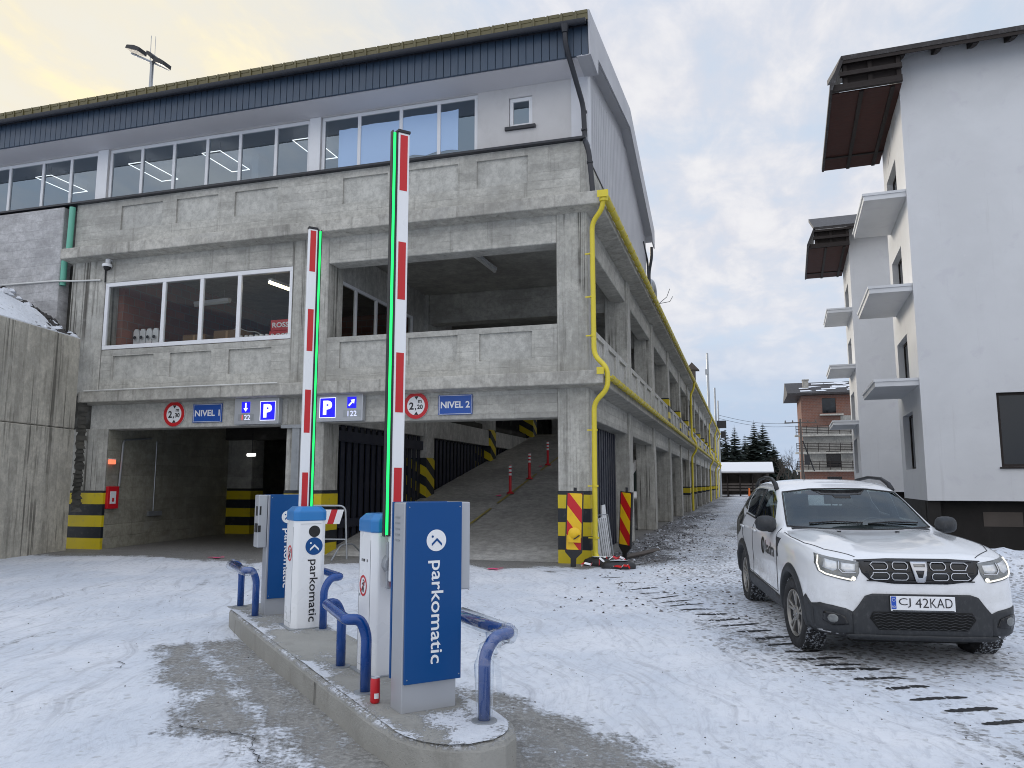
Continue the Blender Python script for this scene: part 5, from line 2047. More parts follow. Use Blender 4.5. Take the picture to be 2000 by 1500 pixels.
# ================================================================== RETAINING WALL AND BANK ON THE LEFT
t = thing('retaining_wall', 'tall stained concrete retaining wall at the left edge beside the garage mouth', 'wall', (-15.3, 14.8, 0))
rd = Vector((.21, -.978, 0)).normalized()
rn = Vector((rd.y, -rd.x, 0))        # towards the bank (left)
if rn.x > 0:
    rn = -rn
e0 = Vector((-15.42, 14.78, 0))
Lw = 11.0
m = MB()
for z0, z1, d in ((-.2, 2.86, 0), (2.875, 5.08, .012)):
    a, b = e0 + rn * d, e0 + rd * Lw + rn * d
    c_, dd = b + rn * .35, a + rn * .35
    m.add([(p.x, p.y, z0) for p in (a, b, c_, dd)] + [(p.x, p.y, z1) for p in (a, b, c_, dd)], [(3, 2, 1, 0), (4, 5, 6, 7), (0, 1, 5, 4), (1, 2, 6, 5), (2, 3, 7, 6), (3, 0, 4, 7)])
m.build('wall_body', 'concrete_retaining', t, bevel=.02, seg=1)
m = MB()
a, b = e0 + rn * .04, e0 + rd * Lw + rn * .04
c_, dd = b + rn * .33, a + rn * .33
m.add([(p.x, p.y, 5.082) for p in (a, b, c_, dd)] + [(p.x, p.y, 5.105) for p in (a, b, c_, dd)], [(4, 5, 6, 7), (0, 1, 5, 4), (1, 2, 6, 5), (2, 3, 7, 6), (3, 0, 4, 7)])
m.build('snow_cap', 'snow_rough', t)
# rough broken edge between wall and column
m = MB()
rr2 = random.Random(8)
for k in range(26):
    z = .9 + k * .10
    m.add([(-15.40 + rr2.uniform(-.02, .06), 14.80, z), (-15.26 + rr2.uniform(-.05, .06), 14.95, z), (-15.28 + rr2.uniform(-.05, .06), 14.95, z + .12), (-15.40 + rr2.uniform(-.02, .06), 14.80, z + .12)], [(0, 1, 2, 3)])
m.build('broken_edge', 'concrete_dark', t)
# bank of snow behind it
nb, mb_ = 46, 40
m = MB()
vv = []
for j in range(mb_ + 1):
    for i in range(nb + 1):
        s, q = i / nb, j / mb_          # s along the wall from the far end, q away from it
        p = e0 + rd * (Lw * s) + rn * (.30 + 9.5 * q)
        y_ = min(p.y, F - .09)
        z = 5.04 + .62 * min(9.5 * q, 4.5) + .25 * max(0, 9.5 * q - 4.5) + .35 * (float(vnoise(p.x, p.y, .8)) - .4) * sstep(0, .08, q) + .16 * (float(vnoise(p.x + 4, p.y, .25)) - .5) * sstep(0, .08, q)
        z -= .0 * s
        vv.append((p.x, y_, float(z)))
m.add(vv, [(j * (nb + 1) + i, j * (nb + 1) + i + 1, (j + 1) * (nb + 1) + i + 1, (j + 1) * (nb + 1) + i) for j in range(mb_) for i in range(nb)])
o = m.build('embankment', 'snow_rough', None, smooth='all')
o['kind'] = 'structure'
m = MB()
rr2 = random.Random(18)
for k in range(190):
    x = -15.75 - abs(rr2.gauss(0, 1.2)) if k % 3 else rr2.uniform(-19.5, -15.8)
    y = rr2.uniform(13.9, 15.08)
    base = 5.08 + .60 * max(0, min(4.5, -15.75 - x))
    pebble(m, x, y, base + .03, rr2.uniform(.03, .15))
o = m.build('loose_rubble', ['stone_dark', 'stone_dark', 'snow_clod'], None)
o['kind'] = 'stuff'

# ================================================================== WHITE APARTMENT BUILDINGS ON THE RIGHT
BC = Vector((5.2, 25.7, 0))
BRZ = R(-3.1)


def apartment(label):
    t = thing('apartment_building', label, 'building', BC, BRZ, 'white apartment buildings with small balconies')
    W, D = 15.0, 5.0
    doors = [(1.9, 4.3, 10.82, 12.5), (1.9, 4.3, 7.80, 9.45), (1.9, 4.3, 4.85, 6.47), (1.8, 4.1, 2.05, 3.9)]
    m = MB()
    fw = (1.98, 4.3, 2.05, 4.22)
    m.wall(0, W, 1.07, 15.25, 0, [fw], .14)
    # side wall in the plane x = 0 facing left
    ys_ = sorted({0, D, 1.9, 4.3, 1.8, 4.1})
    for (ya, yb, za, zb) in [(0, D, 1.07, 15.25)]:
        zs_ = sorted({1.07, 15.25, *[d[2] for d in doors], *[d[3] for d in doors]})
        for i in range(len(ys_) - 1):
            for j in range(len(zs_) - 1):
                cy, cz = (ys_[i] + ys_[i + 1]) / 2, (zs_[j] + zs_[j + 1]) / 2
                if any(d[0] < cy < d[1] and d[2] < cz < d[3] for d in doors):
                    continue
                m.add([(0, ys_[i], zs_[j]), (0, ys_[i], zs_[j + 1]), (0, ys_[i + 1], zs_[j + 1]), (0, ys_[i + 1], zs_[j])], [(0, 1, 2, 3)])
    for d in doors:
        for a, b in (((d[0], d[2]), (d[1], d[2])), ((d[1], d[2]), (d[1], d[3])), ((d[1], d[3]), (d[0], d[3])), ((d[0], d[3]), (d[0], d[2]))):
            m.add([(0, a[0], a[1]), (0, b[0], b[1]), (.28, b[0], b[1]), (.28, a[0], a[1])], [(0, 1, 2, 3)])
    m.add([(W, 0, 1.07), (W, D, 1.07), (W, D, 15.25), (W, 0, 15.25)], [(0, 1, 2, 3)])
    m.add([(0, D, 1.07), (W, D, 1.07), (W, D, 15.25), (0, D, 15.25)], [(0, 1, 2, 3)])
    m.add([(0, 0, 1.07), (W, 0, 1.07), (W, D, 1.07), (0, D, 1.07)], [(0, 1, 2, 3)])
    m.build('wall', 'stucco_white', t, inv=False)
    for d in doors:
        o = MB().box(.20, .26, d[0] + .0, d[0] + .07, d[2], d[3]).box(.20, .26, d[1] - .07, d[1], d[2], d[3]).box(.20, .26, d[0] + .07, d[1] - .07, d[3] - .07, d[3]).box(.20, .26, d[0] + .07, d[1] - .07, d[2], d[2] + .07).box(.20, .26, (d[0] + d[1]) / 2 - .04, (d[0] + d[1]) / 2 + .04, d[2] + .07, d[3] - .07).build('balcony_door', 'wood_dark', t, inv=False)
        MB().box(.225, .235, d[0] + .06, d[1] - .06, d[2] + .06, d[3] - .06).build('pane', 'glass_dark', o, inv=False)
    o = MB()
    for a in (fw[0], (fw[0] + fw[1]) / 2 - .04, fw[1] - .08):
        o.box(a, a + .08, .08, .14, fw[2], fw[3])
    o.box(fw[0] + .08, fw[1] - .08, .082, .138, fw[2], fw[2] + .08).box(fw[0] + .08, fw[1] - .08, .082, .138, fw[3] - .08, fw[3])
    o = o.build('window', 'wood_dark', t, inv=False)
    MB().box(fw[0] + .02, fw[1] - .02, .11, .12, fw[2] + .02, fw[3] - .02).build('pane', 'glass_dark', o, inv=False)
    MB().box(fw[0] - .05, fw[1] + .05, -.05, .06, fw[2] - .05, fw[2] - .002).build('sill', 'wood_dark', o, inv=False)
    for z in (10.72, 7.69, 4.74):
        o = MB()
        o.box(-1.22, -.002, .10, 4.15, z - .20, z)
        o.box(-1.26, -.003, .07, 4.18, z - .05, z + .03)
        o.build('balcony', 'stucco_white', t, inv=False)
    for (ya, yb, z0, z1) in ((1.2, 2.2, 13.3, 14.9), (2.8, 3.7, 12.9, 14.3)):
        o = MB()
        o.plate((-.012, 0, 0), -Y, Z, [(-ya, z0 + .3), (-ya, z1), (-yb, z1 - .1), (-yb, z0)], .01)
        o.build('attic_window', 'stucco_grey', t, inv=False)
    # roof: front slope, deep side eave with brown boarded soffit
    m = MB()
    m.prism([(-.95, 14.83), (-.95, 14.98), (5.9, 17.7), (5.9, 17.5)], 'x', -1.72, W + .6)
    m.prism([(-1.72, 14.98), (-2.10, 14.05), (-2.10, 13.90), (-2.02, 13.90), (-1.66, 14.83)], 'y', -.95, 5.9)
    m.build('roof', 'tile_dark', t, inv=False)
    m = MB()
    m.box(-2.03, -.005, -.55, 5.88, 13.93, 13.97)
    m.build('soffit', 'wood_soffit', t, inv=False)
    m = MB()
    m.box(-1.70, -.01, -.70, -.66, 13.97, 14.86)
    m.box(-2.02, -1.70, -.70, -.66, 13.95, 14.1)
    m.box(-2.02, -.01, -.85, -.71, 13.90, 14.10)
    m.box(-1.78, -.01, -.93, -.80, 14.32, 14.46)
    m.box(-2.02, -.01, 4.55, 4.66, 13.885, 13.929)
    for a in (-1.15, -.25):
        m.box(a - .06, a + .06, -.55, 5.85, 13.88, 13.928)
    for a in (-1.62, -.9, -.1):
        m.box(a - .06, a + .06, -.79, -.715, 14.10, 14.75)
    m.build('eaves_beam', 'wood_dark', t, inv=False)
    m = MB()
    for k in range(15):
        x = -.05 + k * 1.0
        m.prism([(-.85, 14.72), (-.85, 14.86), (.0, 15.2), (.0, 15.0), (-.5, 14.80)], 'x', x, x + .15)
    m.box(-1.70, W + .5, -.93, -.90, 14.72, 14.83)
    m.build('rafter', 'wood_dark', t, inv=False)
    # dark open basement under the overhanging wall
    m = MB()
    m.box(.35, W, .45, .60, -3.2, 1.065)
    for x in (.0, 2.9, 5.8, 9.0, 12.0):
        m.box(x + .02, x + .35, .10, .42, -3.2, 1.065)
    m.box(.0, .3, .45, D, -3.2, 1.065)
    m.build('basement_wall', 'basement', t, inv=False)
    m = MB()
    for x, z, w_, h_ in ((1.5, .32, 1.0, .42),):
        m.box(x, x + w_, .435, .448, z, z + h_)
    m.build('notice_board', 'timber_grey', t, inv=False)
    return t


flat('glass_dark', (.012, .014, .017), .08, 0, var=.2, nscale=1)
flat('basement', (.020, .018, .017), .9, 0, var=.5, nscale=1.2, dirt=.4, dirtc=(.05, .045, .04))  # near-black base colour carries the shade down in the pit
ap1 = apartment('nearer white apartment building on the right, its brown soffit against the sky')
ey_ = Vector((math.sin(-BRZ), math.cos(BRZ), 0))
ap2 = dup(ap1, BC + ey_ * 17.6 + Vector((-.35, 0, .1)), BRZ, 'farther white apartment building showing behind the balconies of the nearer one')

# ================================================================== FAR BUILDINGS
t = thing('brick_building', 'distant unfinished red brick apartment block with dark roof and balcony rails', 'building', (12, 115, 0))
BX0, BX1, BY = 8.1, 19.0, 115.0
wins = [(10.82, 12.6, 11.4, 13.5), (11.0, 12.9, 3.9, 6.1), (11.0, 12.9, .3, 2.6), (14.8, 16.5, 11.4, 13.5), (14.8, 16.5, 3.9, 6.1)]
m = MB().wall(BX0, BX1, 0, 14.4, BY, wins, .3)
m.box(BX0, BX1, BY + .31, BY + 9, 0, 14.4)
m.build('wall', 'brick_red', t)
for z0, z1 in ((9.75, 10.35), (7.35, 9.2), (4.6, 6.9)):
    pass
m = MB()
m.wall(BX0 - .02, BX1, 3.35, 6.95, BY - .04, [wins[1], wins[4]], .05)
m.box(BX0 - .02, BX1, BY - .05, BY - .02, 7.0, 9.5)
m.box(BX0 + 5.0, BX1, BY - .05, BY - .02, 9.55, 11.0)
m.build('rendered_band', 'concrete_smooth', t)
for w_ in wins:
    MB().box(w_[0], w_[1], BY + .25, BY + .305, w_[2], w_[3]).build('window', 'glass_dark', t)
for z in (8.35, 5.85 + .1, 3.5):
    o = MB().box(BX0 - 1.1, BX1, BY - 1.5, BY - .06, z - .22, z).build('balcony', 'concrete_ledge', t)
    m = MB()
    for q in range(5):
        m.box(BX0 - 1.0, BX1, BY - 1.48, BY - 1.44, z + .25 + q * .22, z + .33 + q * .22)
    for q in range(9):
        m.box(BX0 - 1.0 + q * 1.4, BX0 - .93 + q * 1.4, BY - 1.50, BY - 1.44, z, z + 1.25)
    m.build('balcony_rail', 'wood_dark', o)
MB().box(10.4, 13.4, BY - 1.1, BY - .02, 11.0, 11.2).build('balcony', 'concrete_ledge', t)
m = MB()
m.prism([(BY - 1.5, 13.9), (BY - 1.5, 14.15), (BY + 4.5, 16.3), (BY + 10, 14.1), (BY + 10, 13.9)], 'x', BX0 - 1.9, BX1 + 1)
rf = m.build('roof', 'tile_dark', t)
m = MB()
rr = random.Random(2)
for k in range(26):
    x = rr.uniform(BX0 - .5, BX1 - 1)
    y = rr.uniform(-1.0, 3.6)
    m.add([(x, BY + y, 14.2 + (y + 1.5) * .358), (x + rr.uniform(.8, 2.6), BY + y, 14.2 + (y + 1.5) * .358), (x + rr.uniform(.8, 2.2), BY + y + .7, 14.2 + (y + 2.2) * .358), (x, BY + y + .6, 14.2 + (y + 2.1) * .358)], [(0, 1, 2, 3)])
m.build('roof_snow', 'snow_rough', rf)
MB().box(8.5, 9.25, BY + 1.0, BY + 1.9, 14.5, 16.2).box(8.42, 9.33, BY + .92, BY + 1.98, 16.2, 16.35).build('chimney', 'concrete_ledge', rf)

t = thing('open_shed', 'long low open timber shed with a snow covered roof at the end of the road', 'shed', (0, 104, 0))
for x in np.arange(-8, 3.2, 1.5):
    MB().box(x - .09, x + .09, 101.0, 101.2, .0, 3.0).build('post', 'wood_dark', t)
    MB().box(x - .09, x + .09, 105.75, 105.95, .0, 3.9).build('post', 'wood_dark', t)
m = MB()
for z in (.75, 1.1, 1.45):
    m.box(-8, 3.1, 101.02, 101.1, z, z + .22)
m.box(-8, 3.1, 106, 106.1, .2, 3.3)
m.box(3.0, 3.1, 101, 106, .2, 2.0)
m.build('boarding', 'timber_grey', t)
m = MB()
m.prism([(100.2, 2.85), (100.2, 3.0), (105.0, 4.25), (107, 3.6), (107, 3.4), (105, 4.05)], 'x', -9, 3.6)
o = m.build('roof', 'wood_dark', t)
m = MB()
m.prism([(100.15, 3.004), (100.15, 3.16), (105.0, 4.42), (107, 3.75), (107, 3.61), (105, 4.26)], 'x', -9, 3.55)
m.build('roof_snow', 'plastic_white_frame', o)
o = MB()
o.lathe([(.15, 0), (.15, .04), (.11, .5), (.10, .95), (.04, 1.0)], (.55, 99.6, .1), 'z', 10)
tag(o.build('traffic_marker', 'plastic_orange', None), 'tiny orange marker standing before the snowy shed', 'marker')

flat_done = 1
# masts and poles
def pole(name, label, cat, x, y, h, r, matn='galvanised', extra=None, lean=0.0, group=None):
    t = thing(name, label, cat, (x, y, 0), group=group)
    m = MB()
    m.tube([(x, y, 0), (x + lean, y, h)], [r, r * .6], 8)
    m.build('pole', matn, t, smooth=True)
    if extra:
        extra(t, x, y, h)
    return t


def floods(t, x, y, h):
    m = MB()
    m.tube([(x - 1.25, y - .3, h - .95), (x + .95, y + .3, h - 2.0)], .07, 6)
    m.build('cross_arm', 'galvanised', t)
    for dx, dz, s in ((-.98, -.80, .95), (.22, -1.42, .42), (.92, -1.95, .72)):
        m = MB()
        m.prism([(x + dx - .62 * s, h + dz + .16), (x + dx + .40 * s, h + dz - .22), (x + dx + .46 * s, h + dz + .02), (x + dx + .05 * s, h + dz + .22), (x + dx - .5 * s, h + dz + .34)], 'y', y - .5, y + .15)
        m.build('floodlight', 'plastic_black', t)
    m = MB()
    m.tube([(x - .16, y, h - 1.6), (x - .18, y, h + .15)], .025, 4)
    m.tube([(x + .16, y, h - 1.6), (x + .14, y, h + .05)], .02, 4)
    m.build('lightning_rod', 'galvanised', t)


pole('floodlight_mast', 'tall floodlight mast rising behind the roof of the garage at the upper left', 'light mast', -32.3, 34.5, 26.1, .17, extra=lambda t, x, y, h: floods(t, x, y, 27.6))


def head(t, x, y, h):
    MB().box(x - .3, x + .1, y - .2, y + .2, h - 2.6, h - 2.0).build('lamp_head', 'galvanised', t)


pole('antenna_pole', 'tallest of the thin grey poles rising over the far end of the garage', 'pole', -3.75, 95.5, 17.4, .22, extra=head, group='poles at the far end of the garage')
pole('antenna_pole', 'middle thin grey pole over the far end of the garage', 'pole', -3.05, 97, 13.3, .17, group='poles at the far end of the garage')


def boxes(t, x, y, h):
    MB().box(x - .5, x + .9, y - .3, y + .3, 8.4, 9.3).box(x + .2, x + .8, y - .3, y + .3, 7.2, 8.0).build('loudspeaker', 'plastic_black', t)


pole('antenna_pole', 'shortest thin pole with black boxes at the far end of the garage', 'pole', -2.75, 98, 11.8, .14, extra=boxes, group='poles at the far end of the garage')


def xarm(t, x, y, h):
    m = MB()
    m.box(x - 1.9, x + 2.0, y - .08, y + .08, h - .55, h - .42)
    for d in (-1.8, -.9, .9, 1.8):
        m.lathe([(.05, h - .42), (.08, h - .3), (.04, h - .15)], (x + d, y, 0), 'z', 8)
    m.build('cross_arm', 'timber_grey', t)
    m = MB()
    m.box(x + .3, x + .9, y - .3, y + .3, 4.0, 5.2)
    m.tube([(x + .2, y, 7), (x + 1.4, y, 3.2)], .09, 6)
    m.build('transformer', 'plastic_black', t)


pole('utility_pole', 'wooden utility pole with a cross arm before the brick block', 'utility pole', 7.1, 104, 9.8, .20, 'timber_grey', xarm, .0)
m = MB()
for z0, z1 in ((9.3, 10.0), (8.9, 9.6)):
    pts = [(-2.7 + 9.8 * k / 20, 104 - 6 * (1 - k / 20), z0 + (z1 - z0) * (1 - k / 20) - .5 * math.sin(math.pi * k / 20)) for k in range(21)]
    m.tube(pts, .02, 4)
tag(m.build('power_line', 'rubber_black', None), 'thin overhead wires strung between the garage end and the utility pole', 'wire')

t = thing('air_conditioner', 'pale metal duct unit on the terrace edge of the garage behind the gable', 'duct', (-3.0, 27.5, 7.8))
m = MB()
m.tube(bend([(-3.0, 27.2, 7.8), (-3.0, 27.2, 8.75), (-3.0, 28.1, 8.75), (-3.0, 28.3, 8.2)], .3), .17, 12)
m.build('duct', 'galvanised', t, smooth=True)
m = MB()
m.tube([(-3.0, 30.5, 8.7), (-2.7, 30.7, 9.0), (-2.6, 31, 9.4)], .012, 4)
m.tube([(-3.0, 30.5, 8.7), (-2.6, 30.9, 8.85), (-2.5, 31.1, 9.1)], .012, 4)
m.build('loose_cable', 'rubber_black', t)
t = thing('roof_vent', 'small dark hooded vent on the far terrace edge of the garage', 'vent', (-3.2, 52, 7.5))
m = MB()
m.box(-3.3, -2.85, 52, 52.6, 7.8, 9.1)
m.prism([(-3.5, 9.1), (-2.6, 9.1), (-3.05, 9.6)], 'y', 51.9, 52.8)
m.build('vent_body', 'timber_grey', t)

# ================================================================== TREES
def spruce_mesh(seed, h, r, matn):
    rr = random.Random(seed)
    m = MB()
    z = h * .06
    while z < h * .985:
        f = 1 - z / h
        rad = r * 1.45 * (f ** .85) * rr.uniform(.78, 1.1) + .14
        nb = int(9 + 12 * f)
        a0 = rr.uniform(0, 6.28)
        for k in range(nb):
            a = a0 + 6.283 * k / nb + rr.uniform(-.2, .2)
            L = rad * rr.uniform(.6, 1.15)
            d = Vector((math.cos(a), math.sin(a), 0))
            s = Vector((-d.y, d.x, 0))
            p0 = Vector((0, 0, z))
            dr = rr.uniform(.18, .42)
            seg = 3
            w0 = L * .26
            for q in range(seg):
                t0, t1 = q / seg, (q + 1) / seg
                a_ = p0 + d * L * t0 - Z * (L * dr * t0 * (1.3 - .5 * t0))
                b_ = p0 + d * L * t1 - Z * (L * dr * t1 * (1.3 - .5 * t1))
                wa, wb = w0 * (1.15 - .5 * t0), w0 * (1.15 - .95 * t1)
                j = rr.uniform(-.06, .06) * L
                m.add([a_ - s * wa - Z * (.35 * wa), a_ + Z * .06, b_ + Z * .04 + s * j * .3, b_ - s * wb - Z * (.45 * wb)], [(0, 1, 2, 3)])
                m.add([a_ + s * wa - Z * (.35 * wa), a_ + Z * .06, b_ + Z * .04 + s * j * .3, b_ + s * wb - Z * (.45 * wb)], [(3, 2, 1, 0)])
        z += h * rr.uniform(.020, .030)
    m.tube([(0, 0, h * .9), (0, 0, h * 1.02)], [.05, .01], 5)
    return m


def spruce(label, x, y, h, r, seed, matn='needles'):
    t = thing('spruce_tree', label, 'tree', (x, y, 0), group='dark spruces behind the snowy shed')
    spruce_mesh(seed, h, r, matn).build('crown', matn, t, inv=False)
    MB().tube([(0, 0, -1), (0, 0, h * .9)], [h * .016, .03], 7).build('trunk', 'bark', t, inv=False)


for a in ((2.1, 150, 13.2, 3.0, 1, 'tallest dark spruce, right of centre in the row behind the snowy shed'), (3.7, 153, 12.9, 3.3, 2, 'broad spruce just right of the tallest one behind the snowy shed'),
          (-1.4, 148, 12.3, 2.4, 3, 'pointed spruce second from the garage end behind the shed'), (-3.0, 146, 11.6, 2.4, 4, 'spruce nearest the garage end, half hidden by it'),
          (.45, 156, 11.0, 2.6, 5, 'small spruce with snowy lower boughs in the gap of the row'), (-4.6, 152, 11.8, 2.6, 6, 'spruce mostly hidden behind the garage end'),
          (5.4, 150, 9.0, 2.6, 7, 'low spruce at the right end of the row behind the shed'), (6.9, 158, 6.4, 2.4, 8, 'lowest spruce, beside the bare trees right of the row')):
    spruce(a[5], a[0], a[1], a[2], a[3], a[4])


def bare_tree(label, x, y, h, seed):
    rr = random.Random(seed)
    t = thing('bare_tree', label, 'tree', (x, y, 0), group='bare trees left of the brick block')
    mt, mc = MB(), MB()

    def grow(p, d, L, r, n):
        e = p + d * L
        (mt if n >= 4 else mc).tube([p, (p + e) / 2 + Vector((rr.uniform(-.05, .05) * L, 0, 0)), e], [r, r * .8, r * .6], 5 if n > 2 else 3, cap=False)
        if n == 0:
            return
        for k in range(3 if n > 1 else 4):
            nd = (d + Vector((rr.uniform(-.75, .75), rr.uniform(-.75, .75), rr.uniform(-.15, .45)))).normalized()
            grow(p + d * L * rr.uniform(.55, 1), nd, L * rr.uniform(.55, .8), r * .55, n - 1)
    grow(Vector((0, 0, -.3)), Vector((rr.uniform(-.1, .1), 0, 1)).normalized(), h * .36, h * .018, 5)
    mt.build('trunk', 'bark', t, inv=False)
    mc.build('crown', 'bark', t, inv=False)


for a in ((7.0, 135, 8.2, 11, 'tall bare tree left of the brick block'), (8.3, 138, 8.6, 12, 'bare tree half behind the utility pole'), (5.6, 142, 8.8, 13, 'thin pale bare tree between the spruces and the brick block'), (9.0, 132, 6.5, 14, 'low bushy bare tree touching the brick block')):
    bare_tree(a[4], *a[:4])
# far wood that reads as one dark mass
m = MB()
rr = random.Random(33)
for k in range(900):
    x = rr.uniform(-40, 60)
    y = rr.uniform(172, 200)
    h = rr.uniform(1.5, 5.2) if x > 4 else rr.uniform(4, 8.5)
    b = float(gz(x, y)) * .3
    for q in range(3):
        a = rr.uniform(0, 3.14)
        w_ = rr.uniform(.8, 1.8)
        m.add([(x - w_ * math.cos(a), y - w_ * math.sin(a), b - 1), (x + w_ * math.cos(a), y + w_ * math.sin(a), b - 1), (x + .3 * w_, y, b + h * rr.uniform(.6, 1)), (x - .2 * w_, y, b + h)], [(0, 1, 2, 3)])
o = m.build('far_wood', 'needles', None)
o['kind'] = 'stuff'
# ================================================================== WHITE CAR
# local frame: x to the car's left (right in the picture), y rearward from the front axle, z up
def car_paint():
    m, t = mk('car_paint')
    co = t.new('ShaderNodeTexCoord').outputs['Object']
    x, y, z = t.sep(co)
    n = t.noise(co, 7, 6, .68)
    spl = t.math('MULTIPLY', t.ramp(z, .95, .30), t.ramp(n, .36, .70))        # road salt thrown up from the wheels
    c = t.mix(t.math('MULTIPLY', spl, .55), (.76, .77, .78), (.36, .345, .32))
    fine = t.ramp(t.noise(co, 90, 3, .7), .62, .70)
    c = t.mix(t.math('MULTIPLY', t.math('MULTIPLY', fine, t.ramp(z, 1.0, .4)), .35), c, (.20, .19, .18))
    r = t.math('ADD', .14, t.math('MULTIPLY', spl, .4))
    t.out(t.principled(c, r, 0, None, .5, .5))


car_paint()
flat('car_plastic', (.022, .024, .027), .55, 0, var=.2, nscale=18, bump=.1, bscale=260, dirt=.35, dirtc=(.10, .10, .10))
flat('car_gloss_black', (.006, .006, .007), .18, 0, var=.1)
flat('car_chrome', (.50, .51, .53), .22, .9, var=.05)
flat('car_alloy', (.30, .285, .26), .38, .6, var=.15, nscale=8, dirt=.4, dirtc=(.10, .09, .075))
flat('car_lens', (.62, .63, .63), .10, .3, var=.35, nscale=26)
flat('car_lens_dark', (.20, .205, .20), .08, .3, var=.6, nscale=30)
flat('car_well', (.006, .006, .006), .9, 0, var=.1)
flat('car_screen', (.022, .034, .036), .03, 0, var=.45, nscale=2.6, spec=.45)
flat('car_window', (.010, .013, .014), .04, 0, var=.3, nscale=2, spec=.8)
flat('car_seam', (.05, .05, .052), .7, 0, var=.1)
flat('plate_blue', (.01, .07, .42), .4)
flat('car_lining', (.030, .031, .033), .85, 0, var=.2, nscale=6)
flat('car_seat', (.020, .021, .024), .9, 0, var=.25, nscale=10, bump=.2)
glass('car_glass', (.85, .95, 1.0), .055, (.62, .70, .68))
glass('car_glass_dark', (.85, .92, 1.0), .055, (.30, .33, .33))
CAR = thing('parked_car', 'white SUV with its lamps lit, number plate CJ 42KAD, parked on the snowy road', 'car', (1.28, 8.38, -.035), R(9.5))
CAR.rotation_euler = (R(1.35), 0, R(9.5))

ST = [  # y, bottom z, sill hw, mid hw, shoulder hw, shoulder z, upper hw, upper z, top edge hw, top edge z, centre z
    (-0.842, 0.33, 0.46, 0.52, 0.5, 0.7, 0.46, 0.76, 0.4, 0.79, 0.8),
    (-0.825, 0.29, 0.6, 0.66, 0.63, 0.78, 0.57, 0.86, 0.46, 0.885, 0.895),
    (-0.785, 0.27, 0.7, 0.745, 0.715, 0.84, 0.66, 0.915, 0.52, 0.945, 0.955),
    (-0.7, 0.255, 0.765, 0.81, 0.785, 0.88, 0.735, 0.955, 0.57, 0.985, 0.995),
    (-0.55, 0.245, 0.81, 0.862, 0.842, 0.91, 0.795, 0.99, 0.61, 1.022, 1.03),
    (-0.3, 0.235, 0.835, 0.892, 0.88, 0.935, 0.835, 1.022, 0.64, 1.052, 1.062),
    (0.05, 0.23, 0.845, 0.902, 0.893, 0.95, 0.852, 1.041, 0.66, 1.07, 1.084),
    (0.42, 0.23, 0.845, 0.9, 0.893, 0.965, 0.858, 1.052, 0.702, 1.08, 1.096),
    (0.66, 0.23, 0.845, 0.898, 0.892, 0.972, 0.862, 1.053, 0.74, 1.077, 1.095),
    (0.8, 0.23, 0.845, 0.897, 0.891, 0.978, 0.86, 1.052, 0.75, 1.105, 1.137),
    (1.05, 0.23, 0.845, 0.897, 0.89, 0.985, 0.852, 1.076, 0.722, 1.241, 1.276),
    (1.32, 0.23, 0.845, 0.897, 0.89, 0.99, 0.846, 1.082, 0.69, 1.378, 1.418),
    (1.58, 0.23, 0.845, 0.897, 0.89, 0.995, 0.842, 1.088, 0.662, 1.493, 1.536),
    (1.8, 0.23, 0.845, 0.897, 0.89, 1, 0.84, 1.094, 0.652, 1.538, 1.585),
    (2.15, 0.23, 0.845, 0.9, 0.893, 1.01, 0.838, 1.105, 0.65, 1.555, 1.606),
    (2.6, 0.235, 0.845, 0.905, 0.898, 1.02, 0.836, 1.125, 0.642, 1.545, 1.6),
    (2.95, 0.25, 0.845, 0.905, 0.897, 1.03, 0.83, 1.15, 0.628, 1.515, 1.57),
    (3.2, 0.28, 0.83, 0.895, 0.885, 1.03, 0.815, 1.15, 0.615, 1.46, 1.505),
    (3.36, 0.32, 0.8, 0.87, 0.858, 1.02, 0.79, 1.13, 0.64, 1.279, 1.306),
    (3.46, 0.38, 0.75, 0.82, 0.81, 0.99, 0.75, 1.08, 0.69, 1.132, 1.146),
    (3.5, 0.48, 0.66, 0.73, 0.72, 0.94, 0.67, 1.01, 0.63, 1.05, 1.059),
]


def half(s):
    y, zb, ws, wm, wsh, zsh, wu, zu, wt, zt, zc = s
    mid = (zb + .10, zb + (zsh - zb) * .50)
    gx = wu + (wt - wu) * .52 + .030 * min(1, max(0, (zt - zu) / .3))
    return [(0, zb), (ws * .72, zb), (ws, zb + .035), (wm * .99, mid[0]), (wm, mid[1]), (wsh + .004, zsh - .05), (wsh - .006, zsh + .02), (wu, zu), (gx, zu + (zt - zu) * .50), (wt + .012, zt - .012), (wt - .06, zt + (zc - zt) * .30), (wt * .5, zt + (zc - zt) * .80), (0, zc)]


secs = []
for s in ST:
    h = half(s)
    secs.append([(x, s[0], z) for x, z in h] + [(-x, s[0], z) for x, z in h[-2:0:-1]])
npt = len(secs[0])
cm_ = bmesh.new()
vg = [[cm_.verts.new(p) for p in sec] for sec in secs]
for i in range(len(vg) - 1):
    for j in range(npt):
        k = (j + 1) % npt
        cm_.faces.new((vg[i][j], vg[i][k], vg[i + 1][k], vg[i + 1][j]))
cm_.faces.new(vg[0])
cm_.faces.new(vg[-1][::-1])
bmesh.ops.recalc_face_normals(cm_, faces=cm_.faces)
cme = bpy.data.meshes.new('body_cage')
cm_.to_mesh(cme)
cm_.free()
cob = bpy.data.objects.new('body_cage', cme)
COL.objects.link(cob)
sm = cob.modifiers.new('s', 'SUBSURF')
sm.levels = sm.render_levels = 2
dg = bpy.context.evaluated_depsgraph_get()
smooth_me = bpy.data.meshes.new_from_object(cob.evaluated_get(dg))
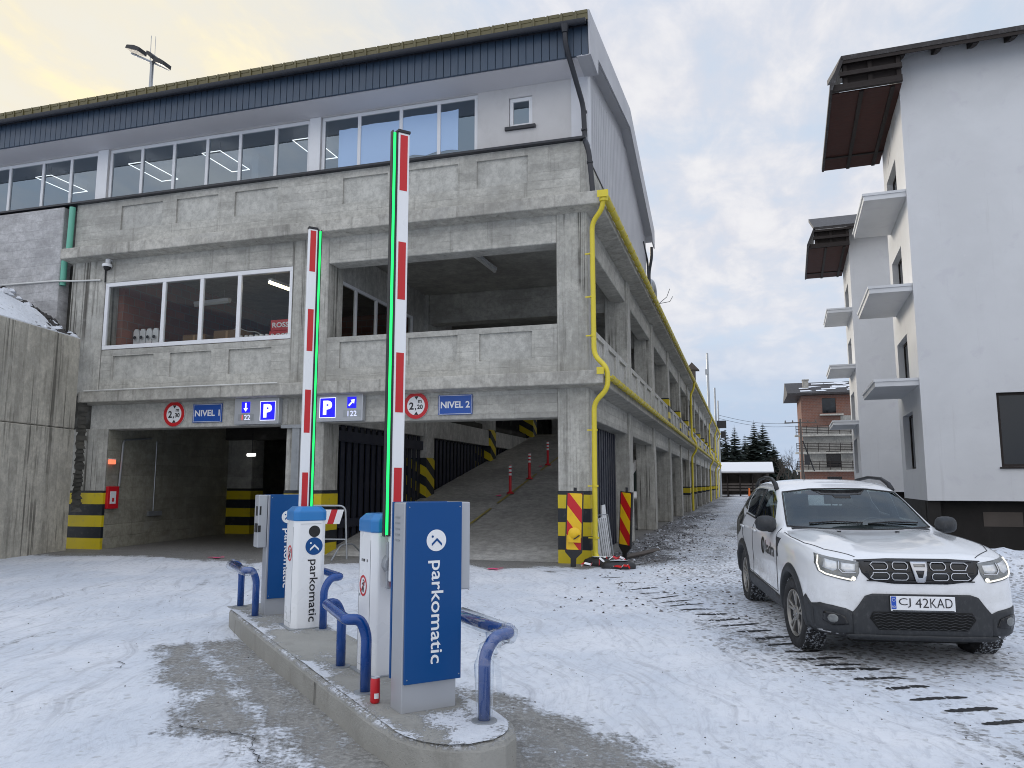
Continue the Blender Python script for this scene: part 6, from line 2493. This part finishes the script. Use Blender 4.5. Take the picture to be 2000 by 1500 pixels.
# hood shaping: two soft ridges and a shallow side crease
for v in smooth_me.vertices:
    x, y, z = v.co
    ax_ = abs(x)
    if -.70 < y < .72 and z > .9:
        wgt = float(sstep(-.72, -.35, y) * sstep(.74, .4, y))
        v.co.z += wgt * (.020 * math.exp(-((ax_ - (.42 + .12 * (y + .5))) / .07) ** 2) - .010 * math.exp(-(ax_ / .30) ** 2))
    if .3 < z < .95 and -.5 < y < 3.3 and ax_ > .8:
        v.co.x -= math.copysign(.012 * math.exp(-((z - .62) / .10) ** 2) * float(sstep(.5, .9, y) * sstep(2.5, 2.0, y)), x)
bt = bmesh.new()
bt.from_mesh(smooth_me)
BVH = BVHTree.FromBMesh(bt)
bt.free()
bpy.data.objects.remove(cob)
# cut the wheel arches out of the shell
shell = bpy.data.objects.new('shell', smooth_me)
COL.objects.link(shell)
AR = .388
ACUT = .415
cut = MB()
for y in (0.0, 2.673):
    for s in (1, -1):
        x0, x1 = (.50, 1.1) if s > 0 else (-1.1, -.50)
        cut.lathe([(ACUT, x0), (ACUT, x1)], (0, y, .345), 'x', 40)
cmesh = bpy.data.meshes.new('cut')
cmesh.from_pydata(cut.v, [], cut.f)
b2 = bmesh.new()
b2.from_mesh(cmesh)
bmesh.ops.recalc_face_normals(b2, faces=b2.faces)
b2.to_mesh(cmesh)
b2.free()
cobj = bpy.data.objects.new('cut', cmesh)
COL.objects.link(cobj)


def cutter(mb, mat_):
    q = bpy.data.meshes.new('cut')
    q.from_pydata(mb.v, [], mb.f)
    q.materials.append(MATS[mat_])
    b3 = bmesh.new()
    b3.from_mesh(q)
    bmesh.ops.recalc_face_normals(b3, faces=b3.faces)
    b3.to_mesh(q)
    b3.free()
    ob = bpy.data.objects.new('cut', q)
    COL.objects.link(ob)
    return ob


# hollow cabin, then the window openings
SCR = [(-.728, 1.112), (-.38, 1.098), (0, 1.094), (.38, 1.098), (.728, 1.112), (.665, 1.33), (.622, 1.455), (.32, 1.490), (0, 1.496), (-.32, 1.490), (-.622, 1.455), (-.665, 1.33)]
SW1 = [(1.02, 1.125), (1.98, 1.135), (1.93, 1.455), (1.78, 1.478), (1.60, 1.463), (1.36, 1.36)]
SW2 = [(2.05, 1.14), (2.62, 1.165), (2.74, 1.30), (2.66, 1.455), (2.45, 1.478), (2.00, 1.480)]
RW = [(-.60, 1.20), (.60, 1.20), (.55, 1.43), (-.55, 1.43)]


def shrink(poly, d):
    cx = sum(p[0] for p in poly) / len(poly)
    cz = sum(p[1] for p in poly) / len(poly)
    out_ = []
    for p in poly:
        v_ = Vector((p[0] - cx, p[1] - cz))
        v_ = v_ * max(0.0, 1 - d / v_.length)
        out_.append((cx + v_.x, cz + v_.y))
    return out_


cav = MB()
cs = []
for st in [q for q in ST if .95 < q[0] < 3.3]:
    y, zb, ws, wm, wsh, zsh, wu, zu, wt, zt, zc = st
    gx_ = wu + (wt - wu) * .52 + .02
    hp = [(0, .60), (.76, .60), (.80, .95), (wu - .055, zu), (gx_ - .055, zu + (zt - zu) * .5), (wt - .045, zt - .05), (wt * .5, zt - .05 + (zc - zt) * .6), (0, zc - .055)]
    cs.append([(x, y, z) for x, z in hp] + [(-x, y, z) for x, z in hp[-2:0:-1]])
kk = len(cs[0])
cav.add([p for q in cs for p in q], [tuple(range(kk)), tuple(range(len(cs) * kk - 1, (len(cs) - 1) * kk - 1, -1))] + [(i * kk + j, i * kk + (j + 1) % kk, (i + 1) * kk + (j + 1) % kk, (i + 1) * kk + j) for i in range(len(cs) - 1) for j in range(kk)])
cuts = [cobj, cutter(cav, 'car_lining')]
cuts.append(cutter(MB().prism(shrink(SCR, .012), 'y', .735, 2.0), 'car_gloss_black'))
cuts.append(cutter(MB().prism(shrink(RW, .012), 'y', 2.95, 3.7), 'car_gloss_black'))
for x0, x1 in ((.45, 1.05), (-1.05, -.45)):
    for pl in (SW1, SW2):
        cuts.append(cutter(MB().prism(shrink(pl, .012), 'x', x0, x1), 'car_gloss_black'))
cobj.data.materials.append(MATS['car_well'])
smooth_me.materials.clear()
smooth_me.materials.append(MATS['car_paint'])
for cb in cuts:
    bo = shell.modifiers.new('b', 'BOOLEAN')
    bo.operation = 'DIFFERENCE'
    bo.solver = 'EXACT'
    bo.material_mode = 'TRANSFER'
    bo.object = cb
dg = bpy.context.evaluated_depsgraph_get()
dg.update()
body_me = bpy.data.meshes.new_from_object(shell.evaluated_get(dg))
bpy.data.objects.remove(shell)
for cb in cuts:
    bpy.data.objects.remove(cb)
body_me.polygons.foreach_set('use_smooth', [True] * len(body_me.polygons))
try:
    body_me.set_sharp_from_angle(angle=R(50))
except Exception:
    pass
body_me.name = 'body'
body = bpy.data.objects.new('body', body_me)
COL.objects.link(body)
body.parent = CAR


def hit(a, b, axis):
    if axis == 'front':
        r = BVH.ray_cast(Vector((a, -4, b)), Vector((0, 1, 0)))
    elif axis == 'top':
        r = BVH.ray_cast(Vector((a, b, 4)), Vector((0, 0, -1)))
    elif axis == 'right':
        r = BVH.ray_cast(Vector((-4, a, b)), Vector((1, 0, 0)))
    elif axis == 'rear':
        r = BVH.ray_cast(Vector((a, 6, b)), Vector((0, -1, 0)))
    else:
        r = BVH.ray_cast(Vector((4, a, b)), Vector((-1, 0, 0)))
    return r[0], r[1]


def drape(name, poly, axis, off, mat, parent=None, thick=.008, step=.045, smooth=True):
    """a panel cut to poly (in the plane seen along axis) and laid on the body"""
    b = bmesh.new()
    f = b.faces.new([b.verts.new((p[0], p[1], 0)) for p in poly])
    lo = [min(p[k] for p in poly) for k in (0, 1)]
    hi = [max(p[k] for p in poly) for k in (0, 1)]
    for k in (0, 1):
        c = lo[k] + step
        while c < hi[k] - step * .3:
            no = (1, 0, 0) if k == 0 else (0, 1, 0)
            bmesh.ops.bisect_plane(b, geom=b.verts[:] + b.edges[:] + b.faces[:], plane_co=Vector(no) * c, plane_no=no)
            c += step
    for v in b.verts:
        p, n = hit(v.co.x, v.co.y, axis)
        if p is None:
            q = 0
            while p is None and q < 20:
                q += 1
                c0 = Vector(((lo[0] + hi[0]) / 2, (lo[1] + hi[1]) / 2))
                w_ = Vector((v.co.x, v.co.y)).lerp(c0, q * .02)
                p, n = hit(w_.x, w_.y, axis)
            if p is None:
                p, n = Vector((v.co.x, 0, v.co.y)), Vector((0, -1, 0))
        v.co = p + n * off
    bmesh.ops.recalc_face_normals(b, faces=b.faces)
    d = {'front': Vector((0, -1, 0)), 'top': Vector((0, 0, 1)), 'right': Vector((-1, 0, 0)), 'left': Vector((1, 0, 0)), 'rear': Vector((0, 1, 0))}[axis]
    b.normal_update()
    if sum((f.normal.dot(d)) for f in b.faces) < 0:
        bmesh.ops.reverse_faces(b, faces=b.faces)
    me_ = bpy.data.meshes.new(name)
    b.to_mesh(me_)
    b.free()
    me_.materials.append(MATS[mat])
    me_.polygons.foreach_set('use_smooth', [smooth] * len(me_.polygons))
    o = bpy.data.objects.new(name, me_)
    COL.objects.link(o)
    o.parent = parent or CAR
    if thick:
        so_ = o.modifiers.new('t', 'SOLIDIFY')
        so_.thickness = thick
        so_.offset = -1
    return o


def mir(poly):
    return [(-a, b) for a, b in poly][::-1]


def line3(pts, axis, off, n=6):
    out_ = []
    for a, b in zip(pts[:-1], pts[1:]):
        for k in range(n):
            q = k / n
            p, nn = hit(a[0] + (b[0] - a[0]) * q, a[1] + (b[1] - a[1]) * q, axis)
            if p is not None:
                out_.append(p + nn * off)
    p, nn = hit(pts[-1][0], pts[-1][1], axis)
    if p is not None:
        out_.append(p + nn * off)
    return out_


def wire(m, pts, axis, off, r, n=6, closed=False, ns=6):
    p = line3(pts + ([pts[0]] if closed else []), axis, off, ns)
    if closed:
        p = p[:-1]
    if len(p) > 2:
        m.tube(p, r, n, closed=closed)


# glass
scr = SCR
drape('windscreen', scr, 'front', .004, 'car_glass', step=.06, thick=0)
m = MB()
wire(m, scr, 'front', .004, .011, 6, True)
m.build('screen_seal', 'car_gloss_black', CAR, smooth='all', inv=False)
drape('cowl', [(-.70, .755), (.70, .755), (.70, .70), (.32, .665), (-.32, .665), (-.70, .70)], 'top', .004, 'car_plastic')
m = MB()
for a, b, c in ((-.50, .05, .08), (.10, .62, .10)):
    wire(m, [(a, 1.132), ((a + b) / 2, 1.150), (b, 1.140)], 'front', .02, .009)
m.build('wiper', 'car_gloss_black', CAR, smooth='all', inv=False)
drape('screen_band', [(-.30, 1.482), (.30, 1.482), (.22, 1.434), (.10, 1.426), (.085, 1.394), (-.085, 1.394), (-.10, 1.426), (-.22, 1.434)], 'front', .0055, 'car_gloss_black', thick=.002)
for axis in ('right', 'left'):
    w1 = drape('side_window', SW1, axis, .005, 'car_glass', thick=0)
    w2 = drape('side_window', SW2, axis, .005, 'car_glass_dark', thick=0)
    drape('quarter_window', [(2.72, 1.19), (3.02, 1.22), (3.06, 1.36), (2.98, 1.44), (2.76, 1.46), (2.82, 1.30)], axis, .005, 'car_window')
    m = MB()
    wire(m, [(1.0, 1.108), (2.0, 1.118), (2.65, 1.146)], axis, .006, .010)
    wire(m, [(1.99, 1.12), (1.955, 1.475)], axis, .004, .022)
    m.build('window_trim', 'car_gloss_black', CAR, smooth='all', inv=False)
drape('rear_window', RW, 'rear', .004, 'car_glass_dark', thick=0)
# dark wrap on the rear quarter
for axis in ('right', 'left'):
    drape('wrap_panel', [(2.80, 1.50), (3.16, 1.44), (3.31, 1.20), (3.40, 1.0), (3.36, .84), (3.12, .80), (2.84, .90), (2.70, 1.02), (2.72, 1.10), (2.98, 1.17), (3.09, 1.24), (3.08, 1.38), (2.98, 1.46), (2.80, 1.475)], axis, .003, 'car_window', thick=.004)

# lower black cladding
# centre black field with a raised arch, side fields with fog lamps
drape('front_bumper', [(-.57, .50), (-.52, .56), (-.46, .645), (-.40, .665), (.40, .665), (.46, .645), (.52, .56), (.57, .50), (.56, .30), (.30, .285), (-.30, .285), (-.56, .30)], 'front', .010, 'car_plastic', thick=.02)
for s in (1, -1):
    pl_ = [(.555, .505), (.62, .535), (.72, .555), (.80, .562), (.848, .535), (.862, .47), (.856, .36), (.80, .29), (.555, .29)]
    o = drape('bumper_corner', pl_ if s > 0 else mir(pl_), 'front', .008, 'car_plastic', thick=.018)
    q = [(.60, .40), (.63, .47), (.72, .50), (.775, .495), (.785, .42), (.72, .385)]
    drape('fog_recess', q if s > 0 else mir(q), 'front', .016, 'car_gloss_black', o, .004, .03)
    c = circ(.036, 18, .715, .445)
    drape('fog_lamp', c if s > 0 else mir(c), 'front', .019, 'car_lens_dark', o, .006, .02)
    pl2 = [(-.60, .285), (-.60, .52), (-.47, .60), (-.42, .56), (-.38, .36), (-.40, .285)]
    drape('bumper_corner', pl2, 'left' if s > 0 else 'right', .008, 'car_plastic', thick=.018)
# lower intake with its mesh
o = drape('lower_intake', [(-.43, .46), (-.40, .515), (.40, .515), (.43, .46), (.36, .365), (-.36, .365)], 'front', .016, 'car_well', thick=.004)
m = MB()
for k in range(6):
    z = .378 + k * .024
    xw = .37 + .05 * min(1, max(0, (z - .365) / .1)) - .012
    wire(m, [(-xw + 2 * xw * i / 18, z + (.006 if i % 2 else -.006)) for i in range(19)], 'front', .020, .0042, 4, ns=1)
m.build('intake_mesh', 'car_plastic', o, smooth='all', inv=False)
drape('skid_plate', [(-.62, .318), (.62, .318), (.58, .285), (-.58, .285)], 'front', .020, 'car_plastic', thick=.02)

# grille with its links
gr = [(-.50, .935), (-.25, .950), (.25, .950), (.50, .935), (.475, .84), (.41, .775), (.22, .752), (-.22, .752), (-.41, .775), (-.475, .84)]
GRI = drape('grille', gr, 'front', .007, 'car_gloss_black', thick=.012)
m = MB()
for s in (1, -1):
    for cx, cz, w_, sh in ((.155, .895, .062, .0), (.325, .893, .066, .01), (.165, .812, .066, .0), (.325, .815, .072, -.012)):
        q = [(cx - w_, cz + .012), (cx - w_ + .016, cz + .028), (cx + w_ - .014, cz + .028), (cx + w_ + sh, cz + .012), (cx + w_ - sh, cz - .012), (cx + w_ - .016, cz - .028), (cx - w_ + .016, cz - .028), (cx - w_, cz - .012)]
        q = [(s * a, b) for a, b in q]
        m = MB()
        wire(m, q, 'front', .015, .0046, 6, True, 3)
        m.build('grille_link', 'car_chrome', GRI, smooth='all', inv=False)
m = MB()
for z in (.775, .85, .93):
    wire(m, [(-.44, z), (.44, z)], 'front', .010, .005, 4, ns=14)
m.build('grille_bar', 'car_plastic', GRI, smooth='all', inv=False)
o = drape('badge', [(-.070, .925), (.070, .925), (.060, .865), (.038, .775), (.025, .765), (-.025, .765), (-.038, .775), (-.060, .865)], 'front', .026, 'car_chrome', thick=.014, step=.03)
drape('badge_inset', [(-.036, .862), (.036, .862), (.017, .805), (-.017, .805)], 'front', .0275, 'car_gloss_black', o, .002, .03)
drape('badge_inset', [(-.048, .908), (.048, .908), (.046, .888), (-.046, .888)], 'front', .0275, 'car_alloy', o, .002, .03)

# headlamps wrap round the corner
def headlamp(s):
    P = [(.485, .925), (.60, .940), (.70, .955), (.765, .968), (.795, .975), (.812, .90), (.800, .835), (.76, .805), (.68, .785), (.58, .765), (.53, .775), (.495, .84)]
    f_ = lambda q: q if s > 0 else mir(q)
    h = drape('headlight', f_(P), 'front', .006, 'car_lens_dark', thick=.012, step=.03)
    drape('lamp_reflector', f_([(.52, .905), (.63, .915), (.64, .865), (.60, .84), (.53, .85)]), 'front', .0085, 'car_lens', h, .002, .03)
    drape('lamp_reflector', f_([(.66, .92), (.745, .94), (.765, .87), (.70, .845), (.67, .86)]), 'front', .0085, 'car_lens', h, .002, .03)
    drape('turn_lamp', f_([(.52, .825), (.60, .815), (.66, .825), (.70, .815), (.60, .785), (.545, .787)]), 'front', .0085, 'car_lens_dark', h, .002, .03)
    m = MB()
    wire(m, [(s * .645, .925), (s * .655, .865), (s * .63, .835), (s * .52, .838)], 'front', .009, .006, 6)
    m.build('lamp_trim', 'car_chrome', h, smooth='all', inv=False)
    m = MB()
    wire(m, [(s * .778, .958), (s * .796, .90), (s * .785, .84), (s * .75, .818), (s * .66, .797), (s * .56, .778)], 'front', .007, .0065, 8)
    m.build('daytime_lamp', 'daytime_lamp', h, smooth='all', inv=False)
    drape('lamp_bulb', f_(circ(.018, 12, .545, .790)), 'front', .012, 'daytime_lamp', h, .004, .02)
    return h


headlamp(1)
headlamp(-1)

# number plate
p, n = hit(0, .585, 'front')
pl0 = Vector((.0, p.y - .030, .590))
NP = MB().box(-.262, .262, pl0.y - .006, pl0.y + .008, .527, .652).build('number_plate', 'sign_white', CAR, bevel=.004, inv=False)
MB().box(-.258, -.218, pl0.y - .0085, pl0.y - .0065, .545, .650).build('country_band', 'plate_blue', NP, inv=False)
m = MB()
put_text(m, 'CJ', (-.148, pl0.y - .0085, .598), X, Z, width=.098, height=.078, bold=-.004)
put_text(m, '42', (-.008, pl0.y - .0085, .598), X, Z, width=.108, height=.078, bold=-.004)
put_text(m, 'KAD', (.148, pl0.y - .0085, .598), X, Z, width=.180, height=.078, bold=-.004)
m.build('plate_text', 'sign_black', NP, inv=False)
m = MB()
put_text(m, 'RO', (-.238, pl0.y - .0105, .565), X, Z, width=.026, height=.018)
for k in range(12):
    m.plate((-.238 + .013 * math.cos(k * .5236), pl0.y - .0105, .622 + .013 * math.sin(k * .5236)), X, Z, circ(.0025, 5), .001)
m.build('country_text', 'sign_white', NP, inv=False)
MB().box(-.262, .262, pl0.y + .0085, pl0.y + .02, .515, .66).build('plate_holder', 'car_plastic', NP, inv=False)
m = MB()
m.box(-.25, .25, pl0.y - .0075, pl0.y - .0062, .529, .536)
m.build('holder_line', 'car_plastic', NP, inv=False)

# wheel arch cladding, sills
for axis in ('right', 'left'):
    for y in (0.0, 2.673):
        ang = np.linspace(-12, 192, 26)
        outer = [(y + .465 * math.cos(R(a)), .345 + .475 * math.sin(R(a))) for a in ang]
        inner = [(y + AR * math.cos(R(a)), .345 + AR * math.sin(R(a))) for a in ang]
        m = MB()
        v = []
        for (a, b), (c, d) in zip(outer, inner):
            for q, of in ((0, .004), (.25, .018), (.8, .022), (1, .014)):
                pa, pb = a + (c - a) * q, max(.27, b + (d - b) * q)
                hp, hn = hit(pa, pb, axis)
                if hp is None:
                    hp, hn = Vector(((-.86 if axis == 'right' else .86), pa, pb)), Vector(((-1 if axis == 'right' else 1), 0, 0))
                v.append(hp + hn * of)
            hp2 = v[-1].copy()
            hp2.x *= .84
            v.append(hp2)
        nn_ = len(ang)
        m.add(v, [(i * 5 + k, i * 5 + k + 1, (i + 1) * 5 + k + 1, (i + 1) * 5 + k) for i in range(nn_ - 1) for k in range(4)])
        m.build('arch_trim', 'car_plastic', CAR, smooth='all', inv=False)
    drape('sill_trim', [(.42, .29), (2.25, .29), (2.25, .46), (.42, .42)], axis, .012, 'car_plastic', thick=.02)
    drape('rear_corner_trim', [(3.10, .34), (3.42, .40), (3.42, .60), (3.12, .56)], axis, .010, 'car_plastic', thick=.02)
    # fender wedge, door seams, handles
    drape('fender_wedge', [(.46, 1.015), (.66, 1.015), (.61, .95), (.575, .82), (.54, .82), (.55, .92)], axis, .006, 'car_plastic', thick=.006, step=.03)
    m = MB()
    wire(m, [(.60, .45), (.60, .80), (.62, 1.0), (.80, 1.09)], axis, .001, .0045, 4)
    wire(m, [(1.985, .45), (1.99, .9), (1.985, 1.11)], axis, .001, .0045, 4)
    wire(m, [(2.30, .52), (2.42, .70), (2.66, .88), (2.68, 1.14)], axis, .001, .0045, 4)
    wire(m, [(.60, .45), (1.3, .45), (2.28, .48)], axis, .001, .004, 4)
    m.build('door_seam', 'car_seam', CAR, smooth='all', inv=False)
    for y in (1.70, 2.45):
        m = MB()
        wire(m, [(y, .985), (y + .06, .99), (y + .20, .99)], axis, .028, .013, 8)
        m.build('door_handle', 'car_paint', CAR, smooth='all', inv=False)
# side lettering on the right front door
sgn_ = -1
m = MB()
p, n = hit(1.30, .86, 'right')
xr = p.x - .008
oo_ = Vector((xr, 0, 0))
vs0 = MB()
put_text(vs0, 'kadra', (xr, .955, .86), -Y, Z, width=.46, height=.14, bold=.012)
for q in range(len(vs0.v)):
    a = vs0.v[q]
    hp, hn = hit(a[1], a[2], 'right')
    vs0.v[q] = tuple(hp + hn * .004) if hp is not None else a
lt = vs0.build('door_lettering', 'sign_black', CAR, inv=False)
rg2 = MB()
rg2.ring((0, 0, 0), X, Z, .095, .058, .0, 26)
rg2.plate((0, 0, 0), X, Z, [(-.03, -.07), (.03, -.02), (-.01, .07)], .0)
for q in range(len(rg2.v)):
    a = rg2.v[q]
    hp, hn = hit(1.335 - a[0], .86 + a[2], 'right')
    rg2.v[q] = tuple(hp + hn * (.004 + (.0005 if q > 100 else 0)))
rg2.build('door_emblem', 'sign_black', CAR, inv=False)
# bonnet seams and washer jets
m = MB()
for s in (1, -1):
    wire(m, [(s * .50, -.735), (s * .70, -.52), (s * .795, -.20), (s * .82, .25), (s * .80, .62)], 'top', .001, .0045, 4)
wire(m, [(-.52, .940), (-.25, .954), (.25, .954), (.52, .940)], 'front', .001, .006, 4)
m.build('bonnet_seam', 'car_seam', CAR, smooth='all', inv=False)
m = MB()
for s in (-.30, .27):
    p, n = hit(s, .42, 'top')
    m.box(s - .018, s + .018, .405, .435, p.z - .003, p.z + .012)
m.build('washer_jet', 'car_gloss_black', CAR, inv=False)

# cabin
def seat(x, y, rear=False):
    m = MB()
    w_ = .25 if not rear else .58
    m.prism([(y, .62), (y + .50, .66), (y + .50, .78), (y, .80)], 'x', x - w_, x + w_)
    m.prism([(y + .44, .74), (y + .56, .74), (y + .70, 1.22), (y + .60, 1.25)], 'x', x - w_ * .92, x + w_ * .92)
    o = m.build('seat', 'car_seat', CAR, bevel=.03, inv=False)
    for hx in ((x,) if not rear else (x - .33, x + .33)):
        MB().prism([(y + .60, 1.27), (y + .69, 1.26), (y + .72, 1.42), (y + .63, 1.43)], 'x', hx - .13, hx + .13).box(hx - .05, hx - .035, y + .655, y + .67, 1.2, 1.3).box(hx + .035, hx + .05, y + .655, y + .67, 1.2, 1.3).build('headrest', 'car_seat', o, bevel=.02, inv=False)


seat(.36, 1.28)
seat(-.36, 1.28)
seat(0, 2.15, True)
MB().prism([(.98, .75), (1.22, .78), (1.24, .98), (1.16, 1.045), (.98, 1.06)], 'x', -.72, .72).build('dashboard', 'car_lining', CAR, bevel=.02, inv=False)
m = MB()
c_, e1_, e2_ = Vector((.36, 1.36, 1.0)), X, Vector((0, .42, .90)).normalized()
m.tube([c_ + e1_ * .185 * math.cos(2 * math.pi * k / 28) + e2_ * .185 * math.sin(2 * math.pi * k / 28) for k in range(28)], .014, 8, closed=True)
m.tube([c_ - e1_ * .18, c_ + Vector((0, -.03, -.02)), c_ + e1_ * .18], .016, 6)
m.tube([c_ + Vector((0, -.03, -.02)), Vector((.36, 1.15, .90))], .03, 8)
m.build('steering_wheel', 'car_gloss_black', CAR, smooth='all', inv=False)
MB().box(-.12, .12, 1.30, 1.33, 1.33, 1.395).build('rear_view_mirror', 'car_gloss_black', CAR, bevel=.015, inv=False)

# mirrors
for s in (1, -1):
    m = MB()
    rows = []
    nseg = 14
    for k in range(7):
        q = k / 6
        yy_ = .80 + .17 * q
        rx, rz_ = .098 * math.sin(math.pi * (.12 + .62 * q)) / .95 + .010, .078 * math.sin(math.pi * (.14 + .60 * q)) / .95 + .006
        rows.append([(s * (.925 + .02 * q) + rx * math.copysign(abs(math.cos(2 * math.pi * j / nseg)) ** .75, math.cos(2 * math.pi * j / nseg)), yy_, 1.135 + rz_ * math.copysign(abs(math.sin(2 * math.pi * j / nseg)) ** .75, math.sin(2 * math.pi * j / nseg))) for j in range(nseg)])
    v = [p for r_ in rows for p in r_]
    f = [(k * nseg + j, k * nseg + (j + 1) % nseg, (k + 1) * nseg + (j + 1) % nseg, (k + 1) * nseg + j) for k in range(6) for j in range(nseg)] + [tuple(range(nseg)), tuple(range(6 * nseg, 7 * nseg))]
    m.add(v, f)
    m.tube([(s * .83, .95, 1.07), (s * .90, .91, 1.07), (s * .95, .90, 1.09)], [.034, .030, .028], 8)
    mo = m.build('wing_mirror', 'car_plastic', CAR, smooth='all', inv=False)
    MB().box(s * .94 - .08, s * .94 + .08, .972, .975, 1.085, 1.185).build('mirror_glass', 'car_screen', mo, inv=False)
# roof rails
for s in (1, -1):
    P = [(s * .655, 1.62), (s * .65, 1.72), (s * .645, 1.95), (s * .640, 2.4), (s * .63, 2.85), (s * .62, 3.05), (s * .61, 3.12)]
    H_ = [.0, .045, .080, .085, .07, .04, .0]
    R_ = [.028, .028, .022, .020, .020, .024, .024]
    pts = []
    for (x, y), hh in zip(P, H_):
        p, n = hit(x, y, 'top')
        pts.append(Vector((x, y, p.z + hh)))
    m = MB()
    m.tube(pts, R_, 10)
    m.build('roof_rail', 'plastic_black', CAR, smooth='all', inv=False)
p, n = hit(0, 2.95, 'top')
MB().tube([(0, 2.95, p.z - .01), (0, 3.12, p.z + .28)], [.008, .004], 5).build('aerial', 'plastic_black', CAR, inv=False)

# wheels
def wheel(side, y, steer):
    t = bpy.data.objects.new('wheel', None)
    COL.objects.link(t)
    t.parent = CAR
    t.location = (side * .775, y, .343)
    t.rotation_euler = (0, 0, steer + (0 if side > 0 else math.pi))
    # local +x is the outer face
    m = MB()
    prof = [(.222, .070), (.232, .098), (.262, .109), (.305, .107), (.330, .094), (.3395, .076)]
    full = prof + [(.3400, .04), (.3400, -.04)] + [(r_, -x_) for r_, x_ in prof[::-1]] + [(.222, -.07)]
    n_ = 64
    m.lathe([(r_, x_) for r_, x_ in full], (0, 0, 0), 'x', n_)
    # tread blocks
    for k in range(58):
        a = 2 * math.pi * k / 58
        for x0, x1, da in ((-.092, -.052, 0), (-.046, -.006, .04), (.0, .042, -.02), (.048, .092, .05)):
            a0, a1 = a + da, a + da + .070
            v = []
            for r_ in (.336, .3455 if abs(x0 + x1) < .12 else .343):
                for (aa, xx_) in ((a0, x0), (a1, x0), (a1 + .02, x1), (a0 + .02, x1)):
                    v.append((xx_, r_ * math.cos(aa), r_ * math.sin(aa)))
            m.add(v, [(4, 5, 6, 7), (0, 1, 5, 4), (1, 2, 6, 5), (2, 3, 7, 6), (3, 0, 4, 7)])
    ty = m.build('tyre', 'tyre', t, smooth=True, inv=False)
    # rim
    m = MB()
    v, f = [], []
    n_ = 48
    for r_, x_ in ((.224, .085), (.224, .098), (.214, .102), (.206, .092), (.200, .06), (.195, -.06)):
        v += [(x_, r_ * math.cos(2 * math.pi * j / n_), r_ * math.sin(2 * math.pi * j / n_)) for j in range(n_)]
    for i in range(5):
        f += [(i * n_ + j, i * n_ + (j + 1) % n_, (i + 1) * n_ + (j + 1) % n_, (i + 1) * n_ + j) for j in range(n_)]
    m.add(v, f)
    for k in range(5):
        a = 2 * math.pi * k / 5 + .3
        for d in (-.17, .17):
            def pt(r_, da, x_):
                return (x_, r_ * math.cos(a + da), r_ * math.sin(a + da))
            P = [pt(.055, d * .6 - .20, .078), pt(.055, d * .6 + .20, .078), pt(.205, d + .075, .092), pt(.205, d - .075, .092)]
            B = [(q[0] - .035, q[1], q[2]) for q in P]
            m.add(P + B, [(0, 1, 2, 3), (7, 6, 5, 4), (0, 4, 5, 1), (1, 5, 6, 2), (2, 6, 7, 3), (3, 7, 4, 0)])
    m.lathe([(.075, .06), (.075, .083), (.06, .088), (.034, .088), (.03, .096)], (0, 0, 0), 'x', 24)
    rim = m.build('rim', 'car_alloy', t, smooth=True, bevel=.004, seg=1, inv=False)
    m = MB()
    for k in range(5):
        a = 2 * math.pi * k / 5
        m.lathe([(.011, .084), (.011, .094), (.006, .096)], (0, .048 * math.cos(a), .048 * math.sin(a)), 'x', 6)
    m.build('wheel_nut', 'car_chrome', rim, smooth=True, inv=False)
    m = MB()
    m.lathe([(.20, -.03), (.20, .01), (.15, .012), (.15, .02), (.02, .02)], (0, 0, 0), 'x', 32)
    m.build('brake_disc', 'car_well', rim, inv=False)
    return t


wheel(-1, 0, R(5))
wheel(1, 0, R(5))
wheel(-1, 2.673, 0)
wheel(1, 2.673, 0)
for y in (0.0, 2.673):
    for s in (1, -1):
        m = MB()
        v, f = [], []
        n_ = 31
        for x_ in (.515, .80):
            v += [(s * x_, y + (AR + .014) * math.cos(R(-14 + 208 * j / (n_ - 1))), .345 + (AR + .014) * math.sin(R(-14 + 208 * j / (n_ - 1)))) for j in range(n_)]
        f = [(j, j + 1, j + 1 + n_, j + n_) for j in range(n_ - 1)] + [tuple(range(n_))]
        m.add(v, f)
        m.build('wheel_well', 'car_well', CAR, inv=False)
m = MB()
m.box(-.48, .48, -.55, 3.2, .20, .30)
m.box(-.70, .70, -.04, .04, .25, .33)
m.box(-.70, .70, 2.63, 2.71, .25, .33)
m.build('underbody', 'car_well', CAR, inv=False)
